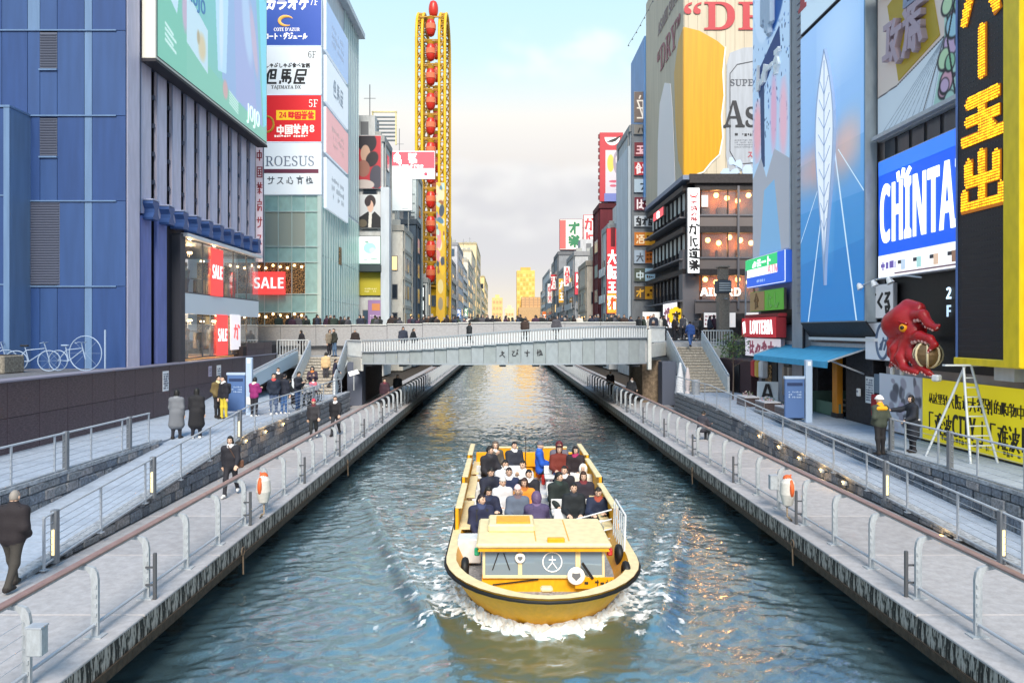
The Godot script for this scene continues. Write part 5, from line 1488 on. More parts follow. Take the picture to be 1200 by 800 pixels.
# ------------------------------------------------------------------ the crab restaurant with the beer hoarding
# small lit signs that stick out over the quays further down the canal
func street_signs() -> void:
	var words := ["大木", "食", "本王", "にく", "酒", "中大", "かに", "玉", "の味", "白木", "酒中", "王", "大", "はや"]
	var fields := ["c8323c", "e8e4e0", "d8a02c", "2f6ab0", "c8323c", "e8e4e0", "3a8a5c", "d8702c", "e8e4e0", "b02a50", "d8b02c", "c8323c", "5a7ac0", "e8e4e0"]
	var names := ["red", "white", "gold", "blue", "crimson", "cream", "green", "orange", "ivory", "magenta", "mustard", "scarlet", "pale blue", "chalk white"]
	for k in 8:
		var s := 1 if k % 3 else -1
		var d := 106.5 + k * 10.5
		var x := (11.0 if s > 0 else -10.4) - s * 0.9
		if s < 0: d += 24.0
		var h := 2.2 + 1.0 * (k % 3)
		var o := board("projecting_sign", "%s vertical sign sticking out over the %s quay far beyond the bridge" % [names[k], "right" if s > 0 else "left"], "sign", V(x, 7.0 + (k * 5 % 7) * 1.1 + h / 2, -d), 0.0, 1.0, h, 0.3, print_mat(fields[k], 0.08), paint("9a9a9e"), 0.05)
		var lc := "f6f0ea" if fields[k] != "e8e4e0" else "b8303a"
		glyphs(o, words[k], V(-0.42, h * 0.46, fz(o)), Vector2(0.84, h * 0.9 / words[k].length()), 0.16, print_mat(lc, 0.2), true)
		part("bracket", block(1.0, 0.12, 0.12), paint("6a6a70"), o, V(s * 1.0, h * 0.3, 0.1))
	var w := thing("string_lights", "sagging wire of small bulbs between the beer hoarding and the sky at its left", "string lights", V(11.2, 31.0, -66.0))
	var m := MB.new()
	var pth := []
	for k in 9: pth.append(V(k * 0.3, k * 0.55 - 0.25 * sin(PI * k / 8.0), k * 0.3))
	m.tube(pth, 0.02, 5)
	part("wire", m.done(), paint("5a6068"), w)
	for k in 9: part("bulb", meshes.get_or_add("string bulb", _globe(0.07)), paint("6a7078"), w, pth[k] - V(0, 0.08, 0))

func crab_restaurant() -> void:
	var o := thing("restaurant_building", "dark timbered crab restaurant at the street corner, right beyond the bridge", "building")
	var timber := mat("dark timber", Color(0.22, 0.20, 0.22), 0.6, 0.0, "rough", V(0.3, 0.3, 0.3))
	var slate := mat("slate wall", Color(0.34, 0.36, 0.42), 0.7, 0.0, "rough", V(0.2, 0.2, 0.2))
	var screen := mat("paper screen", Color(0.82, 0.82, 0.80), 0.8)
	var beamm := mat("grey beam", Color(0.42, 0.42, 0.45), 0.6)
	var warm := mat("warm interior", Color(0.50, 0.30, 0.20), 0.8, 0.0, "rough", V(0.8, 0.8, 0.8))
	part("core", block(8.0, 12.6, 14.0), slate, o, V(19.2, 11.2, -66.0))
	part("corner_shaft", block(1.3, 7.0, 1.2), beamm, o, V(14.7, 8.4, -58.5))
	part("back_wall", block(0.4, 12.6, 14.0), slate, o, V(15.1, 11.2, -65.5))
	# front: three glazed storeys between beams
	for f in 3:
		var y := 14.6 - f * 3.3
		part("room_back", block(8.0, 2.0, 0.2), warm, o, V(19.0, y + 0.9, -58.9))
		part("room_ceiling", block(8.0, 0.1, 1.4), warm, o, V(19.0, y + 1.95, -58.3))
		part("beam", block(8.6, 0.5, 0.5), timber, o, V(19.2, y + 2.1, -57.6))
		part("parapet", block(8.6, 0.95, 0.25), mat("parapet taupe", Color(0.45, 0.42, 0.42), 0.7), o, V(19.2, y - 0.62, -57.5))
		part("sill", block(8.6, 0.12, 0.35), beamm, o, V(19.2, y - 0.1, -57.45))
		for k in 4:
			var w := part("window", block(0.08, 1.9, 0.1), timber, o, V(15.4 + k * 2.05, y + 0.9, -57.5))
			part("pane", block(1.95, 1.85, 0.015), glass("restaurant glass", Color(0.7, 0.75, 0.8), 0.10), w, V(1.0, 0, 0))
		for k in 5:
			var lp := part("hanging_lamp", meshes.get_or_add("globe", _globe(0.2)), mat("lamp glow", Color(1.0, 0.75, 0.38), 0.5, 0.0, "", Vector3.ONE, 0.0, 2.4), o, V(15.9 + k * 0.85 + 0.2 * (f % 2), y + 1.15 + 0.22 * ((k * 2 + f) % 3), -58.2))
			if k in [1, 3]:
				var l := OmniLight3D.new(); l.name = "light"; l.light_color = Color(1.0, 0.72, 0.42); l.light_energy = 1.1; l.omni_range = 15; l.omni_attenuation = 2.0; l.shadow_enabled = true; l.light_size = 0.2
				lp.add_child(l); l.position = V(0, -0.32, 0.1)
		for k in 5:
			part("table_setting", block(0.9, 0.75, 0.5), mat("seat brown", Color(0.3, 0.18, 0.13), 0.7), o, V(15.8 + k * 1.5, y + 0.25, -58.4))
	part("window_poster", block(0.5, 0.9, 0.03), print_mat("d8dcdc", 0.1), o, V(15.65, 15.6, -57.42))
	part("post", block(0.16, 9.5, 0.2), beamm, o, V(18.2, 12.0, -57.3))
	part("roof_band", block(9.4, 0.7, 1.0), timber, o, V(19.1, 17.3, -57.6))
	# canal side: rows of white screens in timber frames
	for f in 3:
		var y := 14.4 - f * 3.25
		part("side_beam", block(0.7, 0.4, 14.6), timber, o, V(14.4, y + 2.3, -65.2))
		part("side_eave", block(1.0, 0.12, 14.6), beamm, o, V(14.3, y + 0.0, -65.2))
		for k in 9:
			part("screen_panel", block(0.1, 1.35, 1.2), screen if f < 2 else mat("side dark glass", Color(0.24, 0.26, 0.3), 0.2), o, V(14.55, y + 1.45, -59.2 - k * 1.5))
			part("frame_post", block(0.22, 2.2, 0.14), timber, o, V(14.5, y + 1.2, -58.5 - k * 1.5))
			part("lower_lattice", block(0.08, 0.75, 1.3), mat("side dark glass", Color(0.24, 0.26, 0.3), 0.2), o, V(14.58, y + 0.4, -59.2 - k * 1.5))
	part("side_wall_base", block(0.5, 2.6, 14.5), slate, o, V(14.7, 6.0, -65.3))
	# the signs
	var v := board("vertical_sign", "white vertical sign with a red crab and black brush lettering at the restaurant corner", "sign", V(14.65, 13.25, -57.2), 0.0, 0.98, 6.6, 0.3, print_mat("eef0f2", 0.3), paint("4a4e56"), 0.05)
	var z := fz(v)
	glyphs(v, "かに道楽", V(-0.42, 0.6, z), Vector2(0.84, 0.92), 0.13, print_mat("17181c"), true)
	glyphs(v, "本場の味", V(-0.28, 2.35, z), Vector2(0.56, 0.42), 0.06, print_mat("a8343c"), true)
	var crab := MB.new()
	for s in [-1, 1]:
		crab.tube([V(s * 0.05, 2.62, z), V(s * 0.24, 2.66, z), V(s * 0.30, 2.8, z), V(s * 0.22, 2.95, z)], [0.04, 0.05, 0.045, 0.02], 6)
		for k in 3: crab.tube([V(s * 0.08, 2.6 - k * 0.04, z), V(s * (0.26 - k * 0.03), 2.56 - k * 0.06, z), V(s * (0.3 - k * 0.04), 2.46 - k * 0.05, z)], 0.018, 5)
	crab.tube([V(-0.12, 2.6, z), V(0, 2.6, z), V(0.12, 2.6, z)], [0.05, 0.085, 0.05], 8)
	part("red_crab", crab.done(), print_mat("d23a3a", 0.2), v)
	var nb := board("name_board", "white signboard with pink characters low on the canal side of the crab restaurant", "sign", V(14.1, 6.9, -61.4), R90, 5.2, 2.3, 0.25, print_mat("f0eef2", 0.3), paint("3c4048"), 0.08)
	glyphs(nb, "本場味楽", V(-2.2, 0.7, fz(nb)), Vector2(1.1, 1.5), 0.2, print_mat("c96a86"))
	var rb := board("small_sign", "small red lit sign at the upper left of the crab restaurant", "sign", V(14.05, 15.9, -66.0), R90, 4.2, 0.8, 0.2, print_mat("d94a52", 0.4), paint("4a3a40"), 0.05)
	glyphs(rb, "かに", V(-0.6, 0.35, fz(rb)), Vector2(0.7, 0.7), 0.1, print_mat("ffe0dc", 0.6))
	for k in 2:
		var ps := board("menu_board", ["pale menu board with a red stamp on the ground floor of the crab restaurant", "second pale menu board, behind the clock pillar"][k], "sign", V(16.7 + k * 3.2, 6.4, -57.15), 0.0, 2.5, 1.2, 0.1, print_mat("dcd8d8", 0.15), paint("5a5a60"), 0.04)
		fine_print(ps, V(-0.2, 0, fz(ps)), 1.9, 0.9, 3, print_mat("a8586a"), 12 + k)
	var ai := thing("lit_letters", "row of lit white letters over the bar at the foot of the crab restaurant", "sign", V(17.2, 8.55, -57.1))
	latin(ai, "AIBIRD", V(-0.4, 0, 0), 0.85, print_mat("ffe9d8", 0.9), 1.1)
	# the beer hoarding: one big box on top of the corner
	var cream := mat("hoarding cream", Color(0.80, 0.76, 0.68), 0.6, 0.0, "soft", V(0.3, 0.02, 0.3))
	var h := thing("beer_hoarding", "huge wraparound beer hoarding with a golden glass and a silver can, above the crab restaurant", "billboard", V(14.0, 17.5, -57.3))
	part("box", block(9.4, 20.0, 15.2, 0.1), cream, h, V(4.7, 10.0, -7.6))
	for k in 13: part("sheet_joint", block(0.03, 19.9, 0.02), mat("joint grey", Color(0.62, 0.59, 0.53), 0.6), h, V(0.35 + k * 0.72, 10.0, 0.01))
	part("bottom_edge", block(9.6, 0.35, 15.4), mat("edge blue grey", Color(0.45, 0.5, 0.6), 0.5), h, V(4.7, -0.1, -7.6))
	var gold := mat("beer gold", Color(0.83, 0.62, 0.0), 0.4, 0.0, "soft", V(0.6, 0.02, 0.6))
	var g := MB.new()
	g.prism(PackedVector2Array([Vector2(0.0, 0.0), Vector2(0.55, 0.0), Vector2(1.5, 0.35), Vector2(2.1, 1.1), Vector2(2.7, 1.7), Vector2(2.95, 3.0), Vector2(2.85, 4.6), Vector2(3.05, 6.2), Vector2(2.95, 8.0), Vector2(3.15, 9.9), Vector2(2.6, 10.4), Vector2(1.2, 11.2), Vector2(0.0, 11.5)]), 0.015, 0.06)
	part("beer_glass", g.done(), gold, h)
	var wh := MB.new()
	var edge := [Vector2(0.55, -0.02), Vector2(1.5, 0.30), Vector2(2.1, 1.05), Vector2(2.74, 1.65), Vector2(3.0, 3.0), Vector2(2.9, 4.6), Vector2(3.1, 6.2), Vector2(3.0, 8.0), Vector2(3.2, 9.95)]
	for k in edge.size() - 1: wh.bar(V(edge[k].x, edge[k].y, 0.05), V(edge[k + 1].x, edge[k + 1].y, 0.05), 0.10, 0.06, V(0, 0, 1))
	part("torn_edge", wh.done(), print_mat("f2f0ea"), h)
	# the same glass round the corner on the canal side, and its white foam
	var gs := MB.new()
	gs.prism(PackedVector2Array([Vector2(0.0, 0.0), Vector2(1.6, 1.6), Vector2(2.6, 5.0), Vector2(3.0, 9.0), Vector2(1.6, 11.0), Vector2(0.0, 11.5)]), 0.015, 0.06, Transform3D(Basis(V(0, 0, -1), Vector3.UP, V(-1, 0, 0)), V(0, 0, 0)))
	part("beer_glass_side", gs.done(), gold, h)
	var fo := MB.new()
	fo.prism(PackedVector2Array([Vector2(2.7, 0.0), Vector2(9.6, -0.3), Vector2(9.4, 5.0), Vector2(8.6, 8.2), Vector2(6.6, 9.4), Vector2(4.4, 8.6), Vector2(3.6, 6.0)]), 0.015, 0.05, Transform3D(Basis(V(0, 0, -1), Vector3.UP, V(-1, 0, 0)), V(0, 0, 0)))
	part("foam", fo.done(), print_mat("eae6e8"), h)
	# the can, a shallow relief
	var silver := mat("can silver", Color(0.66, 0.69, 0.74), 0.45, 0.1, "soft", V(0.5, 0.05, 0.5))
	var cn := MB.new()
	cn.prism(PackedVector2Array([Vector2(3.4, 0.4), Vector2(3.25, 1.6), Vector2(3.3, 8.6), Vector2(3.55, 9.5), Vector2(4.6, 9.9), Vector2(6.8, 10.0), Vector2(8.6, 9.7), Vector2(8.6, 0.4)]), 0.012, 0.05)
	part("can", cn.done(), silver, h)
	var ln := MB.new()
	var lab := [Vector2(4.1, 0.9), Vector2(3.55, 1.9), Vector2(3.55, 7.9), Vector2(4.1, 8.6), Vector2(5.6, 8.9), Vector2(8.4, 8.9)]
	for k in lab.size() - 1: ln.bar(V(lab[k].x, lab[k].y, 0.06), V(lab[k + 1].x, lab[k + 1].y, 0.06), 0.06, 0.03, V(0, 0, 1))
	ln.bar(V(4.1, 0.9, 0.062), V(8.4, 1.3, 0.062), 0.06, 0.03, V(0, 0, 1))
	part("label_outline", ln.done(), print_mat("3a3f4a"), h)
	var ink := print_mat("20242e")
	latin(h, "Asahi", V(6.15, 4.75, 0.06), 2.9, ink, 0.76, true)
	latin(h, "SUPER \"DRY\"", V(5.9, 7.2, 0.06), 0.7, print_mat("565c68"), 1.0, true)
	fine_print(h, V(5.3, 3.2, 0.05), 2.8, 0.35, 1, ink, 21)
	fine_print(h, V(5.2, 2.5, 0.05), 2.6, 0.7, 4, print_mat("7a808c"), 22)
	glyphs(h, "スーパードライ", V(4.9, 1.95, 0.05), Vector2(0.4, 0.5), 0.07, print_mat("a84a5c"))
	latin(h, "“DRY”", V(5.2, 12.3, 0.06), 3.0, print_mat("b3303c"), 1.15, true)
	latin(h, "ASAHI SUPER", V(6.0, 15.0, 0.06), 1.2, print_mat("b3303c"), 1.1, true)
	var sd := Node3D.new(); sd.name = "side_lettering"; h.add_child(sd); sd.rotation.y = R90
	latin(sd, "“DRY”", V(-5.4, 12.0, 0.04), 3.0, print_mat("8a4a58"), 0.95, true)
	latin(sd, "ASAHI SUPER", V(-5.2, 15.0, 0.04), 1.5, print_mat("7d6a70"), 0.8, true)
	var ice := MB.new()
	var r := RandomNumberGenerator.new(); r.seed = 3
	for k in 26:
		var c := Vector2(r.randf_range(2.6, 8.8), r.randf_range(0.2, 1.2))
		var pl := PackedVector2Array()
		var n := 6
		for j in n: pl.append(c + Vector2(cos(TAU * j / n), sin(TAU * j / n)) * r.randf_range(0.2, 0.5))
		ice.prism(pl, 0.055, 0.065 + 0.002 * k)
	part("ice", ice.done(), mat("ice blue", Color(0.70, 0.78, 0.88), 0.5), h)
	# blue hoarding behind, running on along the canal
	var bh := thing("blue_hoarding", "plain sky blue hoarding behind the beer hoarding, on the canal side", "billboard", V(14.1, 18.5, -72.8))
	part("panel", block(0.4, 16.0, 7.6, 0.05), mat("hoarding blue", Color(0.42, 0.62, 0.85), 0.5, 0.0, "soft", V(0.1, 0.05, 0.1)), bh, V(0, 8.0, -3.8))
	part("frame", block(0.5, 0.3, 7.8), mat("edge blue grey", Color(0.45, 0.5, 0.6), 0.5), bh, V(0, 0, -3.8))

func _globe(r: float) -> Mesh:
	var b := MB.new()
	var pr := []
	for k in 9: pr.append(Vector2(sin(PI * k / 8.0) * r, -cos(PI * k / 8.0) * r))
	b.lathe(Vector3.ZERO, pr, 12)
	return b.done()

# ------------------------------------------------------------------ the row of shops on the right bank, facing the canal
# a point on the right-hand facade: u runs towards the camera from the far end
func right_block(called: String, label: String, d0: float, d1: float, y0: float, y1: float, m: Material, xf := 14.0) -> Node3D:
	var o := thing(called, label, "building", V(xf, 0, -(d0 + d1) / 2))
	part("wall", block(8.0, y1 - y0, d1 - d0, 0.03), m, o, V(4.0, (y0 + y1) / 2, 0))
	return o

func shops() -> void:
	var taupe := mat("pillar taupe", Color(0.70, 0.67, 0.68), 0.7, 0.0, "soft", V(0.3, 0.1, 0.3))
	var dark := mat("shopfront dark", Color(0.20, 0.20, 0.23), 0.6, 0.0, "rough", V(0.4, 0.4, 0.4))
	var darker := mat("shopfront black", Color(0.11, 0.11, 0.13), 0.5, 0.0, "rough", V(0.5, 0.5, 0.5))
	var metal := steel()
	# --- the near building: lit column sign, blue sign, dragon hoarding, octopus
	var a := right_block("corner_building", "taupe building behind the lit blue sign and the octopus on the right bank", 12.0, 27.1, 2.0, 26.0, taupe)
	part("dark_front", block(0.06, 3.2, 8.4), darker, a, V(-0.03, 5.9, -3.3))
	part("window_band", block(0.1, 0.95, 6.0), dark, a, V(-0.05, 12.0, -4.4))
	for k in 7: part("band_window", block(0.06, 0.8, 0.7), mat("side dark glass", Color(0.24, 0.26, 0.3), 0.2), a, V(-0.11, 12.0, -7.0 + k * 0.9))
	part("ledge", block(0.35, 0.12, 8.2), metal, a, V(-0.15, 12.5, -3.4))
	part("ledge", block(0.2, 0.08, 8.2), metal, a, V(-0.1, 11.7, -3.4))
	# column sign
	var c := board("lamp_column_sign", "tall black sign with yellow bulb lettering in a yellow frame at the right edge", "sign", V(13.6, 12.6, -19.95), R90, 2.75, 15.9, 0.5, mat("sign black", Color(0.10, 0.10, 0.14), 0.5, 0.0, "soft", V(0.8, 0.8, 0.8)), paint("f2d416", 0.4), 0.0)
	part("frame_side", block(0.62, 15.9, 0.2, 0.02), paint("f2d416", 0.4), c, V(1.07, 0, 0.56))
	part("frame_foot", block(2.75, 0.2, 0.16, 0.02), paint("f2d416", 0.4), c, V(0, -7.87, 0.56))
	part("frame_edge", block(0.06, 15.9, 0.1), paint("5f7fc0", 0.4), c, V(-1.39, 0, 0.5))
	var led := mat("bulb lettering", Color(1.0, 0.72, 0.12), 0.4, 0.0, "stain", V(14.0, 14.0, 14.0), 0.0, 0.0)
	led.emission_enabled = true; led.emission = Color(1.0, 0.70, 0.10); led.emission_energy_multiplier = 0.62
	var z := fz(c)
	bulb_text(c, "スーパー玉出", V(-1.30, 6.55, z), Vector2(1.95, 1.7), 0.165, led)
	var bulbs := MB.new()
	for i in range(0, 96):
		for j in 18:
			bulbs.box(V(-1.26 + j * 0.115, 7.6 - i * 0.16, z), V(0.03, 0.03, 0.012))
	part("unlit_bulbs", bulbs.done(), mat("bulb dull", Color(0.2, 0.2, 0.25), 0.4), c).set_meta("kind", "stuff")
	# blue lit sign
	var b := board("lit_sign", "large lit blue sign with bold white letters and a white strip of small icons", "sign", V(13.98, 9.58, -23.3), R90, 7.2, 4.25, 0.35, print_mat("1552d8", 0.3), paint("bcc2c8"), 0.05)
	z = fz(b)
	part("white_strip", block(7.05, 0.78, 0.02), print_mat("f2f3f4", 0.25), b, V(0, -1.70, z + 0.012))
	part("top_shine", block(7.05, 0.5, 0.015), print_mat("2f6be6", 0.35), b, V(0, 1.82, z + 0.01))
	latin(b, "CHINTAI", V(-1.0, 0.1, z), 2.85, print_mat("f6f8fa", 0.4), 0.42, false, true, 0.03)
	var tick := MB.new()
	for e in [[-2.2, 1.15, 0.1], [-1.9, 1.2, -0.15], [-1.6, 1.15, -0.5]]: tick.bar(V(e[0] + e[2] * 0.3, e[1], z + 0.01), V(e[0] - e[2] * 0.3, e[1] + 0.32, z + 0.01), 0.16, 0.02, V(0, 0, 1))
	part("spark_marks", tick.done(), print_mat("f6f8fa", 0.8), b)
	fine_print(b, V(-2.85, -1.7, z + 0.02), 1.0, 0.4, 1, print_mat("6a5aa0", 0.2), 4)
	for k in 4:
		var ic := part("icon", block(0.25, 0.34, 0.02, 0.005), print_mat(["b8c8d8", "a8d0cc", "d8b8a0", "8a6a5a"][k], 0.2), b, V(-1.85 + k * 0.95, -1.74, z + 0.03))
		part("icon_flag", block(0.22, 0.12, 0.02), print_mat("3a3a44", 0.1), ic, V(-0.22, 0.1, 0))
	part("icon_line", block(3.6, 0.05, 0.02), print_mat("7a5a6a", 0.1), b, V(-0.6, -2.0, z + 0.03))
	fine_print(b, V(2.6, -1.7, z + 0.02), 0.7, 0.5, 2, print_mat("8a8a94", 0.1), 5)
	# dragon hoarding
	var d := board("picture_hoarding", "beige hoarding with raised lettering and a green scaled creature over the lit blue sign", "billboard", V(13.95, 17.4, -23.2), R90, 7.7, 9.6, 0.25, mat("hoarding beige", Color(0.80, 0.75, 0.73), 0.7, 0.0, "soft", V(0.2, 0.05, 0.2)), paint("aaa2a0"), 0.0)
	z = fz(d)
	var pi_ := Paint.new(288, 360, Color("d6c8c2"), Color("dacdc6"))
	pi_.poly([[0.0, 0.85], [0.17, 0.845], [0.34, 0.815], [0.53, 0.78], [0.53, 1], [0, 1]], Color("d3e0ec"))
	for k in 9: pi_.line([[0.525, 0.785], [0.04 + k * 0.05, 0.99]], 0.0018, Color("8f9fb0"))
	pi_.line([[0.0, 0.85], [0.17, 0.845], [0.34, 0.815], [0.53, 0.78], [0.37, 1.0]], 0.003, Color("4f4c54"))
	var r := RandomNumberGenerator.new(); r.seed = 12
	var cols := [Color("8fc4a4"), Color("a9d0c8"), Color("c3a9cc"), Color("d0a0b4"), Color("9cc8dc"), Color("b9d8b4")]
	pi_.poly([[0.54, 0.55], [1, 0.5], [1, 1], [0.45, 1.0], [0.53, 0.8]], Color("a9d0c8"))
	for k in 70:
		var cx := r.randf_range(0.50, 0.95)
		var cy := r.randf_range(0.55, 1.0)
		if cx < 0.54 and cy < 0.85: cx += 0.06
		var rx := r.randf_range(0.018, 0.05)
		var tn := r.randf() * 3.0
		pi_.blob(cx, cy, rx + 0.006, rx * 0.75 + 0.005, Color("22242c"), 0.12, tn)
		pi_.blob(cx + 0.002, cy - 0.002, rx, rx * 0.72, cols[r.randi() % 6], 0.12, tn)
	for k in 5: pi_.line([[0.55 + k * 0.07, 0.55], [0.60 + k * 0.05, 0.68], [0.55 + k * 0.08, 0.80], [0.60 + k * 0.06, 0.98]], 0.005, Color("1c1e26"))
	picture(d, 7.68, 9.58, image_mat("hoarding print", pi_.im, 0.6, 0.04))
	part("lettering_back", block(2.5, 3.0, 0.03, 0.01), print_mat("c2a530"), d, V(-1.55, -1.45, z + 0.02), V(0, 0, 0.25))
	glyphs(d, "加座", V(-2.9, 0.0, z), Vector2(1.0, 0.95), 0.14, print_mat("8e9ab8"), false, 0.16, "raised_lettering", 0.1)
	glyphs(d, "攻源", V(-3.2, -0.9, z), Vector2(1.3, 1.75), 0.2, print_mat("b3a0b0"), false, 0.22, "raised_lettering", 0.1)
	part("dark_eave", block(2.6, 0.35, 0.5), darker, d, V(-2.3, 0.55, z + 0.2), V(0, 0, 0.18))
	part("bottom_rail", block(7.7, 0.14, 0.4), metal, d, V(0, -4.85, 0.3))
	octopus_corner()
	# --- yellow banner at street level
	var y := board("advert_banner", "long yellow advert banner with black lettering along the promenade", "banner", V(13.78, 3.06, -19.0), R90, 10.4, 1.98, 0.06, print_mat("e6d314", 0.08), paint("cfc030"), 0.0)
	z = fz(y) - 0.006
	var ink := print_mat("222018")
	glyphs(y, "从这里到", V(-4.85, 0.58, z), Vector2(0.25, 0.36), 0.026, ink)
	glyphs(y, "大阪最大级别", V(-3.82, 0.66, z), Vector2(0.345, 0.5), 0.036, ink)
	glyphs(y, "的购物中心", V(-1.70, 0.62, z), Vector2(0.31, 0.44), 0.03, ink)
	glyphs(y, "「难波", V(-5.0, 0.04, z), Vector2(0.46, 0.78), 0.048, ink)
	latin(y, "CITY", V(-3.05, -0.36, z), 0.92, ink, 0.58)
	glyphs(y, "」「难波", V(-2.48, 0.04, z), Vector2(0.46, 0.78), 0.048, ink)
	latin(y, "PARKS", V(0.25, -0.36, z), 0.92, ink, 0.62)
	glyphs(y, "」", V(1.1, 0.04, z), Vector2(0.46, 0.78), 0.048, ink)
	fine_print(y, V(-3.2, -0.80, z), 2.6, 0.2, 1, print_mat("6b6420"), 6)
	fine_print(y, V(1.2, -0.82, z), 5.0, 0.2, 1, print_mat("6b6420"), 7)
	part("lower_wall", block(10.6, 0.14, 0.1), darker, y, V(0, -1.02, 0.02))
	var mp := Paint.new(160, 112, Color("d3d7e2"), Color("cfd2dc"))
	r.seed = 5
	for k in 34: mp.blob(0.62 + r.randf_range(-0.34, 0.34), 0.42 + r.randf_range(-0.32, 0.5), r.randf_range(0.03, 0.1), r.randf_range(0.03, 0.11), [Color("8d8c98"), Color("a7a2b0"), Color("6f6e7a"), Color("b9aec6"), Color("5d5c66"), Color("c6c3cf")][r.randi() % 6], 0.3, r.randf() * 3.0)
	var mu := board("wall_mural", "pale mural with a grey floral print between the dark wall and the yellow banner", "sign", V(13.78, 3.06, -25.6), R90, 2.75, 1.98, 0.06, print_mat("d3d7e2"), paint("b8bcc6"), 0.0)
	picture(mu, 2.7, 1.95, image_mat("mural print", mp.im, 0.6))
	part("machine_box", block(0.6, 0.6, 0.8), paint("b7bcc4"), a, V(-0.35, 4.55, -0.2))
	part("machine_box", block(0.6, 0.6, 0.8), paint("a7adb8"), a, V(-0.35, 4.55, 1.2))
	# --- dark wall, stairwell and awning below the runner's billboard
	var s := right_block("stairwell_building", "dark shopfront with an open stairwell under the blue awning", 27.1, 34.6, 5.0, 26.0, taupe)
	part("side_wall", block(6.0, 3.0, 2.2, 0.02), dark, s, V(2.9, 3.5, 1.9))
	part("side_wall", block(6.0, 3.0, 2.8, 0.02), dark, s, V(2.9, 3.5, -3.3))
	part("back_wall", block(0.3, 3.0, 7.5), mat("stairwell green", Color(0.28, 0.38, 0.34), 0.7), s, V(5.6, 3.5, 0))
	part("stair_side", block(4.5, 0.9, 0.1), mat("stairwell green", Color(0.28, 0.38, 0.34), 0.7), s, V(1.6, 2.5, -1.85))
	for k in 12:
		part("step", block(0.32, 0.1, 2.4), mat("stair stone", Color(0.80, 0.78, 0.74), 0.8), s, V(0.5 + k * 0.3, 2.16 + k * 0.19, -0.5))
		part("riser", block(0.04, 0.18, 2.4), dark, s, V(0.36 + k * 0.3, 2.08 + k * 0.19, -0.5))
	part("plank_row", block(0.1, 0.55, 2.6), mat("planter green", Color(0.35, 0.46, 0.40), 0.7), s, V(-0.15, 2.3, -0.9))
	for e in [[1.72, "orange post right of the stairwell under the blue awning"], [-1.5, "orange post left of the stairwell under the blue awning"]]:
		var p := thing("orange_post", e[1], "post", V(13.85, 2.0, -32.4 + e[0]))
		part("column", block(0.25, 2.6, 0.45, 0.02), paint("d68a1e"), p, V(0, 1.3, 0))
		part("base", block(0.3, 0.2, 0.5), dark, p, V(0, 0.1, 0))
	var n := thing("notice", "white printed notice on the dark wall between the stairwell and the mural", "notice", V(13.86, 3.35, -28.0), R90)
	part("sheet", block(0.62, 1.0, 0.02), print_mat("e6eaee"), n)
	fine_print(n, V(0, 0, 0.01), 0.5, 0.85, 9, print_mat("8a93a4"), 8)
	var n2 := thing("switch_box", "small white box on the dark wall left of the printed notice", "box", V(13.85, 3.2, -28.75), R90)
	part("box", block(0.2, 0.3, 0.1, 0.02), print_mat("e6eaee"), n2, V(0, 0, 0.05))
	part("label", block(0.12, 0.08, 0.01), print_mat("8a93a4"), n2, V(0, 0.04, 0.105))
	var ex := thing("fire_extinguisher", "red fire extinguisher cabinet beside the mural panel", "extinguisher", V(13.8, 2.45, -27.2), R90)
	part("cabinet", block(0.35, 0.8, 0.2, 0.02), paint("c4262e"), ex, V(0, 0.4, 0.1))
	part("door", block(0.28, 0.6, 0.02), paint("a51f27"), ex, V(0, 0.42, 0.21))
	part("upper_panel", block(0.4, 0.7, 0.06), paint("6d7f92"), ex, V(0, 1.2, 0.05))
	var aw := thing("awning", "bright blue sloping fabric awning over the stairwell", "awning", V(13.9, 4.92, -32.3))
	var cl := mat("awning cloth", Color(0.27, 0.64, 0.82), 0.8, 0.0, "soft", V(0.4, 0.4, 0.4))
	for k in 4:
		var w := 8.3 / 4
		var bb := MB.new()
		var z0 := -4.15 + k * w
		bb.quad(V(-0.05, 0, z0), V(-0.05, 0, z0 + w - 0.01), V(-1.55, -0.52, z0 + w - 0.01), V(-1.55, -0.52, z0), Vector3.UP)
		bb.quad(V(-1.55, -0.52, z0), V(-1.55, -0.52, z0 + w - 0.01), V(-1.57, -0.76, z0 + w - 0.01), V(-1.57, -0.76, z0), Vector3.LEFT)
		bb.quad(V(-0.05, -0.02, z0), V(-0.05, -0.02, z0 + w - 0.01), V(-1.54, -0.54, z0 + w - 0.01), V(-1.54, -0.54, z0), Vector3.DOWN)
		part("cloth_panel", bb.done(), cl, aw)
	for e in [-4.2, 4.2]:
		for q in [[0.02, e, -1.58, -0.5], [-1.0, e * 0.9, -1.3, -0.48]]:
			var arm := MB.new()
			arm.bar(V(0, q[0], q[1]), V(q[2], q[3], q[1]), 0.05, 0.06)
			part("arm", arm.done(), metal, aw)
	part("cassette", block(0.25, 0.2, 8.6, 0.03), metal, aw, V(0.05, 0.08, 0))
	# the big blue billboard; the figure on it is replaced by plain stripes of the same colours
	var g := board("track_billboard", "tall blue billboard with white track lines and a pale upright leaf shape", "billboard", V(13.75, 12.25, -30.15), R90, 5.9, 12.7, 0.45, print_mat("4f94cf"), paint("9aa6b0"), 0.06)
	z = fz(g)
	var gp := Paint.new(320, 640, Color("9cc0ea"), Color("2c7fc4"))
	gp.poly([[0, 0.0], [1, 0.0], [1, 0.45], [0, 0.45]], Color("93bbea", 0.6))
	gp.blob(0.62, 0.10, 0.30, 0.12, Color("c4dcf4", 0.5), 0.9)
	for k in 12: gp.blob(0.3 + 0.28 * sin(k * 1.3), 0.44 + k * 0.008, 0.34, 0.05, Color("e9a890", 0.13), 0.9)
	for k in 12: gp.blob(0.78, 0.40 + k * 0.009, 0.16, 0.05, Color("eab9a4", 0.10), 0.9)
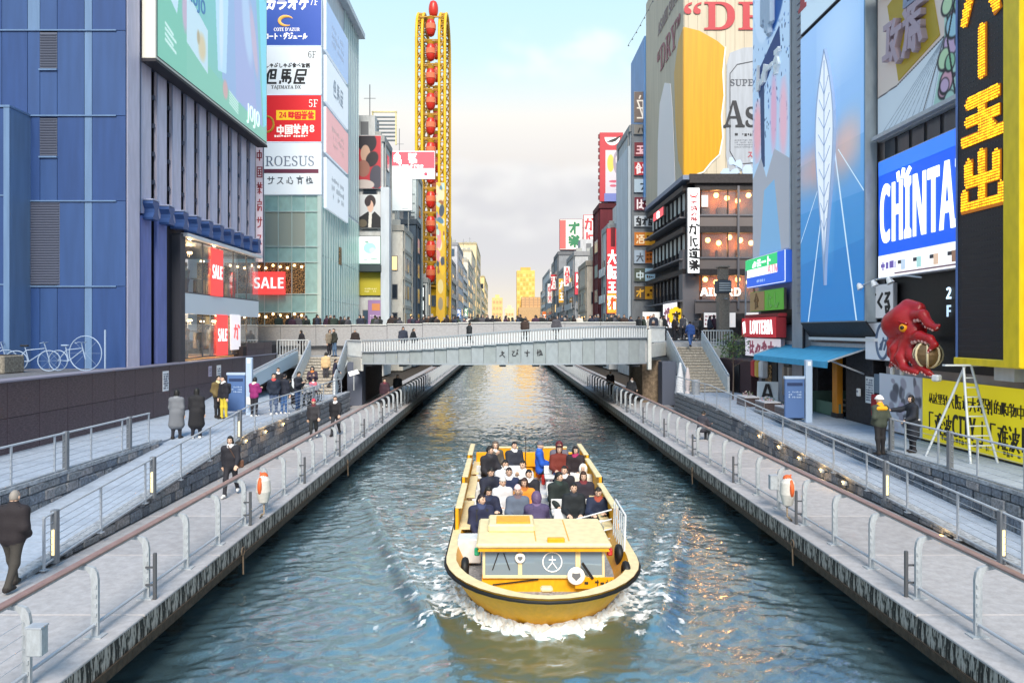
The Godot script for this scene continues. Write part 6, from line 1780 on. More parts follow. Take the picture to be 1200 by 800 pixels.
	gp.poly([[0, 0.62], [1, 0.62], [1, 1], [0, 1]], Color("2a83c6", 0.45))
	gp.poly([[0, 0.80], [1, 0.76], [1, 1], [0, 1]], Color("1f6fb8", 0.35))
	for e in [[[0.5, 0.45], [0.14, 1.0], 0.008], [[0.58, 0.45], [0.90, 1.0], 0.009], [[0.42, 0.5], [0.0, 0.72], 0.004], [[0.64, 0.46], [1.0, 0.62], 0.004]]:
		gp.line([e[0], e[1]], e[2], Color("dceefa"))
	for k in 24: gp.blob(0.47, 0.2 + k * 0.026, 0.20 - 0.005 * k, 0.05, Color("dbe6f2", 0.06), 0.9)
	picture(g, 5.78, 12.56, image_mat("track print", gp.im, 0.45, 0.14))
	var lf := MB.new()
	var lo2 := PackedVector2Array()
	for k in 15: lo2.append(Vector2(sin(PI * pow(k / 14.0, 1.6)) * 0.85 - 0.15, -4.6 + k * 0.69))
	for k in range(13, 0, -1): lo2.append(Vector2(-sin(PI * pow(k / 14.0, 1.6)) * 0.85 - 0.15, -4.6 + k * 0.69))
	lf.prism(lo2, 0.0, 0.1)
	part("leaf_shape", lf.done(), print_mat("dfe6ee", 0.16), g, V(-0.1, -0.2, z))
	var lr := MB.new()
	for k in lo2.size(): lr.bar(V(lo2[k].x, lo2[k].y, 0.06), V(lo2[(k + 1) % lo2.size()].x, lo2[(k + 1) % lo2.size()].y, 0.06), 0.07, 0.12, V(0, 0, 1))
	lr.bar(V(-0.15, -4.6, 0.1), V(-0.15, 4.6, 0.1), 0.05, 0.03, V(0, 0, 1))
	for k in 9:
		for sd in [-1, 1]: lr.bar(V(-0.15, -2.4 + k * 0.7, 0.1), V(-0.15 + sd * 0.55 * sin(PI * pow((k + 3.2) / 14.0, 1.3)), -1.9 + k * 0.72, 0.1), 0.03, 0.03, V(0, 0, 1))
	part("leaf_outline", lr.done(), print_mat("8fa6c8", 0.08), g, V(-0.1, -0.2, z))
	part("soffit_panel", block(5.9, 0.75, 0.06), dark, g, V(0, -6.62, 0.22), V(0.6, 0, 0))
	part("lower_rail", block(5.8, 0.12, 0.2), print_mat("d8dade"), g, V(0.2, -7.0, 0.1))
	var gw := board("script_hoarding", "white hoarding with a red script word above the tall blue billboard", "billboard", V(13.75, 21.8, -30.15), R90, 5.9, 6.2, 0.45, print_mat("c9dff0", 0.1), paint("3c3f48"), 0.06)
	latin(gw, "ice", V(-1.2, -1.0, fz(gw)), 3.0, print_mat("b3303c"), 0.9, true)
	var pl := thing("ribbed_pillar", "tall grey ribbed pillar between the blue billboard and the snow mural", "pillar", V(13.75, 2.0, -33.95))
	part("shaft", block(0.5, 24.0, 1.3), mat("pillar grey", Color(0.64, 0.65, 0.68), 0.6, 0.0, "soft", V(0.3, 0.1, 0.3)), pl, V(0, 12.0, 0))
	for k in 60: part("rib", block(0.06, 0.06, 0.6), mat("rib grey", Color(0.54, 0.56, 0.62), 0.5), pl, V(-0.27, 4.4 + k * 0.32, 0.3))
	part("edge_strip", block(0.1, 24.0, 0.1), mat("rib dark", Color(0.15, 0.15, 0.18), 0.5), pl, V(-0.24, 12.0, 0.68))
	# --- snow mural building
	var f := right_block("mural_building", "narrow shop building carrying the blue and white snow mural", 34.6, 40.6, 2.0, 26.0, mat("mural building grey", Color(0.58, 0.60, 0.64), 0.7))
	var sp := Paint.new(256, 512, Color("b9d0ea"), Color("a9cbe8"))
	r.seed = 31
	for k in 240: sp.blob(r.randf(), r.randf_range(0.0, 0.6), r.randf_range(0.006, 0.02), r.randf_range(0.002, 0.006), Color("23406f") if r.randf() < 0.6 else Color("5c86c4"), 0.4, r.randf() * 3.0)
	sp.blob(0.5, 0.10, 0.42, 0.17, Color("214f94")); sp.blob(0.34, 0.12, 0.30, 0.15, Color("c4d9f0"))
	sp.poly([[0.1, 0.36], [0.75, 0.27], [0.78, 0.34], [0.2, 0.45]], Color("1f3a70"))
	sp.blob(0.14, 0.56, 0.12, 0.10, Color("e6a9b4"), 0.5); sp.blob(0.85, 0.58, 0.1, 0.12, Color("e2b4c4"), 0.5); sp.blob(0.6, 0.54, 0.08, 0.12, Color("d8a9c4"), 0.5)
	sp.poly([[0.22, 0.42], [0.34, 0.42], [0.36, 0.7], [0.26, 0.7]], Color("26406a"))
	sp.poly([[0, 0.72], [0.25, 0.66], [0.4, 0.74], [0.62, 0.66], [1, 0.72], [1, 1], [0, 1]], Color("a3a8b4"))
	sp.poly([[0.2, 1.0], [0.34, 0.78], [0.62, 0.76], [0.8, 1.0]], Color("7fb0d8"))
	var sm := board("snow_mural", "tall blue and white snow mural with dark brush script beside the ribbed pillar", "billboard", V(13.8, 17.0, -37.4), R90, 5.2, 15.2, 0.3, print_mat("b9d0ea"), paint("aeb6c0"), 0.05)
	picture(sm, 5.1, 15.0, image_mat("snow print", sp.im, 0.6, 0.12))
	glyphs(sm, "しのーる", V(-1.9, 2.6, fz(sm)), Vector2(0.85, 1.4), 0.22, print_mat("eef4fa"), false, 0.12, "raised_lettering", 0.3)
	var ice := MB.new()
	for k in 5: ice.bevel(V(-0.6 + k * 0.28, 4.9 + 0.5 * sin(k * 1.4), fz(sm) + 0.1), V(0.5, 3.0 - absf(k - 2) * 0.7, 0.3), 0.12)
	part("ice_relief", ice.done(), mat("ice blue", Color(0.70, 0.78, 0.88), 0.5), sm)
	var fm := board("shop_sign", "green, white and blue striped shop sign under the snow mural", "sign", V(13.7, 8.65, -37.6), R90, 5.4, 1.5, 0.4, print_mat("f2f4f4", 0.35), print_mat("2c58b8", 0.2), 0.0)
	z = fz(fm)
	part("green_stripe", block(4.9, 0.55, 0.02), print_mat("2aa866", 0.35), fm, V(-0.45, 0.46, z + 0.012))
	part("blue_stripe", block(5.4, 0.5, 0.02), print_mat("2452b4", 0.35), fm, V(0, -0.48, z + 0.012))
	part("blue_end", block(0.9, 1.0, 0.02), print_mat("2452b4", 0.35), fm, V(2.24, 0.24, z + 0.014))
	glyphs(fm, "の三ート", V(-1.8, 0.68, z + 0.02), Vector2(0.7, 0.45), 0.09, print_mat("e6f6ee", 0.4))
	latin(fm, "ATM", V(1.2, 0.0, z), 0.6, print_mat("e08a94", 0.3), 1.2)
	fine_print(fm, V(-0.5, -0.5, z + 0.02), 1.2, 0.2, 1, print_mat("9ab4e4", 0.2), 14)
	var gb := board("shop_board", "tan and green shop board below the striped sign", "sign", V(13.8, 7.15, -38.4), R90, 4.8, 1.05, 0.15, print_mat("58a83a", 0.1), paint("6d6a60"), 0.0)
	part("tan_half", block(2.2, 1.0, 0.02), print_mat("a68a62", 0.05), gb, V(-1.3, 0, fz(gb) + 0.012))
	glyphs(gb, "食", V(-1.8, 0.4, fz(gb) + 0.022), Vector2(0.8, 0.8), 0.1, print_mat("7d5f3a"))
	glyphs(gb, "にし", V(0.1, 0.4, fz(gb)), Vector2(0.9, 0.8), 0.09, print_mat("8fce70"))
	part("dark_opening", block(0.1, 0.75, 5.2), darker, f, V(-0.02, 6.25, 0.2))
	part("pale_return", block(0.2, 5.6, 0.5), print_mat("d3d6da"), f, V(-0.1, 5.2, 2.8))
	var lo := board("burger_sign", "red burger shop sign with white capital letters", "sign", V(13.55, 5.75, -37.9), R90, 5.0, 1.0, 0.5, print_mat("b31f2e", 0.15), paint("8c1c28"), 0.0)
	latin(lo, "LOTTERIA", V(0.45, 0.0, fz(lo)), 0.95, print_mat("f4f0f0", 0.5), 0.75)
	part("white_mark", block(0.35, 0.62, 0.03, 0.01), print_mat("f4f0f0", 0.5), lo, V(-2.1, 0, fz(lo) + 0.01), V(0, 0, 0.2))
	part("top_trim", block(4.9, 0.16, 0.4), paint("8c1c28"), lo, V(0.1, 0.6, 0.2))
	var pk := board("shop_board", "pale board with pink arched lettering under the red burger sign", "sign", V(13.7, 4.7, -38.6), R90, 5.2, 0.95, 0.2, print_mat("dfd8e0", 0.15), paint("b8a8b4"), 0.0)
	glyphs(pk, "はのや大", V(-2.0, 0.4, fz(pk)), Vector2(0.95, 0.75), 0.14, print_mat("cf6a84"))
	for e in [[1.6, 1.5], [-1.2, 2.2]]:
		part("shop_opening", block(0.1, 2.1, e[1]), darker, f, V(-0.02, 3.1, e[0]))
	part("shop_glow", block(0.05, 1.2, 0.8), mat("lit shop", Color(0.80, 0.62, 0.40)), f, V(-0.08, 3.2, -1.2))
	for k in 3: part("hung_goods", block(0.4, 0.9, 0.5, 0.08), paint(["c9343a", "d8b24a", "e0e0e4"][k]), f, V(-0.3, 3.55, -2.6 + k * 0.62))
	for k in 7: part("poster_strip", block(0.05, 1.4, 0.35), print_mat(["9a8a7c", "6b5d54", "b3a698", "7d7470", "a8907c", "5c5450", "c0b4a8"][k]), f, V(-0.08, 3.1, 0.9 + k * 0.3))
	var st := right_block("brick_store", "low maroon brick store between the right stairs and the burger shop", 40.6, 46.5, 2.0, 3.9, mat("maroon brick", Color(0.34, 0.22, 0.24), 0.85, 0.0, "rough", V(1.0, 1.0, 1.0)), 13.6)
	part("door", block(0.05, 1.6, 0.9), darker, st, V(-0.02, 2.85, 0.6))

# characters made of many lit bulbs on an amber ground
func bulb_text(parent: Node, text: String, at: Vector3, cell: Vector2, r: float, lit: Material) -> void:
	glyphs(parent, text, at, cell, r * 1.9, mat("bulb ground", Color(0.62, 0.36, 0.03), 0.5, 0.0, "", Vector3.ONE, 0.0, 0.22), true, 0.03, "amber_ground")
	var g := RandomNumberGenerator.new(); g.seed = 2
	for q in text.length():
		var b := MB.new()
		var ch := "丨" if text[q] == "ー" else text[q]
		var segs := []
		for s in glyph[ch].split(" ", false):
			var last := Vector2.ZERO
			for i in range(0, s.length() - 1, 2):
				var p := Vector2((int(s[i]) + 0.5) / 10.0 * cell.x, -q * cell.y - (int(s[i + 1]) + 0.5) / 10.0 * cell.y)
				if i > 0: segs.append([last, p])
				last = p
		for i in 26:
			for j in 22:
				var p := Vector2((i + 0.5) / 26.0 * cell.x, -q * cell.y - (j + 0.5) / 22.0 * cell.y)
				var near := 9.0
				for e in segs: near = minf(near, p.distance_to(Geometry2D.get_closest_point_to_segment(p, e[0], e[1])))
				if near < r: b.bevel(at + V(p.x, p.y, 0.045), V(0.05, 0.05, 0.03) * g.randf_range(0.8, 1.2), 0.012)
		part("bulb_lettering", b.done(), lit, parent).set_meta("kind", "stuff")

func octopus_corner() -> void:
	var dark := mat("shopfront black", Color(0.11, 0.11, 0.13), 0.5)
	var kk := board("shop_sign", "white shop sign with three black brush characters beside the octopus", "sign", V(13.85, 6.65, -27.0), R90, 2.0, 1.25, 0.15, print_mat("c9ccd2", 0.08), paint("9a9ca4"), 0.03)
	glyphs(kk, "くくる", V(-0.62, 0.5, fz(kk)), Vector2(0.5, 0.95), 0.1, print_mat("1c1c20"), false, 0.02, "lettering", 0.2)
	fine_print(kk, V(-0.82, 0, fz(kk)), 0.14, 0.9, 6, print_mat("4a4a50"), 5)
	var em := board("shop_sign", "pale shop board with a round blue emblem below the brush-lettered sign", "sign", V(13.85, 5.2, -27.0), R90, 2.0, 1.4, 0.15, print_mat("bcc6d4", 0.08), paint("9a9ca4"), 0.03)
	var rg := MB.new()
	var ring := []
	for k in 24: ring.append(V(0.3 + cos(TAU * k / 24) * 0.42, sin(TAU * k / 24) * 0.62, fz(em)))
	rg.tube(ring, 0.06, 6, true)
	part("ring_emblem", rg.done(), print_mat("5d6f8c"), em)
	glyphs(em, "の", V(0.0, 0.4, fz(em)), Vector2(0.65, 0.8), 0.07, print_mat("5d6f8c"))
	var tf := thing("floor_sign", "small glowing 2F lettering on the dark front right of the octopus", "sign", V(13.9, 6.4, -23.1), R90)
	latin(tf, "2", V(0, 0.35, 0), 0.5, print_mat("bcd8f0", 0.5))
	latin(tf, "F", V(0, -0.2, 0), 0.5, print_mat("bcd8f0", 0.3))
	var ln := thing("spotlight_rail", "bent white pipe with three spotlights above the octopus", "light fitting", V(13.8, 7.3, -25.6), R90)
	var pm := MB.new()
	pm.tube([V(-1.9, -0.05, 0.5), V(-0.6, 0.1, 0.6), V(1.2, 0.1, 0.6), V(1.7, 0.0, 0.3)], 0.03, 6)
	part("pipe", pm.done(), steel(), ln)
	for k in 3:
		var lm := MB.new(); lm.lathe(Vector3.ZERO, [Vector2(0.03, 0.1), Vector2(0.08, 0.05), Vector2(0.13, -0.14), Vector2(0.0, -0.12)], 10)
		part("spotlight", lm.done(), print_mat("e6e8ea"), ln, V(-1.8 + k * 1.05, -0.05 + k * 0.04, 0.62), V(0.3, 0, 0.4))
	# the octopus: one continuous body, tentacles with pale suckers, a yellow eye, and a takoyaki ball
	var o := thing("octopus_sculpture", "big red octopus sculpture with a yellow eye clutching a striped ball, over the promenade", "sculpture", V(13.3, 4.35, -23.6), R90 + 0.35)
	o.scale = Vector3.ONE * 0.82
	var bones := [
		[V(-0.75, 1.75, 0.3), 0.62, V(-0.35, 1.95, 0.35), 0.60, 0], [V(-0.35, 1.95, 0.35), 0.60, V(0.1, 1.5, 0.45), 0.42, 0], [V(-0.3, 2.45, 0.3), 0.3, V(0.2, 2.35, 0.35), 0.26, 0],
		[V(0.1, 1.5, 0.45), 0.4, V(0.0, 1.0, 0.5), 0.34, 0]]
	var arms := [
		[V(0.1, 2.05, 0.5), V(0.7, 2.1, 0.7), V(1.05, 1.75, 0.8), V(1.35, 1.62, 0.85), V(1.5, 1.7, 0.85)],
		[V(0.1, 1.2, 0.6), V(0.7, 1.3, 0.85), V(1.2, 1.2, 0.95), V(1.45, 1.0, 1.0), V(1.25, 0.75, 1.1)],
		[V(0.1, 1.0, 0.6), V(0.3, 0.55, 0.8), V(0.7, 0.2, 0.9), V(1.1, -0.05, 0.9), V(1.3, -0.15, 0.85)],
		[V(-0.1, 1.0, 0.6), V(-0.15, 0.5, 0.85), V(0.1, 0.1, 0.95), V(0.5, 0.0, 1.0), V(0.75, -0.08, 1.05)],
		[V(-0.3, 1.2, 0.5), V(-0.55, 0.8, 0.7), V(-0.5, 0.35, 0.8), V(-0.25, 0.1, 0.8)],
		[V(-0.45, 1.2, 0.4), V(-0.85, 1.0, 0.5), V(-0.8, 0.6, 0.6), V(-0.55, 0.35, 0.7), V(-0.7, 0.1, 0.8)]]
	for a in arms:
		for i in a.size() - 1:
			var r0 := lerpf(0.24, 0.06, float(i) / (a.size() - 1)); var r1 := lerpf(0.24, 0.06, float(i + 1) / (a.size() - 1))
			bones.append([a[i], r0, a[i + 1], r1, 0])
	var body := flesh(bones, 0.045, 24.0)
	var colr := Color(0.42, 0.035, 0.045)
	var red := mat("octopus red", Color(0.66, 0.10, 0.12), 0.38, 0.0, "soft", V(1.0, 1.0, 1.0), 0.2)
	part("body", mesh_of(body, [colr]), red, o)
	var pale := mat("sucker pale", Color(0.80, 0.62, 0.60), 0.5)
	for a in arms:
		for i in range(1, a.size()):
			for t in 3:
				var q: Vector3 = a[i - 1].lerp(a[i], (t + 0.5) / 3.0)
				var rr := lerpf(0.27, 0.07, (i - 0.5) / (a.size() - 1))
				part("sucker", meshes.get_or_add("sucker%d" % i, _globe(0.095 - 0.014 * i)), pale, o, q + V(0.0, -0.75, 0.55).normalized() * rr * 0.92)
	part("eye", _globe(0.17), mat("eye yellow", Color(0.9, 0.62, 0.06), 0.3), o, V(-0.02, 1.62, 0.85))
	part("pupil", _globe(0.08), dark, o, V(0.02, 1.63, 0.97))
	part("brow", block(0.4, 0.1, 0.15, 0.04), red, o, V(-0.02, 1.83, 0.88), V(0, 0, -0.3))
	var ball := part("ball", _globe(0.48), mat("ball bronze", Color(0.45, 0.36, 0.24), 0.5, 0.2), o, V(0.95, 0.62, 0.75))
	for k in 7:
		var sb := MB.new()
		var pth := []
		for j in 9: pth.append(V(sin(PI * j / 8.0) * cos(k * 0.9), -cos(PI * j / 8.0), sin(PI * j / 8.0) * sin(k * 0.9)) * 0.49)
		sb.tube(pth, 0.045, 5)
		part("sauce_stripe", sb.done(), mat("stripe cream", Color(0.86, 0.80, 0.66), 0.5), ball)
	part("bracket", block(0.2, 0.2, 0.9), dark, o, V(-0.2, 1.2, -0.3))
	part("white_cuff", block(0.3, 0.25, 0.25, 0.05), print_mat("dfe3e8"), o, V(1.4, -0.22, 0.85))
	for k in 2: part("white_figure", block(0.16, 0.3, 0.14, 0.04), print_mat("e6e8ea"), o, V(-0.95 + k * 0.45, -0.08, 0.4))

# ------------------------------------------------------------------ promenade furniture
func furniture() -> void:
	# information boards
	for s in [-1, 1]:
		var o := thing("information_board", "blue information board with a tall pale post on the %s promenade" % ["left" if s < 0 else "right"], "sign", V(-11.2 if s < 0 else 11.5, UPPER, -31.5 if s < 0 else -29.0))
		part("panel", block(0.75, 1.55, 0.14, 0.02), mat("board blue", Color(0.30, 0.42, 0.62), 0.5), o, V(-0.1, 0.95, 0))
		part("panel_frame", block(0.8, 0.1, 0.16), mat("board pale", Color(0.66, 0.74, 0.84), 0.5), o, V(-0.1, 1.76, 0))
		part("post", block(0.26, 2.45, 0.2, 0.02), mat("board pale", Color(0.66, 0.74, 0.84), 0.5), o, V(0.45, 1.22, 0))
		part("post_mark", block(0.12, 0.16, 0.01), print_mat("f0f4f6"), o, V(0.45, 2.3, 0.105))
		part("dark_strip", block(0.6, 0.12, 0.01), print_mat("24365c"), o, V(-0.1, 1.5, 0.075))
		fine_print(o, V(-0.1, 1.1, 0.07), 0.5, 0.3, 3, print_mat("9ab0d0"), 3)
	# step ladder in front of the yellow banner
	var l := thing("tripod_ladder", "tall white tripod step ladder with a long top board before the yellow banner", "ladder", V(12.9, UPPER, -20.6))
	var rails := [[V(-0.1, 2.6, 0.0), V(-0.25, 0, 0.55)], [V(0.12, 2.6, 0.0), V(0.55, 0, 0.45)], [V(0.0, 2.6, -0.1), V(-0.75, 0, -0.7)]]
	var white := mat("ladder white", Color(0.82, 0.85, 0.88), 0.4, 0.2)
	for e in rails:
		var m := MB.new(); m.tube([e[0], e[1]], 0.035, 6)
		part("leg", m.done(), white, l)
	for k in 8:
		var t := 0.12 + k * 0.1
		var m := MB.new(); m.bar(rails[0][0].lerp(rails[0][1], t), rails[1][0].lerp(rails[1][1], t), 0.05, 0.03)
		part("rung", m.done(), white, l)
	part("top_board", block(1.9, 0.05, 0.16, 0.01), white, l, V(0.3, 2.63, 0))
	# A-board and planters by the shops
	var a := thing("sandwich_board", "white sandwich board with a black letter A beside the right stairs", "sign", V(13.1, UPPER, -36.6), -0.5)
	part("panel", block(1.0, 1.05, 0.05), print_mat("e2e4e8"), a, V(0, 0.55, 0.12), V(-0.15, 0, 0))
	part("panel", block(1.0, 1.05, 0.05), print_mat("e2e4e8"), a, V(0, 0.55, -0.12), V(0.15, 0, 0))
	latin(a, "A", V(0, 0.55, 0.16), 1.1, print_mat("1e1e24"), 0.9)
	var spots := [[11.75, -35.5, "wooden planter box with flowers by the right railing, farthest of three"], [11.8, -33.0, "wooden planter box with flowers by the right railing, middle of three"], [11.8, -30.6, "wooden planter box with flowers by the right railing, nearest of three"]]
	for q in spots:
		var p := thing("planter_box", q[2], "planter", V(q[0], UPPER, q[1]))
		part("box", block(0.7, 0.42, 1.2, 0.03), mat("planter wood", Color(0.34, 0.29, 0.30), 0.8, 0.0, "rough", V(2, 2, 2)), p, V(0, 0.21, 0))
		for k in 4: part("plank", block(0.02, 0.08, 1.18), mat("planter wood light", Color(0.48, 0.44, 0.44), 0.8), p, V(-0.355, 0.07 + k * 0.1, 0))
		part("lid", block(0.72, 0.05, 1.22, 0.01), mat("planter pale", Color(0.74, 0.74, 0.76), 0.7), p, V(0, 0.44, 0))
		leaves(p, "flowers", V(0, 0.55, 0), V(0.3, 0.12, 0.5), 60, 0.08, [Color(0.10, 0.16, 0.06), Color(0.45, 0.2, 0.25), Color(0.5, 0.45, 0.45)], int(-q[1]))
	# the young tree in front of the right stairs
	var t := thing("young_tree", "slender young tree with thin foliage in front of the right stairs", "tree", V(11.95, UPPER, -38.5))
	var tm := MB.new()
	tm.tube([Vector3.ZERO, V(0.03, 1.2, 0), V(0, 2.3, 0.03), V(0.05, 3.3, 0)], [0.045, 0.035, 0.025, 0.01], 6)
	for k in 9:
		var g := k * 2.4
		var b0 := V(0.02, 1.7 + k * 0.17, 0.01)
		tm.tube([b0, b0 + V(cos(g) * 0.4, 0.25, sin(g) * 0.4), b0 + V(cos(g) * 0.75, 0.35, sin(g) * 0.7)], [0.016, 0.011, 0.005], 5)
	part("trunk", tm.done(), mat("bark", Color(0.33, 0.29, 0.26), 0.9), t)
	leaves(t, "crown", V(0, 2.75, 0), V(0.85, 0.75, 0.8), 420, 0.13, [Color(0.05, 0.10, 0.035), Color(0.08, 0.14, 0.05), Color(0.035, 0.075, 0.03)], 4)
	# bundled white cloths and stands near the stair foot
	for k in 3:
		var w := thing("covered_stand", ["white cloth-covered stand under the right stairs, leaning on the wall", "pale folded parasol beside the right stair foot", "grey waste bin at the right stair foot"][k], ["stand", "parasol", "bin"][k], V([10.2, 10.45, 10.75][k], UPPER, [-42.6, -41.9, -41.3][k]))
		var wm := MB.new()
		wm.lathe(Vector3.ZERO, [[Vector2(0.32, 0), Vector2(0.26, 0.5), Vector2(0.16, 1.1), Vector2(0.07, 1.7), Vector2(0.0, 1.78)], [Vector2(0.2, 0), Vector2(0.12, 0.2), Vector2(0.16, 0.9), Vector2(0.05, 1.5), Vector2(0.0, 1.52)], [Vector2(0.22, 0), Vector2(0.24, 0.8), Vector2(0.2, 0.86), Vector2(0.0, 0.88)]][k], 10)
		part("body", wm.done(), paint(["d9dde4", "cfc6c8", "9aa0a8"][k], 0.8), w)
		part("base", block(0.5, 0.05, 0.5, 0.01), grey_paint(), w, V(0, 0.025, 0))
	# clock pillar in front of the crab restaurant
	var c := thing("lantern_pillar", "pale stone lantern pillar with a dark lamp box, in front of the crab restaurant", "pillar", V(15.5, DECK, -52.2))
	part("shaft", block(0.75, 3.6, 0.75, 0.04), mat("pillar stone", Color(0.66, 0.62, 0.58), 0.8, 0.0, "rough", V(0.8, 0.8, 0.8)), c, V(0, 1.8, 0))
	part("lamp_box", block(0.95, 0.9, 0.95, 0.04), mat("pillar box", Color(0.30, 0.33, 0.37), 0.5), c, V(0, 3.75, 0))
	for k in 4: part("vent_slat", block(0.8, 0.08, 0.04), mat("slat white", Color(0.80, 0.83, 0.85), 0.45, 0.2), c, V(0, 3.5 + k * 0.16, 0.5))
	part("cap", block(0.62, 0.9, 0.62, 0.05), mat("pillar stone", Color(0.66, 0.62, 0.58), 0.8), c, V(0, 4.65, 0))
	part("cap_plate", block(0.8, 0.1, 0.8, 0.02), mat("pillar stone", Color(0.66, 0.62, 0.58), 0.8), c, V(0, 5.15, 0))
	part("bracket", block(0.1, 0.06, 0.9), steel(), c, V(0, 2.9, 0.5))
	var lp := thing("lamp_post", "slim grey lamp post right of the lantern pillar", "lamp post", V(16.9, DECK, -51.6))
	var lm := MB.new(); lm.tube([Vector3.ZERO, V(0, 5.0, 0)], [0.07, 0.04], 8)
	part("pole", lm.done(), steel(), lp)
	part("control_box", block(0.4, 0.7, 0.3, 0.02), paint("c4cace"), lp, V(0.2, 1.4, 0.1))
	# notice stand under the bridge
	var ns := thing("notice_stand", "white tilted notice stand in the shade under the left end of the bridge", "sign", V(-8.95, UPPER, -44.6), 0.3)
	part("plate", block(0.62, 0.3, 0.03), print_mat("e0e2e4"), ns, V(0, 1.05, 0), V(-0.5, 0, 0.3))
	part("leg", block(0.06, 1.0, 0.06), grey_paint(), ns, V(0, 0.5, 0))
	# life buoys on quay posts, in white covers
	for s in [-1, 1]:
		var b := thing("life_buoy", "life buoy in a white cover hung on the %s quay railing" % ["left" if s < 0 else "right"], "life buoy", V(-6.12 if s < 0 else 7.14, WALK, -18.4 if s < 0 else -18.1))
		var rg := MB.new()
		var ring := []
		for k in 20: ring.append(V(0, 0.55 + cos(TAU * k / 20) * 0.22, sin(TAU * k / 20) * 0.22))
		rg.tube(ring, 0.055, 8, true)
		part("ring", rg.done(), mat("buoy orange", Color(0.80, 0.36, 0.16), 0.6), b, V(-s * 0.16, 0.2, 0))
		var cv := MB.new()
		cv.lathe(Vector3.ZERO, [Vector2(0.0, -0.42), Vector2(0.12, -0.36), Vector2(0.19, -0.1), Vector2(0.17, 0.18), Vector2(0.08, 0.3), Vector2(0.0, 0.33)], 10)
		part("cover", cv.done(), mat("cover white", Color(0.80, 0.79, 0.77), 0.8, 0.0, "soft", V(2, 2, 2)), b, V(-s * 0.2, 0.72, 0.04))
		part("orange_top", _globe(0.11), mat("buoy orange", Color(0.80, 0.36, 0.16), 0.6), b, V(-s * 0.2, 0.98, 0.02))
		var st := MB.new(); st.tube([V(-s * 0.1, 1.08, 0), V(-s * 0.18, 1.02, 0.03), V(-s * 0.2, 0.9, 0.05)], 0.02, 5)
		part("strap", st.done(), mat("buoy orange", Color(0.80, 0.36, 0.16), 0.6), b)
		var rp := MB.new(); rp.tube([V(-s * 0.2, 0.35, 0.0), V(-s * 0.25, 0.1, 0.15), V(-s * 0.2, 0.04, 0.3), V(-s * 0.15, 0.05, 0.0)], 0.018, 5)
		part("rope", rp.done(), mat("rope", Color(0.6, 0.52, 0.42), 0.9), b)
	# the switch box on the nearest left post, the notice box on the right
	var sb := thing("switch_box", "grey equipment box on the nearest post of the left quay railing", "box", V(-6.02, WALK, -9.45))
	part("box", block(0.2, 0.36, 0.16, 0.015), grey_paint(), sb, V(0.1, 0.66, 0.02))
	part("lid_edge", block(0.21, 0.02, 0.17), steel(), sb, V(0.1, 0.845, 0.02))
	var sc := thing("switch_box", "grey equipment box on a post of the right quay railing, above the life buoy", "box", V(7.05, WALK, -19.1))
	part("box", block(0.2, 0.36, 0.16, 0.015), grey_paint(), sc, V(-0.1, 0.7, 0.05))
	part("lid_edge", block(0.21, 0.02, 0.17), steel(), sc, V(-0.1, 0.885, 0.05))
	# mooring chains that hang from the quay edges
	for q in [[-5.74, -16.4, "left", "beside the life buoy"], [-5.74, -27.5, "left", "near the crowd"], [6.64, -17.0, "right", "below the life buoy"], [6.64, -26.0, "right", "near the planters"]]:
		var m := thing("mooring_ring", "rusty mooring ring with a hanging chain on the %s quay edge %s" % [q[2], q[3]], "mooring ring", V(q[0], 0.72, q[1]))
		var rm := MB.new()
		var ring := []
		for k in 14: ring.append(V(0, cos(TAU * k / 14) * 0.09, sin(TAU * k / 14) * 0.09))
		rm.tube(ring, 0.015, 6, true)
		part("ring", rm.done(), mat("rust", Color(0.42, 0.36, 0.30), 0.8, 0.2), m)
		var cm := MB.new(); cm.tube([V(0, -0.08, 0), V(0.01, -0.5, 0.01)], 0.02, 5)
		part("chain", cm.done(), mat("rust", Color(0.42, 0.36, 0.30), 0.8, 0.2), m)

# many small leaf faces in an uneven ellipsoid
func leaves(parent: Node, called: String, at: Vector3, r: Vector3, n: int, size: float, cols: Array, seed_: int) -> void:
	var g := RandomNumberGenerator.new(); g.seed = seed_
	var b := MB.new()
	for k in n:
		var p := V(g.randfn(), g.randfn(), g.randfn()).normalized() * pow(g.randf(), 0.45)
		var q := at + p * r
		var u := V(g.randfn(), g.randfn(), g.randfn()).normalized()
		var v := u.cross(V(g.randfn(), g.randfn(), g.randfn())).normalized()
		b.tint = cols[g.randi() % cols.size()]
		var s := size * g.randf_range(0.6, 1.2)
		b.tri(q, q + u * s + v * s * 0.3, q + u * s * 0.5 + v * s * 0.55, Vector3.UP)
		b.tri(q, q + u * s - v * s * 0.1, q + u * s + v * s * 0.3, Vector3.UP)
	part(called, b.done(), vertex_mat("leaf colours", 0.7), parent).set_meta("kind", "stuff")

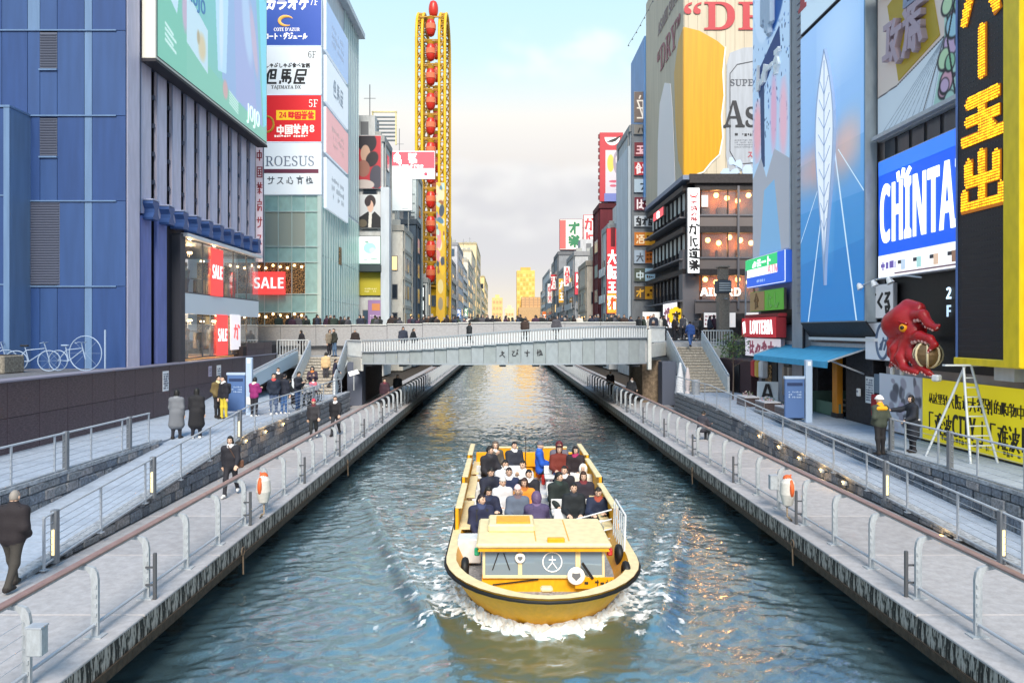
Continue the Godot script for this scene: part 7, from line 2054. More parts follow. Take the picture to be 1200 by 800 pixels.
# ------------------------------------------------------------------ bodies: tapered capsules joined by a smooth minimum, meshed as surface nets
# bone: [from, radius, to, radius, region]
func flesh(bones: Array, cell: float, k: float) -> Dictionary:
	var lo := Vector3(1e9, 1e9, 1e9); var hi := -lo
	for b in bones:
		var r := maxf(b[1], b[3]) + cell * 2.5
		lo = lo.min(b[0] - Vector3(r, r, r)).min(b[2] - Vector3(r, r, r))
		hi = hi.max(b[0] + Vector3(r, r, r)).max(b[2] + Vector3(r, r, r))
	var nx := int((hi.x - lo.x) / cell) + 2; var ny := int((hi.y - lo.y) / cell) + 2; var nz := int((hi.z - lo.z) / cell) + 2
	var total := nx * ny * nz
	var e := PackedFloat32Array(); e.resize(total)
	var best := PackedFloat32Array(); best.resize(total); best.fill(1e9)
	var own := PackedByteArray(); own.resize(total)
	var reach := 3.2 / k + cell * 1.5
	for b in bones:
		var pa: Vector3 = b[0]; var pb: Vector3 = b[2]
		var ra: float = b[1]; var rb: float = b[3]
		var reg: int = b[4]
		var m := maxf(ra, rb) + reach
		var i0 := maxi(0, int((minf(pa.x, pb.x) - m - lo.x) / cell)); var i1 := mini(nx - 1, int((maxf(pa.x, pb.x) + m - lo.x) / cell) + 1)
		var j0 := maxi(0, int((minf(pa.y, pb.y) - m - lo.y) / cell)); var j1 := mini(ny - 1, int((maxf(pa.y, pb.y) + m - lo.y) / cell) + 1)
		var k0 := maxi(0, int((minf(pa.z, pb.z) - m - lo.z) / cell)); var k1 := mini(nz - 1, int((maxf(pa.z, pb.z) + m - lo.z) / cell) + 1)
		var ab := pb - pa
		var il := 1.0 / maxf(ab.length_squared(), 1e-9)
		for z in range(k0, k1 + 1):
			for y in range(j0, j1 + 1):
				var base := (z * ny + y) * nx
				for x in range(i0, i1 + 1):
					var p := Vector3(lo.x + x * cell, lo.y + y * cell, lo.z + z * cell)
					var t := clampf((p - pa).dot(ab) * il, 0.0, 1.0)
					var d := p.distance_to(pa + ab * t) - ra - (rb - ra) * t
					if d < reach:
						var i := base + x
						e[i] += exp(-k * d)
						if d < best[i]: best[i] = d; own[i] = reg
	var v := PackedVector3Array(); var regs := PackedByteArray(); var idx := PackedInt32Array()
	var cellv := {}
	var offs := [0, 1, nx, nx + 1, nx * ny, nx * ny + 1, nx * ny + nx, nx * ny + nx + 1]
	var edges := [[0, 1], [2, 3], [4, 5], [6, 7], [0, 2], [1, 3], [4, 6], [5, 7], [0, 4], [1, 5], [2, 6], [3, 7]]
	for z in nz - 1:
		for y in ny - 1:
			var base := (z * ny + y) * nx
			for x in nx - 1:
				var i := base + x
				var s := 0
				for q in 8:
					if e[i + offs[q]] > 1.0: s += 1
				if s == 0 or s == 8: continue
				var sum := Vector3.ZERO; var c := 0
				for ed in edges:
					var a: float = e[i + offs[ed[0]]]; var b2: float = e[i + offs[ed[1]]]
					if (a > 1.0) == (b2 > 1.0): continue
					var la := log(maxf(a, 1e-4)); var lb := log(maxf(b2, 1e-4))
					var t := la / (la - lb)
					var pa := Vector3(ed[0] & 1, (ed[0] >> 1) & 1, ed[0] >> 2)
					var pb := Vector3(ed[1] & 1, (ed[1] >> 1) & 1, ed[1] >> 2)
					sum += pa.lerp(pb, t); c += 1
				cellv[i] = v.size()
				v.append(lo + (Vector3(x, y, z) + sum / c) * cell)
				var bi := 0
				var bd := 1e9
				for q in 8:
					if best[i + offs[q]] < bd: bd = best[i + offs[q]]; bi = own[i + offs[q]]
				regs.append(bi)
	var nn := PackedVector3Array(); nn.resize(v.size())
	var step := [1, nx, nx * ny]
	for z in range(1, nz - 1):
		for y in range(1, ny - 1):
			var base := (z * ny + y) * nx
			for x in range(1, nx - 1):
				var i := base + x
				var ins := e[i] > 1.0
				for ax in 3:
					if (e[i + step[ax]] > 1.0) == ins: continue
					var u: int = step[(ax + 1) % 3]; var w: int = step[(ax + 2) % 3]
					if not (cellv.has(i) and cellv.has(i - u) and cellv.has(i - w) and cellv.has(i - u - w)): continue
					var a: int = cellv[i]; var b: int = cellv[i - u]; var c: int = cellv[i - u - w]; var d: int = cellv[i - w]
					var out := Vector3.ZERO; out[ax] = 1.0 if ins else -1.0
					var fn := (v[c] - v[a]).cross(v[b] - v[a])
					if fn.dot(out) < 0.0:
						var t := b; b = d; d = t
						fn = -fn
					var f2 := (v[d] - v[a]).cross(v[c] - v[a])
					idx.append_array(PackedInt32Array([a, b, c, a, c, d]))
					nn[a] += fn + f2; nn[b] += fn; nn[c] += fn + f2; nn[d] += f2
	for i in nn.size(): nn[i] = nn[i].normalized()
	return {"v": v, "n": nn, "i": idx, "r": regs}

func append_geo(a: Dictionary, b: Dictionary) -> void:
	var o: int = a.v.size()
	a.v.append_array(b.v); a.n.append_array(b.n); a.r.append_array(b.r)
	for i in b.i: a.i.append(i + o)

func mesh_of(g: Dictionary, cols: Array) -> ArrayMesh:
	var c := PackedColorArray(); c.resize(g.v.size())
	for i in g.v.size(): c[i] = cols[mini(g.r[i], cols.size() - 1)]
	var arr := []; arr.resize(Mesh.ARRAY_MAX)
	arr[Mesh.ARRAY_VERTEX] = g.v; arr[Mesh.ARRAY_NORMAL] = g.n; arr[Mesh.ARRAY_INDEX] = g.i; arr[Mesh.ARRAY_COLOR] = c
	var m := ArrayMesh.new(); m.add_surface_from_arrays(Mesh.PRIMITIVE_TRIANGLES, arr)
	return m

# a closed ball-like surface given by a function of direction; region by a second function
func ball_geo(nu: int, nv: int, shape: Callable, region: Callable) -> Dictionary:
	var v := PackedVector3Array(); var r := PackedByteArray(); var idx := PackedInt32Array()
	for j in nv + 1:
		for i in nu:
			var th := PI * j / nv
			var ph := TAU * i / nu
			var d := Vector3(sin(th) * sin(ph), cos(th), sin(th) * cos(ph))
			v.append(shape.call(d)); r.append(region.call(d))
	var nn := PackedVector3Array(); nn.resize(v.size())
	for j in nv:
		for i in nu:
			var a := j * nu + i; var b := j * nu + (i + 1) % nu; var c := (j + 1) * nu + (i + 1) % nu; var d := (j + 1) * nu + i
			for t in [[a, b, c], [a, c, d]]:
				var fn := (v[t[2]] - v[t[0]]).cross(v[t[1]] - v[t[0]])
				var mid := v[t[0]] + v[t[1]] + v[t[2]]
				if fn.dot(mid) < 0.0:
					fn = -fn
					idx.append_array(PackedInt32Array([t[0], t[2], t[1]]))
				else: idx.append_array(PackedInt32Array([t[0], t[1], t[2]]))
				nn[t[0]] += fn; nn[t[1]] += fn; nn[t[2]] += fn
	for i in nn.size(): nn[i] = nn[i].normalized() if nn[i].length() > 1e-12 else (v[i].normalized())
	return {"v": v, "n": nn, "i": idx, "r": r}

func moved(g: Dictionary, t: Transform3D) -> Dictionary:
	var v := PackedVector3Array(); var n := PackedVector3Array()
	for p in g.v: v.append(t * p)
	for q in g.n: n.append(t.basis * q)
	return {"v": v, "n": n, "i": g.i.duplicate(), "r": g.r.duplicate()}

func bump2(x: float, y: float, cx: float, cy: float, rx: float, ry: float) -> float:
	return exp(-(pow((x - cx) / rx, 2.0) + pow((y - cy) / ry, 2.0)))

# regions: 0 skin 1 coat 2 trousers 3 shoes 4 scarf or shirt 5 brows 6 eyes 7 lips
func head_geo(fine: bool) -> Dictionary:
	var shape := func(d: Vector3) -> Vector3:
		var p := Vector3(d.x * 0.077, d.y * 0.118, d.z * 0.094)
		if d.y < 0.0:
			p.x *= 1.0 - 0.30 * pow(-d.y, 1.6)
			if d.z < 0.0: p.z *= 1.0 - 0.3 * -d.y
			else: p.z *= 1.0 + 0.06 * -d.y
		if d.z > 0.0:
			p.z += 0.024 * bump2(d.x, d.y, 0.0, -0.16, 0.13, 0.11) + 0.012 * bump2(d.x, d.y, 0.0, 0.0, 0.1, 0.16)
			p.z -= 0.010 * (bump2(d.x, d.y, 0.36, 0.06, 0.17, 0.09) + bump2(d.x, d.y, -0.36, 0.06, 0.17, 0.09))
			p.z += 0.006 * (bump2(d.x, d.y, 0.0, -0.50, 0.22, 0.05) + bump2(d.x, d.y, 0.0, -0.86, 0.25, 0.12))
			p.z += 0.005 * (bump2(d.x, d.y, 0.4, -0.2, 0.2, 0.15) + bump2(d.x, d.y, -0.4, -0.2, 0.2, 0.15))
		return p
	var region := func(d: Vector3) -> int:
		if d.z < 0.0: return 0
		for s in [-1.0, 1.0]:
			if bump2(d.x, d.y, 0.36 * s, 0.06, 0.15, 0.07) > 0.45: return 6
			if bump2(d.x, d.y, 0.38 * s, 0.24, 0.22, 0.06) > 0.45: return 5
		if bump2(d.x, d.y, 0.0, -0.50, 0.26, 0.06) > 0.45: return 7
		return 0
	var g := ball_geo(32 if fine else 16, 28 if fine else 14, shape, region)
	if fine:
		for s in [-1.0, 1.0]:
			var ear := func(d: Vector3) -> Vector3: return Vector3(s * 0.078 + d.x * 0.012, -0.008 + d.y * 0.032, -0.004 + d.z * 0.019)
			var eg := ball_geo(8, 6, func(d: Vector3) -> Vector3: return Vector3(d.x * 0.012, d.y * 0.032, d.z * 0.019), func(_d): return 0)
			append_geo(g, moved(eg, Transform3D(Basis.IDENTITY, Vector3(s * 0.078, -0.008, -0.004))))
	return g

# hair, hats and hoods round the head's own origin
func hair_geo(style: String, fine: bool) -> Dictionary:
	var shape := func(d: Vector3) -> Vector3:
		var p := Vector3(d.x * 0.077, d.y * 0.118, d.z * 0.094)
		var wave := 1.0 + 0.02 * sin(d.x * 23.0 + d.y * 17.0) + 0.015 * sin(d.z * 31.0)
		match style:
			"short":
				var face := d.z > 0.15 and d.y < 0.52 + 0.12 * sin(d.x * 9.0)
				if face or d.y < -0.35: return p * 0.86
				return p * 1.13 * wave
			"bald":
				var face2 := d.z > 0.2 and d.y < 0.8
				if face2 or d.y < -0.3: return p * 0.86
				return p * 1.05
			"bob":
				var face3 := d.z > 0.28 and d.y < 0.50 and absf(d.x) < 0.75
				if face3: return p * 0.86
				if d.y < 0.0: return Vector3(d.x * 0.096, d.y * 0.15, minf(d.z * 0.10, 0.05)) * wave
				return p * 1.17 * wave
			"long":
				var face4 := d.z > 0.28 and d.y < 0.48 and absf(d.x) < 0.72
				if face4: return p * 0.86
				if d.y < 0.0: return Vector3(d.x * 0.095, d.y * 0.34, -0.035 + d.z * 0.075) * wave
				return p * 1.17 * wave
			"beanie":
				if d.y < 0.22 - 0.12 * d.z * 0.0: return p * 0.86
				return Vector3(p.x * 1.16, p.y * 1.2 + 0.008, p.z * 1.14) * (1.0 + 0.03 * (1.0 if d.y < 0.45 else 0.0))
			"helmet":
				if d.y < 0.12: return p * 0.86
				return Vector3(p.x * 1.45, p.y * 1.28, p.z * (1.35 if d.y > 0.3 else 1.55))
			"hood":
				if d.z > 0.42 and absf(d.x) < 0.62 and d.y < 0.55: return p * 0.84
				return Vector3(d.x * 0.115, d.y * (0.15 if d.y > 0.0 else 0.19), d.z * 0.118 - 0.012) * wave
		return p
	return ball_geo(26 if fine else 14, 22 if fine else 12, shape, func(_d): return 0)

# a hand: palm, four unequal curled fingers, a thumb from the palm's side
func hand_geo(at: Vector3, f: Vector3, side: float, curl: float) -> Dictionary:
	f = f.normalized()
	var l := f.cross(Vector3(0, 0, 1) if absf(f.z) < 0.8 else Vector3(0, 1, 0)).normalized() * side
	var nrm := l.cross(f).normalized() * side
	var bones := [[at - f * 0.02, 0.026, at + f * 0.03, 0.028, 0]]
	for k in 4: bones.append([at + f * 0.02 + l * (k - 1.5) * 0.012, 0.017, at + f * 0.075 + l * (k - 1.5) * 0.020, 0.0135, 0])
	var len_ := [0.062, 0.075, 0.07, 0.054]
	for k in 4:
		var base := at + f * 0.078 + l * (k - 1.5) * 0.0205
		var d := (f + l * (k - 1.5) * 0.05).rotated(l.normalized(), 0.0)
		var a := base
		for seg in 3:
			var g := curl * (seg + 1) * 0.55
			var dir := (d * cos(g) - nrm * sin(g)).normalized()
			var b: Vector3 = a + dir * len_[k] * [0.42, 0.33, 0.25][seg]
			bones.append([a, [0.0098, 0.009, 0.0082][seg], b, [0.009, 0.0082, 0.007][seg], 0])
			a = b
	var tb := at + f * 0.025 - l * 0.030
	var t1 := tb + (f * 0.6 - l * 0.75 - nrm * 0.25).normalized() * 0.036
	bones.append([tb + l * 0.012, 0.014, t1, 0.0115, 0])
	bones.append([t1, 0.011, t1 + (f * 0.9 - l * 0.25 - nrm * 0.35).normalized() * 0.032, 0.009, 0])
	return flesh(bones, 0.0062, 170.0)

# pose parameters -> body geometry; the figure faces +z, its feet (or seat) rest at y = 0
var bodies := {}
func body(pose: String) -> Dictionary:
	if bodies.has(pose): return bodies[pose]
	var p := {"hip": 0.93, "lean": 0.02, "thigh": [0.0, 0.0], "knee": [0.03, 0.03], "arm": [0.05, 0.05], "out": [0.13, 0.13], "elbow": [0.15, 0.15], "coat": 0.0, "bulk": 0.018, "cell": 0.021, "hands": true, "fine": true, "yaw": 0.0, "nod": 0.0, "in": 0.0}
	match pose:
		"stand": p.merge({"arm": [0.1, -0.05], "thigh": [0.05, -0.04]}, true)
		"pockets": p.merge({"arm": [-0.25, -0.2], "elbow": [1.1, 1.0], "in": 0.35, "hands": false, "thigh": [0.04, -0.06], "yaw": 0.35}, true)
		"phone": p.merge({"arm": [0.35, 0.25], "elbow": [1.75, 1.9], "in": 0.45, "nod": 0.3, "thigh": [0.03, -0.02]}, true)
		"walk": p.merge({"lean": 0.06, "thigh": [0.42, -0.30], "knee": [0.12, 0.35], "arm": [-0.35, 0.35], "elbow": [0.3, 0.5], "hip": 0.90}, true)
		"stroll": p.merge({"lean": 0.05, "thigh": [-0.22, 0.30], "knee": [0.3, 0.08], "arm": [-0.15, -0.2], "elbow": [1.0, 1.1], "in": 0.3, "hands": false, "hip": 0.91, "bulk": 0.035}, true)
		"coat": p.merge({"coat": 0.52, "thigh": [0.10, -0.08], "arm": [-0.1, 0.1], "elbow": [0.4, 0.3], "bulk": 0.026}, true)
		"reach": p.merge({"coat": 0.45, "arm": [1.15, 0.2], "elbow": [0.35, 0.9], "out": [0.25, 0.15], "bulk": 0.028, "yaw": 0.4}, true)
		"sit": p.merge({"hip": 0.10, "lean": -0.05, "thigh": [1.48, 1.45], "knee": [1.45, 1.4], "arm": [0.35, 0.3], "elbow": [1.0, 1.05], "in": 0.35, "bulk": 0.026}, true)
		"sit_photo": p.merge({"hip": 0.10, "lean": 0.0, "thigh": [1.5, 1.42], "knee": [1.45, 1.4], "arm": [1.0, 0.3], "elbow": [1.35, 1.0], "in": 0.25, "bulk": 0.026, "yaw": -0.45}, true)
		"sit_turn": p.merge({"hip": 0.10, "lean": 0.08, "thigh": [1.4, 1.5], "knee": [1.3, 1.45], "arm": [0.2, 0.5], "elbow": [0.8, 0.7], "in": 0.25, "bulk": 0.03, "yaw": 0.6, "nod": 0.05}, true)
		"sit_low": p.merge({"hip": 0.10, "lean": 0.22, "thigh": [1.45, 1.4], "knee": [1.5, 1.4], "arm": [0.55, 0.6], "elbow": [1.1, 1.2], "in": 0.4, "bulk": 0.03, "nod": 0.35}, true)
		"crowd": p.merge({"hands": false, "fine": false, "cell": 0.042, "arm": [0.2, -0.2], "elbow": [0.4, 0.5], "bulk": 0.03}, true)
		"crowd_walk": p.merge({"hands": false, "fine": false, "cell": 0.042, "arm": [-0.3, 0.3], "elbow": [0.4, 0.5], "thigh": [0.35, -0.3], "knee": [0.1, 0.3], "bulk": 0.03, "yaw": 0.3}, true)
	var B: float = p.bulk
	var bones := []
	var up := Vector3(0, cos(p.lean), sin(p.lean))
	var pel := Vector3(0, p.hip, 0)
	var neck := pel + up * 0.53
	var head := neck + Vector3(0, 0.155, 0.03 + 0.03 * p.nod)
	for s in [-1.0, 1.0]:
		bones.append([pel + Vector3(s * 0.07, 0.0, -0.005), 0.108 + B, pel + up * 0.22 + Vector3(s * 0.055, 0, 0), 0.098 + B, 1])
		bones.append([pel + up * 0.22 + Vector3(s * 0.055, 0, 0), 0.10 + B, pel + up * 0.40 + Vector3(s * 0.085, 0, 0.0), 0.092 + B, 1])
		bones.append([pel + up * 0.45 + Vector3(0, 0, 0.0), 0.07 + B, pel + up * 0.455 + Vector3(s * 0.165, 0, -0.005), 0.058 + B, 1])
	bones.append([neck - up * 0.03, 0.072 + B * 0.6, neck + up * 0.03, 0.066 + B * 0.3, 4])
	bones.append([neck, 0.052, head - Vector3(0, 0.07, 0.02), 0.052, 0])
	var hands := []
	for n in 2:
		var s := -1.0 if n == 0 else 1.0
		var hipj := pel + Vector3(s * 0.092, -0.03, 0)
		var a: float = p.thigh[n]
		var kneej := hipj + Vector3(s * 0.01, -cos(a), sin(a)) * 0.42
		var b: float = a - p.knee[n]
		var ankle := kneej + Vector3(0, -cos(b), sin(b)) * 0.41
		bones.append([hipj, 0.088 + B * 0.4, kneej, 0.062 + B * 0.3, 2 if p.coat < 0.3 else 2])
		bones.append([kneej, 0.062 + B * 0.3, ankle, 0.046 + B * 0.2, 2])
		var toe := ankle + Vector3(s * 0.03, -0.035, 0.15)
		bones.append([ankle + Vector3(0, -0.025, -0.03), 0.046, toe, 0.038, 3])
		if p.coat > 0.0:
			bones.append([pel + Vector3(s * 0.075, 0, 0), 0.125 + B, hipj.lerp(kneej, p.coat * 2.0 * 0.9) + Vector3(s * 0.02, 0, 0), 0.125 + B, 1])
			bones.append([pel, 0.13 + B, (pel + Vector3(0, -0.40 * p.coat * 2.0, 0.0)), 0.13 + B, 1])
		var sh := pel + up * 0.455 + Vector3(s * 0.185, 0, -0.005)
		var g: float = p.arm[n]
		var el := sh + Vector3(s * sin(p.out[n]), -cos(g) * cos(p.out[n]), sin(g)).normalized() * 0.285
		var h: float = g + p.elbow[n]
		var fd := Vector3(-s * p["in"] * sin(h), -cos(h), sin(h)).normalized()
		var wr := el + fd * 0.245
		bones.append([sh, 0.058 + B, el, 0.047 + B, 1])
		bones.append([el, 0.047 + B, wr - fd * 0.01, 0.034 + B, 1])
		if p.hands: hands.append([wr + fd * 0.02, fd, s])
		else: bones.append([wr, 0.034, wr + fd * 0.07, 0.03, 0 if pose.begins_with("crowd") else 1])
	var geo := flesh(bones, p.cell, 42.0 if p.cell < 0.03 else 30.0)
	for e in hands: append_geo(geo, hand_geo(e[0], e[1], e[2], 0.55))
	var ht := Transform3D(Basis(Vector3.UP, p.yaw) * Basis(Vector3.RIGHT, p.nod), head)
	append_geo(geo, moved(head_geo(p.fine), ht))
	geo["head"] = ht
	geo["fine"] = p.fine
	geo["back"] = pel + up * 0.30
	bodies[pose] = geo
	return geo

func cloth_mat() -> StandardMaterial3D:
	var m := vertex_mat("cloth and skin", 0.82)
	if not m.normal_enabled:
		m.normal_enabled = true; m.normal_texture = grime("bump"); m.normal_scale = 0.55
		m.uv1_triplanar = true; m.uv1_scale = Vector3(2.2, 1.6, 2.2)
	return m

const SKIN := Color(0.60, 0.40, 0.30)
func lin(h: String) -> Color: return Color(h).srgb_to_linear()

# spec: pose, hair style, hair colour, coat, trousers, scarf
func person(label: String, pose: String, hair: String, hc: String, coat: String, trousers: String, scarf: String, at: Vector3, turn: float, group := "", extra := "", size := 1.0) -> MeshInstance3D:
	var g := body(pose)
	var skin := SKIN * rng.randf_range(0.85, 1.1); skin.a = 1.0
	var cols := [skin, lin(coat), lin(trousers), lin("2a2624") if rng.randf() < 0.6 else lin("d8d8d8"), lin(scarf), Color(0.03, 0.022, 0.02), Color(0.04, 0.03, 0.028), skin * Color(0.75, 0.45, 0.45)]
	var o := part("person", mesh_of(g, cols), cloth_mat(), self, at, Vector3(0, turn, 0))
	o.scale = Vector3.ONE * size
	tag(o, label, "person", group)
	var key := "hair %s %s" % [hair, g.fine]
	if not meshes.has(key): meshes[key] = hair_geo(hair, g.fine)
	var hm := mesh_of(meshes[key], [lin(hc)])
	var hh := part("hat" if hair in ["beanie", "helmet"] else "hood" if hair == "hood" else "hair", hm, vertex_mat("hair colours", 0.6), o)
	hh.transform = g.head
	match extra:
		"backpack":
			part("backpack", block(0.3, 0.42, 0.16, 0.05), paint("2c2e34", 0.8), o, g.back + Vector3(0, 0.0, -0.2))
			for s in [-1, 1]: part("strap", block(0.04, 0.34, 0.02), paint("2c2e34", 0.8), o, g.back + Vector3(s * 0.11, 0.03, 0.125))
		"bag":
			part("shoulder_bag", block(0.26, 0.22, 0.1, 0.03), paint("6b4a3a", 0.7), o, g.back + Vector3(0.24, -0.28, 0.02))
			part("bag_strap", block(0.025, 0.6, 0.02), paint("4a342a", 0.7), o, g.back + Vector3(0.1, 0.0, 0.13), Vector3(0, 0, 0.5))
		"white_bag": part("carrier_bag", block(0.28, 0.34, 0.1, 0.03), paint("e2e2e4", 0.8), o, g.back + Vector3(0.3, -0.55, 0.05))
		"mask":
			var mg := ball_geo(12, 8, func(d: Vector3) -> Vector3: return Vector3(d.x * 0.058, d.y * 0.045, d.z * 0.03), func(_d): return 0)
			var mm := part("face_mask", mesh_of(mg, [lin("e8eaec")]), vertex_mat("hair colours", 0.6), o)
			mm.transform = g.head * Transform3D(Basis.IDENTITY, Vector3(0, -0.055, 0.083))
		"phone":
			part("phone", block(0.075, 0.15, 0.01, 0.004), paint("1c1d22", 0.3), o, g.back + Vector3(0.02, 0.12, 0.40), Vector3(-0.5, 0, 0))
		"vest":
			part("safety_vest", block(0.36, 0.14, 0.3, 0.05), paint("e8a81c", 0.7), o, g.back + Vector3(0, 0.14, 0.0))
		"belt":
			part("belt", block(0.40, 0.05, 0.33, 0.02), paint("d8d8da", 0.7), o, g.back + Vector3(0, -0.22, 0.0))
	return o

# ------------------------------------------------------------------ the excursion boat: its own axes have the bow at the origin and the stern at z = -12.7
const BOAT := Vector3(0.8, 0.0, -12.8)
func half_beam(s: float) -> float:
	if s < 2.4: return 1.95 * pow(1.0 - pow(1.0 - s / 2.4, 2.0), 0.52)
	if s > 10.0: return 1.95 - 0.10 * pow((s - 10.0) / 2.7, 2.0)
	return 1.95

func hull_line(h: float, inset := 0.0) -> Array:                  # the outline at height h, from stern left round the bow to stern right
	var t := clampf((0.95 - h) / 0.95, 0.0, 1.35)
	var back := 1.15 * pow(t, 0.9)
	var narrow := 1.0 - 0.22 * pow(t, 1.1)
	var pts := []
	var ss := [12.7, 11.0, 9.0, 7.0, 5.0, 3.4, 2.4, 2.0, 1.6, 1.2, 0.85, 0.55, 0.32, 0.16, 0.05, 0.0]
	for s in ss:
		var hb := half_beam(s) * narrow
		pts.append(V(-maxf(0.0, hb - inset * (1.0 if s > 0.3 else hb / 0.9 if hb < 0.9 else 1.0)), h, -(maxf(s, 0.0) + (back + inset * 0.9) * (1.0 - s / 12.7))))
	for k in range(ss.size() - 2, -1, -1): pts.append(pts[k] * V(-1, 1, 1))
	return pts

func strip(b: MB, p: Array, q: Array, out_from: Vector3, sign_ := 1.0) -> void:
	for i in p.size() - 1:
		var mid: Vector3 = (p[i] + p[i + 1] + q[i] + q[i + 1]) / 4.0
		b.quad(p[i], p[i + 1], q[i + 1], q[i], (mid - V(out_from.x, mid.y, clampf(mid.z, -12.0, -2.2))) * sign_)

func excursion_boat() -> void:
	var o := thing("excursion_boat", "yellow open excursion boat full of passengers coming towards the camera", "boat", BOAT)
	var yel := mat("boat yellow", Color(0.97, 0.69, 0.0), 0.6, 0.0, "walk", V(0.5, 0.25, 0.5))
	var yel2 := mat("boat yellow worn", Color(0.92, 0.65, 0.04), 0.45, 0.0, "soft", V(0.9, 0.5, 0.9))
	var cream := mat("boat cream", Color(0.92, 0.85, 0.66), 0.45, 0.0, "soft", V(0.7, 0.7, 0.7))
	var black := mat("fender rubber", Color(0.07, 0.07, 0.08), 0.6)
	var white := mat("boat white", Color(0.86, 0.87, 0.88), 0.5, 0.0, "soft", V(0.8, 0.8, 0.8))
	var deckm := mat("boat deck grey", Color(0.70, 0.72, 0.75), 0.7, 0.0, "rough", V(0.9, 0.9, 0.9))
	var redm := mat("boat bottom red", Color(0.45, 0.10, 0.07), 0.6)
	var b := MB.new()
	var hs := [0.95, 0.72, 0.48, 0.26, 0.12]
	for i in hs.size() - 1: strip(b, hull_line(hs[i]), hull_line(hs[i + 1]), Vector3.ZERO)
	b.quad(V(-1.85, 0.95, -12.7), V(1.85, 0.95, -12.7), V(1.7, -0.2, -12.7), V(-1.7, -0.2, -12.7), V(0, 0, -1))
	part("hull", b.done(), yel, o)
	b = MB.new(); strip(b, hull_line(0.12), hull_line(-0.32), Vector3.ZERO)
	part("hull_bottom", b.done(), redm, o)
	b = MB.new()
	var outer := hull_line(0.97); var inner := hull_line(0.97, 0.19)
	for i in outer.size() - 1: b.quad(outer[i], outer[i + 1], inner[i + 1], inner[i], Vector3.UP)
	var ol := hull_line(0.90)
	strip(b, outer, ol, Vector3.ZERO)
	part("gunwale", b.done(), cream, o)
	b = MB.new(); b.tube(hull_line(0.885, -0.03), 0.043, 8)
	part("rubbing_strake", b.done(), black, o)
	b = MB.new()
	var low := hull_line(0.5, 0.22)
	strip(b, inner, low, Vector3.ZERO, -1.0)
	part("bulwark_inside", b.done(), yel2, o)
	b = MB.new()
	for i in low.size() / 2: b.quad(low[i], low[i + 1], low[low.size() - 2 - i], low[low.size() - 1 - i], Vector3.UP)
	part("deck", b.done(), deckm, o)
	# wheelhouse
	var z0 := -1.75; var z1 := -3.35
	b = MB.new()
	b.prism(PackedVector2Array([Vector2(-1.22, 0.45), Vector2(1.22, 0.45), Vector2(1.20, 0.82), Vector2(-1.20, 0.82)]), z1, z0 + 0.06)
	part("cabin_base", b.done(), yel, o)
	b = MB.new()
	for e in [[-1.20, -1.14], [1.14, 1.20]]: b.box(V((e[0] + e[1]) / 2, 1.08, (z0 + z1) / 2), V(e[1] - e[0], 0.62, z0 - z1))
	b.box(V(0, 0.95, z1), V(2.36, 0.9, 0.06))
	part("cabin_walls", b.done(), white, o)
	b = MB.new()
	b.bevel(V(0, 1.435, (z0 + z1) / 2 + 0.06), V(2.62, 0.10, z0 - z1 + 0.35), 0.035)
	var rf := part("cabin_roof", b.done(), cream, o)
	b = MB.new()
	b.prism(PackedVector2Array([Vector2(-1.28, 1.32), Vector2(1.28, 1.32), Vector2(1.24, 1.40), Vector2(-1.24, 1.40)]), z0 + 0.0, z0 + 0.19)
	part("roof_fascia", b.done(), yel2, o)
	part("hatch", block(0.95, 0.16, 0.85, 0.03), cream, rf, V(-0.62, 1.56, -2.75))
	part("hatch_lid", block(0.70, 0.03, 0.55, 0.01), yel2, rf, V(-0.58, 1.65, -2.7))
	part("roof_lamp", block(0.34, 0.13, 0.12, 0.02), paint("e2a800", 0.35), rf, V(0.24, 1.50, -1.66))
	for e in [-0.15, 0.5]: part("roof_seam", block(0.02, 0.012, 1.6), yel2, rf, V(e, 1.487, -2.5))
	glyphs(rf, "のえく", V(0.42, 1.39, -2.95), Vector2(0.22, 0.2), 0.02, print_mat("5a4632"), false, 0.004, "scribble").rotation = V(-PI / 2, 0, 0)
	rf.get_node("scribble").position = V(0, 1.49, -0.95)
	# three slanted front windows in cream frames
	var wins := [[-1.14, -0.50], [-0.42, 0.62], [0.72, 1.14]]
	var k := 0
	for e in wins:
		var w: float = e[1] - e[0]
		var f := part("front_window", block(w + 0.1, 0.60, 0.03), mat("cabin dark", Color(0.42, 0.47, 0.52), 0.5), o, V((e[0] + e[1]) / 2, 1.07, z0 + 0.04), V(-0.12, 0, 0))
		part("pane", block(w, 0.48, 0.012), mat("cabin glass", Color(0.55, 0.63, 0.70), 0.04, 0.35), f, V(0, 0, 0.022))
		for q in [[0, 0.27, w + 0.1, 0.06], [0, -0.27, w + 0.1, 0.06]]: part("frame_bar", block(q[2], q[3], 0.05, 0.01), cream, f, V(q[0], q[1], 0.022))
		for q in [-1, 1]: part("frame_post", block(0.05, 0.60, 0.05, 0.01), cream, f, V(q * (w + 0.05) / 2, 0, 0.024))
		if k == 0:
			for t in [-0.12, 0.1]: part("wiper", block(0.02, 0.34, 0.02), black, f, V(t, 0.02, 0.035), V(0, 0, 0.35 * signf(t)))
		if k == 1:
			var rg := MB.new()
			var ring := []
			for j in 26: ring.append(V(0.07 + cos(TAU * j / 26) * 0.185, 0.01 + sin(TAU * j / 26) * 0.185, 0.032))
			rg.tube(ring, 0.013, 6, true)
			for q in [[V(0.07, 0.13, 0.032), V(0.07, 0.0, 0.032)], [V(0.07, 0.0, 0.032), V(-0.02, -0.11, 0.032)], [V(0.07, 0.0, 0.032), V(0.16, -0.11, 0.032)], [V(-0.0, 0.05, 0.032), V(0.14, 0.05, 0.032)]]: rg.tube([q[0], q[1]], 0.011, 5)
			part("round_emblem", rg.done(), print_mat("f2f4f6"), f)
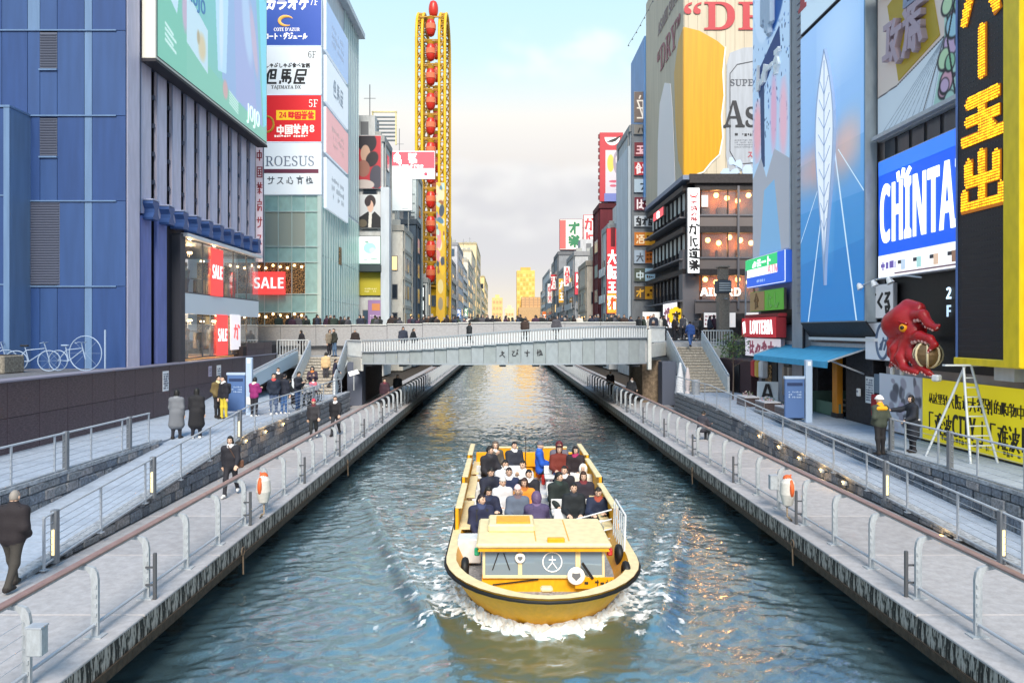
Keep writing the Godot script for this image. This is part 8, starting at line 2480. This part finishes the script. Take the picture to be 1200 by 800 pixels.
		k += 1
	part("cable", block(0.9, 0.02, 0.02), black, o, V(-0.55, 0.70, z0 + 0.09), V(0, 0, 0.12))
	# discs with dark emblems
	for e in [[-0.46, 1.17, z0 + 0.1, 0.10], [0.62, 0.86, z0 + 0.22, 0.17]]:
		var dm := MB.new(); dm.lathe(Vector3.ZERO, [Vector2(0.0, 0.03), Vector2(e[3] * 0.9, 0.03), Vector2(e[3], 0.015), Vector2(e[3], -0.02)], 20)
		var dd := part("disc", dm.done(), print_mat("eceae4"), o, V(e[0], e[1], e[2]), V(PI / 2, 0, 0))
		var hm := MB.new(); hm.prism(PackedVector2Array([Vector2(0, -0.5) * e[3], Vector2(0.5, 0.0) * e[3], Vector2(0.45, 0.4) * e[3], Vector2(0.1, 0.35) * e[3], Vector2(-0.1, 0.35) * e[3], Vector2(-0.45, 0.4) * e[3], Vector2(-0.5, 0.0) * e[3]]), 0.03, 0.036, Transform3D(Basis(V(1, 0, 0), V(0, 0, -1), V(0, 1, 0)), Vector3.ZERO))
		part("emblem", hm.done(), print_mat("6b6e74"), dd)
	part("name_plate", block(0.75, 0.22, 0.03, 0.005), yel2, o, V(0.98, 0.72, z0 + 0.2))
	fine_print(o, V(1.05, 0.73, z0 + 0.218), 0.55, 0.15, 1, print_mat("2c2a26"), 3)
	part("mooring_cleat", block(0.22, 0.09, 0.16, 0.03), cream, o, V(-0.02, 1.02, -0.35))
	part("boat_hook", block(0.05, 0.36, 0.05), black, o, V(0.84, 0.96, z0 + 0.22), V(0, 0, 0.6))
	for e in [[-1.30, "1f9a6c", "starboard_light"], [1.30, "c22c2c", "port_light"]]:
		part(e[2], block(0.11, 0.15, 0.1, 0.02), mat(e[2], Color(e[1]), 0.3), o, V(e[0], 1.26, z0 - 0.02))
	part("locker", block(0.5, 0.52, 0.5, 0.02), white, o, V(-1.52, 0.85, -3.4))
	for e in [[-1.55, -2.0], [1.62, -1.75], [1.66, -2.9]]:
		var tm := MB.new()
		var ring := []
		for j in 14: ring.append(V(0, cos(TAU * j / 14) * 0.15, sin(TAU * j / 14) * 0.15))
		tm.tube(ring, 0.075, 8, true)
		part("tyre_fender", tm.done(), black, o, V(e[0], 0.86, e[1]), V(0, 0, 0))
	# the passenger well
	part("well_floor", block(3.3, 0.06, 8.4), white, o, V(0, 0.30, -8.1))
	part("aisle", block(0.55, 0.02, 8.0), mat("aisle grey", Color(0.66, 0.67, 0.69), 0.6, 0.0, "rough", V(1, 1, 1)), o, V(0.12, 0.345, -8.0))
	part("raised_floor", block(3.3, 0.3, 2.6), white, o, V(0, 0.46, -11.1))
	for r in 6:
		var z := -4.75 - r * 1.12
		for s in [-1, 1]:
			var w := 1.42 if s < 0 else 1.15
			var x := -0.92 if s < 0 else 1.08
			var y := 0.33 + (0.29 if r >= 5 else 0.0)
			var st := part("bench", block(w, 0.08, 0.48, 0.02), white, o, V(x, y + 0.42, z))
			part("bench_back", block(w, 0.26, 0.05, 0.015), white, st, V(0, 0.17, -0.25))
			part("bench_leg", block(0.06, 0.38, 0.4), deckm, st, V(-w * 0.4, -0.23, 0))
			part("bench_leg", block(0.06, 0.38, 0.4), deckm, st, V(w * 0.4, -0.23, 0))
	for s in [-1, 1]:
		for e in [[4.45, 7.15, 1.46], [7.4, 10.2, 1.60], [10.5, 12.6, 1.68]]:
			var l: float = e[1] - e[0]
			var sp := part("side_panel", block(0.09, e[2] - 0.9, l, 0.02), yel, o, V(s * 1.87, (e[2] + 0.9) / 2, -(e[0] + e[1]) / 2))
			part("panel_cap", block(0.16, 0.05, l, 0.015), cream, sp, V(-s * 0.05, (e[2] - 0.9) / 2 + 0.02, 0))
			part("panel_edge", block(0.03, e[2] - 0.9, 0.12), black, sp, V(s * 0.045, 0, l / 2 - 0.05))
			part("inner_ledge", block(0.22, 0.05, l), cream, sp, V(-s * 0.2, -0.18, 0))
	# stern
	part("stern_bulkhead", block(3.4, 0.5, 0.1, 0.02), yel, o, V(0, 1.2, -12.5))
	for e in [[-0.75, 0.9], [0.95, 0.8]]:
		part("stern_seat_back", block(e[1], 0.55, 0.12, 0.02), yel2, o, V(e[0], 1.36, -12.25))
		part("stern_cap", block(e[1] + 0.04, 0.05, 0.16, 0.01), cream, o, V(e[0], 1.655, -12.25))
	part("stern_box", block(0.55, 0.32, 0.4, 0.03), yel, o, V(-0.05, 0.80, -12.1))
	part("orange_float", block(0.22, 0.5, 0.3, 0.08), paint("d9602a", 0.6), o, V(0.42, 0.92, -12.0))
	part("extinguisher", block(0.12, 0.4, 0.12, 0.04), paint("c9302a", 0.4), o, V(0.52, 0.8, -11.2))
	var fm := MB.new(); fm.tube([V(0, 0.9, 0), V(0, 1.95, 0)], 0.015, 6); fm.lathe(V(0, 1.95, 0), [Vector2(0, -0.05), Vector2(0.06, 0.0), Vector2(0, 0.06)], 8)
	part("stern_pole", fm.done(), mat("pole dark", Color(0.3, 0.3, 0.32), 0.5, 0.4), o, V(-0.02, 0, -12.4))
	# the white tube railing at the right-hand gangway
	var rl := MB.new()
	for j in 4:
		var y := 0.62 + j * 0.22
		rl.tube([V(0.62 + j * 0.06, 0.4, -4.2), V(0.62 + j * 0.06, y - 0.08, -4.2), V(0.72 + j * 0.06, y, -4.2), V(1.72, y + 0.18, -4.35)], 0.018, 6)
	part("gangway_rail", rl.done(), white, o)
	var gr := MB.new()
	for j in 6: gr.tube([V(1.74, 0.9, -2.95 - j * 0.25), V(1.80, 1.62, -3.1 - j * 0.27)], 0.016, 5)
	gr.tube([V(1.76, 0.95, -2.8), V(1.82, 1.66, -3.0), V(1.84, 1.66, -4.5)], 0.022, 6)
	gr.tube([V(1.77, 1.25, -2.9), V(1.84, 1.3, -4.5)], 0.018, 6)
	part("side_rail", gr.done(), white, o)
	boat_people()
	boat_foam()

func boat_people() -> void:
	# x offset, distance from the bow, raised seat, turn, pose, hair, colours, label
	var rows := [
		[-1.05, 11.45, 0.29, 0.5, "sit_photo", "hood", "5f564e", "55504a", "33343a", "d0d0d0", "passenger in a grey hooded coat in the far left corner of the boat", ""],
		[-0.42, 11.35, 0.29, 0.3, "sit", "short", "17151a", "2a2d3a", "3a4152", "e4e6e8", "passenger in a navy jacket over a white shirt, back row of the boat", ""],
		[-1.25, 10.25, 0.29, 0.7, "sit_turn", "short", "1a1719", "23242c", "2a2b32", "3a3a40", "dark jacketed passenger by the left side of the boat, second row from the stern", ""],
		[-0.72, 9.25, 0.0, 0.2, "sit", "short", "1c181a", "c9ccd4", "3b3f4a", "e6e8ea", "passenger with a white face mask and pale jacket in the boat", "mask"],
		[-0.20, 9.2, 0.0, 0.0, "sit_photo", "short", "1b1718", "dcdde0", "41444d", "e6e8ea", "passenger in a white jacket beside the aisle of the boat", ""],
		[-1.2, 8.3, 0.0, 0.4, "sit_low", "short", "18161a", "1d2236", "23252f", "2a2d3a", "passenger in dark navy leaning at the left side of the boat", ""],
		[-0.62, 8.15, 0.0, 0.0, "sit", "short", "17151a", "20294a", "2c2f3a", "e0e0e4", "passenger in a navy school jacket, middle of the left seats", ""],
		[-0.05, 8.05, 0.0, -0.2, "sit_turn", "short", "151316", "1d1f28", "23252c", "e8e8ea", "passenger in a black suit jacket and white collar beside the aisle", ""],
		[-0.22, 6.95, 0.0, 0.1, "sit_photo", "bob", "3d2a22", "d58a2c", "4a3a34", "a8632a", "passenger in a bright orange coat on the boat", ""],
		[-0.80, 7.0, 0.0, 0.35, "sit", "beanie", "c9c4c0", "c8cacf", "2f333e", "eceef0", "passenger in a pale knitted cap and white scarf on the boat", ""],
		[-1.2, 6.1, 0.0, 0.25, "sit_low", "long", "1c181a", "20263c", "20242f", "2a3250", "passenger in a long navy coat at the left front of the boat", "bag"],
		[-0.42, 5.95, 0.0, 0.0, "sit", "beanie", "e6c9cc", "5b6678", "2f333e", "6d5a62", "passenger in a pink and white cap and grey blue coat on the boat", ""],
		[0.02, 5.0, 0.0, PI, "sit_low", "hood", "5d4a6c", "4a4262", "2c2c38", "6d5a7c", "passenger in a patterned purple hooded coat with the back to the bow", ""],
		[0.42, 11.3, 0.29, 1.5, "sit", "beanie", "5a5f6c", "1f54b8", "1c2236", "2c66c4", "passenger in a bright blue jacket sitting sideways at the stern", ""],
		[1.05, 11.6, 0.29, 0.0, "sit_low", "hood", "5a1c26", "63606c", "3a3a44", "5a1c26", "passenger in a maroon hood in the back row on the right", ""],
		[0.98, 10.6, 0.29, 0.1, "sit", "bob", "3a2620", "6b2a1e", "4a5a8c", "6b2a1e", "passenger in a rust red coat and blue jeans on the right", ""],
		[1.5, 10.55, 0.29, -0.3, "sit_turn", "bob", "201a1c", "2a2026", "d8d8dc", "a02a5a", "passenger with a magenta scarf and a white bag, right side of the boat", "white_bag"],
		[1.55, 8.85, 0.0, -0.2, "sit", "hood", "e0ddd8", "d8d4cc", "3a3a40", "eceae4", "passenger in a white fur-trimmed hood, right side of the boat", ""],
		[0.98, 8.6, 0.0, 0.0, "sit_photo", "short", "1a1618", "23262e", "2b2d36", "dcdce0", "dark coated passenger in the middle of the right seats looking up", ""],
		[0.70, 7.55, 0.0, 0.5, "sit_turn", "short", "141214", "1e2a28", "22242c", "2a3a36", "passenger in a black green jacket turned to the aisle, right seats", ""],
		[1.42, 7.6, 0.0, 0.0, "sit", "long", "3a221c", "2a2430", "23222a", "6b2a30", "brown haired passenger on the right side of the boat", ""],
		[1.02, 6.2, 0.0, 0.0, "sit", "short", "121114", "1c1e26", "1e2028", "2a2c36", "passenger in a big black padded jacket, front of the right seats", ""],
		[1.62, 6.0, 0.0, -0.1, "sit_low", "short", "1c1618", "202840", "20242f", "a04a3a", "passenger in navy behind the white gangway rail of the boat", ""],
		[-1.32, 4.95, 0.0, 0.2, "sit_turn", "short", "17151a", "232a44", "20242f", "3a4468", "passenger in dark blue beside the locker, next to the wheelhouse", "backpack"],
	]
	for q in rows:
		person(q[10], q[4], q[5], q[6], q[7], q[8], q[9], BOAT + V(q[0], 0.70 + q[2], -q[1]), q[3], "passengers on the excursion boat", q[11], 1.12 + 0.04 * sin(q[1] * 7.0))

# white water: a lumpy collar at the bow and broken patches along the wash
func boat_foam() -> void:
	var n := FastNoiseLite.new(); n.seed = 9; n.frequency = 2.2; n.fractal_octaves = 4
	var foam := mat("foam", Color(0.95, 0.965, 0.98), 0.7, 0.0, "soft", V(2.5, 2.5, 2.5), 0.4)
	var line := hull_line(0.0)
	var b := MB.new()
	var cross := 16
	var pts := []
	var dense := []
	for i in line.size() - 1:
		var m := int(maxf(2.0, line[i].distance_to(line[i + 1]) / 0.05))
		for t in m: dense.append(line[i].lerp(line[i + 1], float(t) / m))
	for i in dense.size():
		var p: Vector3 = dense[i] + V(BOAT.x, 0, BOAT.z)
		var s: float = -dense[i].z - 1.1
		if s > 5.5: pts.append(null); continue
		var d: Vector3 = (dense[mini(i + 1, dense.size() - 1)] - dense[maxi(i - 1, 0)]).normalized()
		var out := V(-d.z, 0, d.x).normalized()
		if out.dot(dense[i] - V(0, 0, -4)) < 0.0: out = -out
		var wdt := lerpf(0.75, 0.5, clampf(s / 1.5, 0.0, 1.0)) * (1.0 + 0.5 * n.get_noise_2d(p.x * 1.3, p.z * 1.3)) + s * 0.05
		var hgt := lerpf(0.17, 0.10, clampf(s / 2.5, 0.0, 1.0))
		var row := []
		for c in cross + 1:
			var t := float(c) / cross
			var q := p - out * 0.1 + out * wdt * t * 1.15
			var bulge := sin(PI * pow(t, 0.65)) * hgt * (0.75 + 0.9 * n.get_noise_2d(q.x * 2.2, q.z * 2.2)) + n.get_noise_2d(q.x * 6.0, q.z * 6.0) * 0.07
			row.append(V(q.x, wave(q.x, -q.z) + bulge - 0.03 - t * t * 0.07, q.z))
		pts.append(row)
	for i in pts.size() - 1:
		if pts[i] == null or pts[i + 1] == null: continue
		for c in cross: b.quad(pts[i][c], pts[i][c + 1], pts[i + 1][c + 1], pts[i + 1][c], Vector3.UP)
	var o := part("bow_foam", b.done(), foam, self)
	o.set_meta("kind", "stuff"); o.set_meta("label", "white foam thrown up along the bow of the yellow boat"); o.set_meta("category", "foam")
	# the lace of foam on the wash: a thin sheet just over the water, clear where there is none
	var cell := 0.055
	var nx := int(12.4 / cell); var nd := int(22.0 / cell)
	var v := PackedVector3Array(); var nn := PackedVector3Array(); var cc := PackedColorArray(); var idx := PackedInt32Array()
	var at := {}
	for i in nx:
		for j in nd:
			var x := -5.4 + i * cell
			var d := 12.7 + j * cell
			var a := foam_at(x, d)
			if a > 0.0: a *= clampf(0.55 + n.get_noise_2d(x * 2.6, d * 1.9) * 1.5, 0.0, 1.0)
			if a <= 0.01: continue
			at[i * nd + j] = v.size()
			v.append(V(x, wave(x, d) + 0.015 + a * 0.02, -d)); nn.append(V(n.get_noise_2d(x * 5.0, d * 5.0), 1.2, n.get_noise_2d(d * 5.0, x * 5.0)).normalized()); cc.append(Color(0.86, 0.89, 0.91, a))
	for key in at:
		if at.has(key + 1) and at.has(key + nd) and at.has(key + nd + 1):
			idx.append_array(PackedInt32Array([at[key], at[key + 1], at[key + nd + 1], at[key], at[key + nd + 1], at[key + nd]]))
	var arr := []; arr.resize(Mesh.ARRAY_MAX)
	arr[Mesh.ARRAY_VERTEX] = v; arr[Mesh.ARRAY_NORMAL] = nn; arr[Mesh.ARRAY_COLOR] = cc; arr[Mesh.ARRAY_INDEX] = idx
	var am := ArrayMesh.new(); am.add_surface_from_arrays(Mesh.PRIMITIVE_TRIANGLES, arr)
	var fm := vertex_mat("foam lace", 0.8)
	fm.transparency = BaseMaterial3D.TRANSPARENCY_ALPHA
	var o2 := part("wake_foam", am, fm, self)
	o2.set_meta("kind", "stuff"); o2.set_meta("label", "broken white foam on the wash of the yellow boat"); o2.set_meta("category", "foam")

func walkers() -> void:
	# the people one can tell apart on the walks; x, level, D
	var P := PI
	var rows := [
		[-8.72, WALK, 13.2, P, "stroll", "bald", "8c8680", "222126", "3c3836", "222126", "man in a dark padded jacket and grey trousers walking away at the lower left", "", 1.02],
		[-7.55, WALK, 20.6, 0.1, "walk", "long", "1c181a", "24252c", "23242c", "d8d8dc", "woman in a black jacket walking towards the camera on the left lower walk", "bag", 0.98],
		[-10.95, 1.96, 24.9, P, "coat", "long", "1a1618", "6c7078", "26262c", "7c8088", "woman with long hair in a grey long coat seen from behind on the left", "", 0.95],
		[-10.3, 1.96, 24.95, P, "coat", "long", "18161a", "1e1f24", "1c1c22", "1e1f24", "woman in a black long coat seen from behind, beside the grey coat", "", 0.98],
		[-11.75, UPPER, 30.6, 0.9, "pockets", "short", "1a1618", "6a5a3a", "22242a", "d8d0a0", "person in an olive jacket by the dark wall with notices", "", 1.0],
		[-11.35, UPPER, 30.2, -0.6, "stand", "short", "161416", "1e2028", "c9b43a", "e0e0e4", "person in black with yellow trousers by the dark wall with notices", "backpack", 1.0],
		[-10.35, UPPER, 30.9, P * 0.9, "phone", "bob", "1c1a1e", "8c2a6a", "22242c", "e8dcc8", "woman in a magenta coat beside the blue information board", "white_bag", 0.95],
		[-9.75, UPPER, 31.6, 0.3, "pockets", "short", "1a1618", "1c2436", "4a5a7a", "c84a4a", "man in a navy jacket and red collar at the left railing", "", 1.02],
		[-9.4, UPPER, 31.9, 2.6, "stand", "short", "151316", "1e2434", "3a5a8c", "2a2c36", "man in dark blue and jeans at the left railing, next to the red collar", "", 1.0],
		[-9.25, UPPER, 33.5, 1.2, "phone", "short", "18161a", "20242f", "2f4a74", "3a3c44", "person looking at a phone at the left railing", "phone", 1.0],
		[-10.4, UPPER, 35.6, 2.4, "sit_low", "short", "18161a", "1c1e26", "23252c", "2a2c34", "person crouching with a bag on the slope left of the stairs", "", 1.0],
		[-11.2, UPPER, 37.0, 0.5, "stand", "short", "1a1618", "22242c", "2a2c36", "e0e0e4", "person in black at the head of the slope left of the stairs", "backpack", 1.0],
		[-10.4, 2.6, 43.6, P, "stand", "bob", "1c181a", "c9ad84", "3a3a42", "c9ad84", "person in a beige coat climbing the left stairs", "", 0.98],
		[-9.6, 2.3, 42.4, 1.9, "walk", "short", "17151a", "22263a", "22242c", "2a2c36", "person in a dark blue jacket walking down the left stairs", "", 0.98],
		[-11.1, 3.92, 47.5, 0.8, "stand", "bob", "3a2a22", "7c7468", "1c1c22", "8c8478", "person in a taupe jacket embracing at the top of the left stairs", "", 1.0],
		[-10.75, 3.92, 47.4, -0.9, "pockets", "short", "161416", "2c302c", "4a6484", "2c302c", "person in a dark green jacket and jeans at the top of the left stairs", "", 1.03],
		[-9.85, UPPER, 38.4, 0.2, "phone", "hood", "20222c", "3a3040", "2a2c36", "d07a30", "person in a dark hood with an orange bag before the left stairs", "", 1.0],
		[-9.3, UPPER, 36.4, 0.4, "stand", "bob", "1e1a1c", "c96a78", "d8d8de", "dcdce0", "child in a pink jacket near the parked bicycles on the left", "", 0.72],
		[-8.0, WALK, 31.4, 0.2, "walk", "beanie", "c83a54", "33343a", "26272e", "5a2a34", "person with a red knitted cap walking on the left lower walk", "", 1.0],
		[-7.3, WALK, 32.4, 0.0, "walk", "short", "1a1618", "1e2026", "2a2c34", "e4e4e8", "man in an open black jacket and white shirt on the left lower walk", "", 1.02],
		[-7.0, WALK, 44.0, 0.2, "crowd_walk", "short", "1a1618", "3a2430", "22242c", "6a2a3a", "person in plum under the left end of the bridge", "", 1.0],
		[-6.8, WALK, 48.0, 0.2, "crowd", "short", "17151a", "1c1e28", "23252e", "2a2c34", "dark figure on the walk in the shade under the bridge", "", 1.0],
		[11.15, 1.93, 21.9, P + 0.15, "pockets", "helmet", "e8eaec", "3a4038", "1e2024", "e8a020", "guard in a white helmet and orange yellow vest by the right railing", "vest", 1.0],
		[12.1, UPPER, 21.9, -1.7, "reach", "bob", "151316", "1e2230", "22242c", "23252e", "woman in a navy belted coat pointing at the yellow banner", "belt", 0.97],
		[12.3, 4.5, 48.6, P, "walk", "short", "1c181a", "2a4a8c", "3a5a94", "2a4a8c", "person in a blue jacket and jeans at the top of the right stairs", "", 1.0],
		[7.9, WALK, 45.5, 0.3, "crowd_walk", "short", "17151a", "2a2c34", "23252c", "d8d8dc", "dark coated walker under the right end of the bridge", "", 1.0],
		[7.55, WALK, 52.0, 0.1, "crowd", "short", "1c181a", "1e2028", "23252c", "e4e4e8", "walker with a white shirt beyond the right end of the bridge", "", 1.0],
		[8.3, WALK, 31.0, 2.2, "sit_low", "short", "1a1618", "3a3a44", "2a2c34", "3a3a44", "person crouching on the right lower walk beside a bag", "white_bag", 0.95],
	]
	for q in rows:
		person(q[10], q[4], q[5], q[6], q[7], q[8], q[9], V(q[0], q[1] + (0.38 if q[4] == "sit_low" else 0.0), -q[2]), q[3], "people on the walks", q[11], q[12])
	# a parked cluster of bicycles by the left stairs
	var steelm := steel()
	for k in 5:
		var o := thing("parked_bicycle", ["silver bicycle parked nearest in the cluster before the left stairs", "second bicycle of the cluster before the left stairs, with a basket", "blue framed bicycle in the middle of the cluster before the left stairs", "fourth bicycle of the cluster, its front wheel turned to the railing", "farthest bicycle of the cluster before the left stairs"][k], "bicycle", V(-9.4 + 0.1 * (k % 2), UPPER, -34.6 - k * 0.55), 1.3 + 0.15 * sin(k * 2.0), "bicycles parked before the left stairs")
		for sx in [-0.52, 0.52]:
			var w := MB.new()
			var ring := []
			for j in 18: ring.append(V(cos(TAU * j / 18), sin(TAU * j / 18), 0) * 0.32)
			w.tube(ring, 0.022, 5, true)
			for j in 6: w.bar(Vector3.ZERO, V(cos(TAU * j / 6), sin(TAU * j / 6), 0) * 0.31, 0.006, 0.006)
			part("wheel", w.done(), mat("tyre dark", Color(0.14, 0.14, 0.15), 0.7), o, V(sx, 0.33, 0))
		var f := MB.new()
		for e in [[V(-0.52, 0.33, 0), V(-0.1, 0.32, 0)], [V(-0.1, 0.32, 0), V(-0.22, 0.8, 0)], [V(-0.52, 0.33, 0), V(-0.2, 0.68, 0)], [V(-0.1, 0.34, 0), V(0.38, 0.72, 0)], [V(0.36, 0.95, 0), V(0.52, 0.33, 0)]]: f.tube([e[0], e[1]], 0.018, 5)
		f.tube([V(0.22, 0.98, -0.25), V(0.36, 0.97, 0), V(0.22, 0.98, 0.25)], 0.014, 5)
		part("frame", f.done(), steelm if k != 2 else paint("4a6ca8"), o)
		part("saddle", block(0.24, 0.06, 0.14, 0.02), mat("tyre dark", Color(0.14, 0.14, 0.15), 0.7), o, V(-0.23, 0.84, 0))
		if k != 3: part("basket", block(0.26, 0.22, 0.32, 0.02), steelm, o, V(0.56, 0.78, 0))

# heads and shoulders that pass behind the parapets of the bridge
func bridge_crowd() -> void:
	var coats := [["1c1e26", "dark"], ["23252e", "dark"], ["3a2c2a", "brown"], ["2a3042", "navy"], ["4a4a52", "grey"], ["2e2226", "dark brown"], ["c8c4bc", "pale"], ["2c3a34", "dark green"], ["20222a", "dark"], ["3e2a3c", "dull purple"]]
	var hairs := [["short", "17151a"], ["bob", "1e1a1c"], ["short", "1a1618"], ["long", "231c1a"], ["hood", "2a2c34"], ["beanie", "8c8a88"]]
	var protos := []
	for k in 20:
		var c = coats[k % 10]
		var h = hairs[(k * 7 + k / 10) % 6]
		var p := person("", "crowd" if k % 2 else "crowd_walk", h[0], h[1], c[0], "23252c", c[0], Vector3.ZERO, 0.0)
		protos.append([p, "%s coated pedestrian with %s crossing the bridge street behind the parapet" % [c[1], {"short": "short hair", "bob": "bobbed hair", "long": "long hair", "hood": "a hood", "beanie": "a knitted cap"}[h[0]]]])
	var used := {}
	var taken := {}
	var r := RandomNumberGenerator.new(); r.seed = 77
	var marks := [[345, "before the lit shop of the glass building"], [385, "before the corner of the glass building"], [420, "before the side of the glass building"], [450, "under the lilac shop board"], [487, "before the beige building"], [510, "left under the yellow wheel"], [530, "right under the yellow wheel"], [570, "before the far left blocks"], [604, "left of the golden tower"], [632, "below the golden tower"], [660, "right of the golden tower"], [697, "below the green roof sign"], [724, "below the red vertical sign"], [764, "below the shaft of small signs"], [800, "below the pink lettered board"], [2000, "before the crab restaurant"]]
	for k in 104:
		var x := -15.8 + k * 0.29 + r.randf_range(-0.15, 0.15)
		if k >= 86: x = 8.0 + (k - 86) * 0.42
		var d := 51.6 + r.randf() * 4.0
		var px := 589.0 + 870.0 * x / d
		var where := ""
		for m in marks:
			if px < m[0]: where = m[1]; break
		var i := r.randi() % protos.size()
		var lab := ""
		for t in 20:
			lab = protos[i][1].replace(" crossing the bridge street behind the parapet", ", ") + where
			if not taken.has(lab): break
			i = (i + 1) % protos.size()
		taken[lab] = true
		var o: Node3D
		if not used.has(i):
			used[i] = true
			o = protos[i][0]
			o.position = V(x, DECK, -d); o.rotation.y = r.randf() * TAU
			o.set_meta("label", lab)
		else:
			o = copy_of(protos[i][0], "person", lab, V(x, DECK, -d), r.randf() * TAU)
		o.set_meta("group", "pedestrians behind the bridge parapet")
		o.scale = Vector3.ONE * r.randf_range(0.92, 1.08)
	# a few on the climbing deck in front of the granite wall
	var front := [[-6.2, 46.2, 3], [-5.6, 46.4, 0], [-2.1, 46.6, 8], [-9.6, 48.3, 5], [-13.0, 48.0, 1], [1.4, 46.8, 2], [10.2, 50.4, 5], [3.4, 47.0, 4]]
	for e in front:
		var o := copy_of(protos[e[2]][0], "person", "%s on the front deck, %s" % [protos[e[2]][1].split(" crossing")[0], "toward its left end" if e[0] < -4.0 else "by its right half" if e[0] > 1.0 else "left of the middle"], V(e[0], (ramp_deck(e[0]) if e[0] > -8.0 and e[0] < 8.0 else 3.92 if e[0] < 0 else 4.52), -e[1]), e[0] * 2.0)
		o.set_meta("group", "people on the front deck of the bridge")
	for i in protos.size():
		if not used.has(i): protos[i][0].free()

func _ready() -> void:
	rng.seed = 4
	_fix_glyphs()
	glyph["难"] = "124219 1448 6152 5259 5393 5595 5797 5999 7379 7182"; glyph["波"] = "1122 1425 1936 439384 434639 6165 558549 5699"; glyph["三"] = "2272 2575 1888"; glyph["ド"] = "3139 3475 7182 5263"; glyph["イ"] = "7154381 5359"; glyph["酒"] = "1122 1323 1927 4191 4494 4449 4999 9499 6164 7174 4696"; glyph["ン"] = "2133 1859 8385"; glyph["グ"] = "3115 2373 7367 6739 7081 8091"; glyph["ウ"] = "5153 1343 1383 1346 8367 6749"
	camera_and_light()
	build_water()
	build_ground()
	build_bridge()
	build_stairs()
	dark_wall()
	blue_building()
	big_screen()
	white_tower()
	left_row()
	yellow_wheel()
	far_end()
	right_row()
	street_signs()
	crab_restaurant()
	shops()
	build_railings()
	shop_signs()
	white_bicycles()
	furniture()
	excursion_boat()
	walkers()
	bridge_crowd()
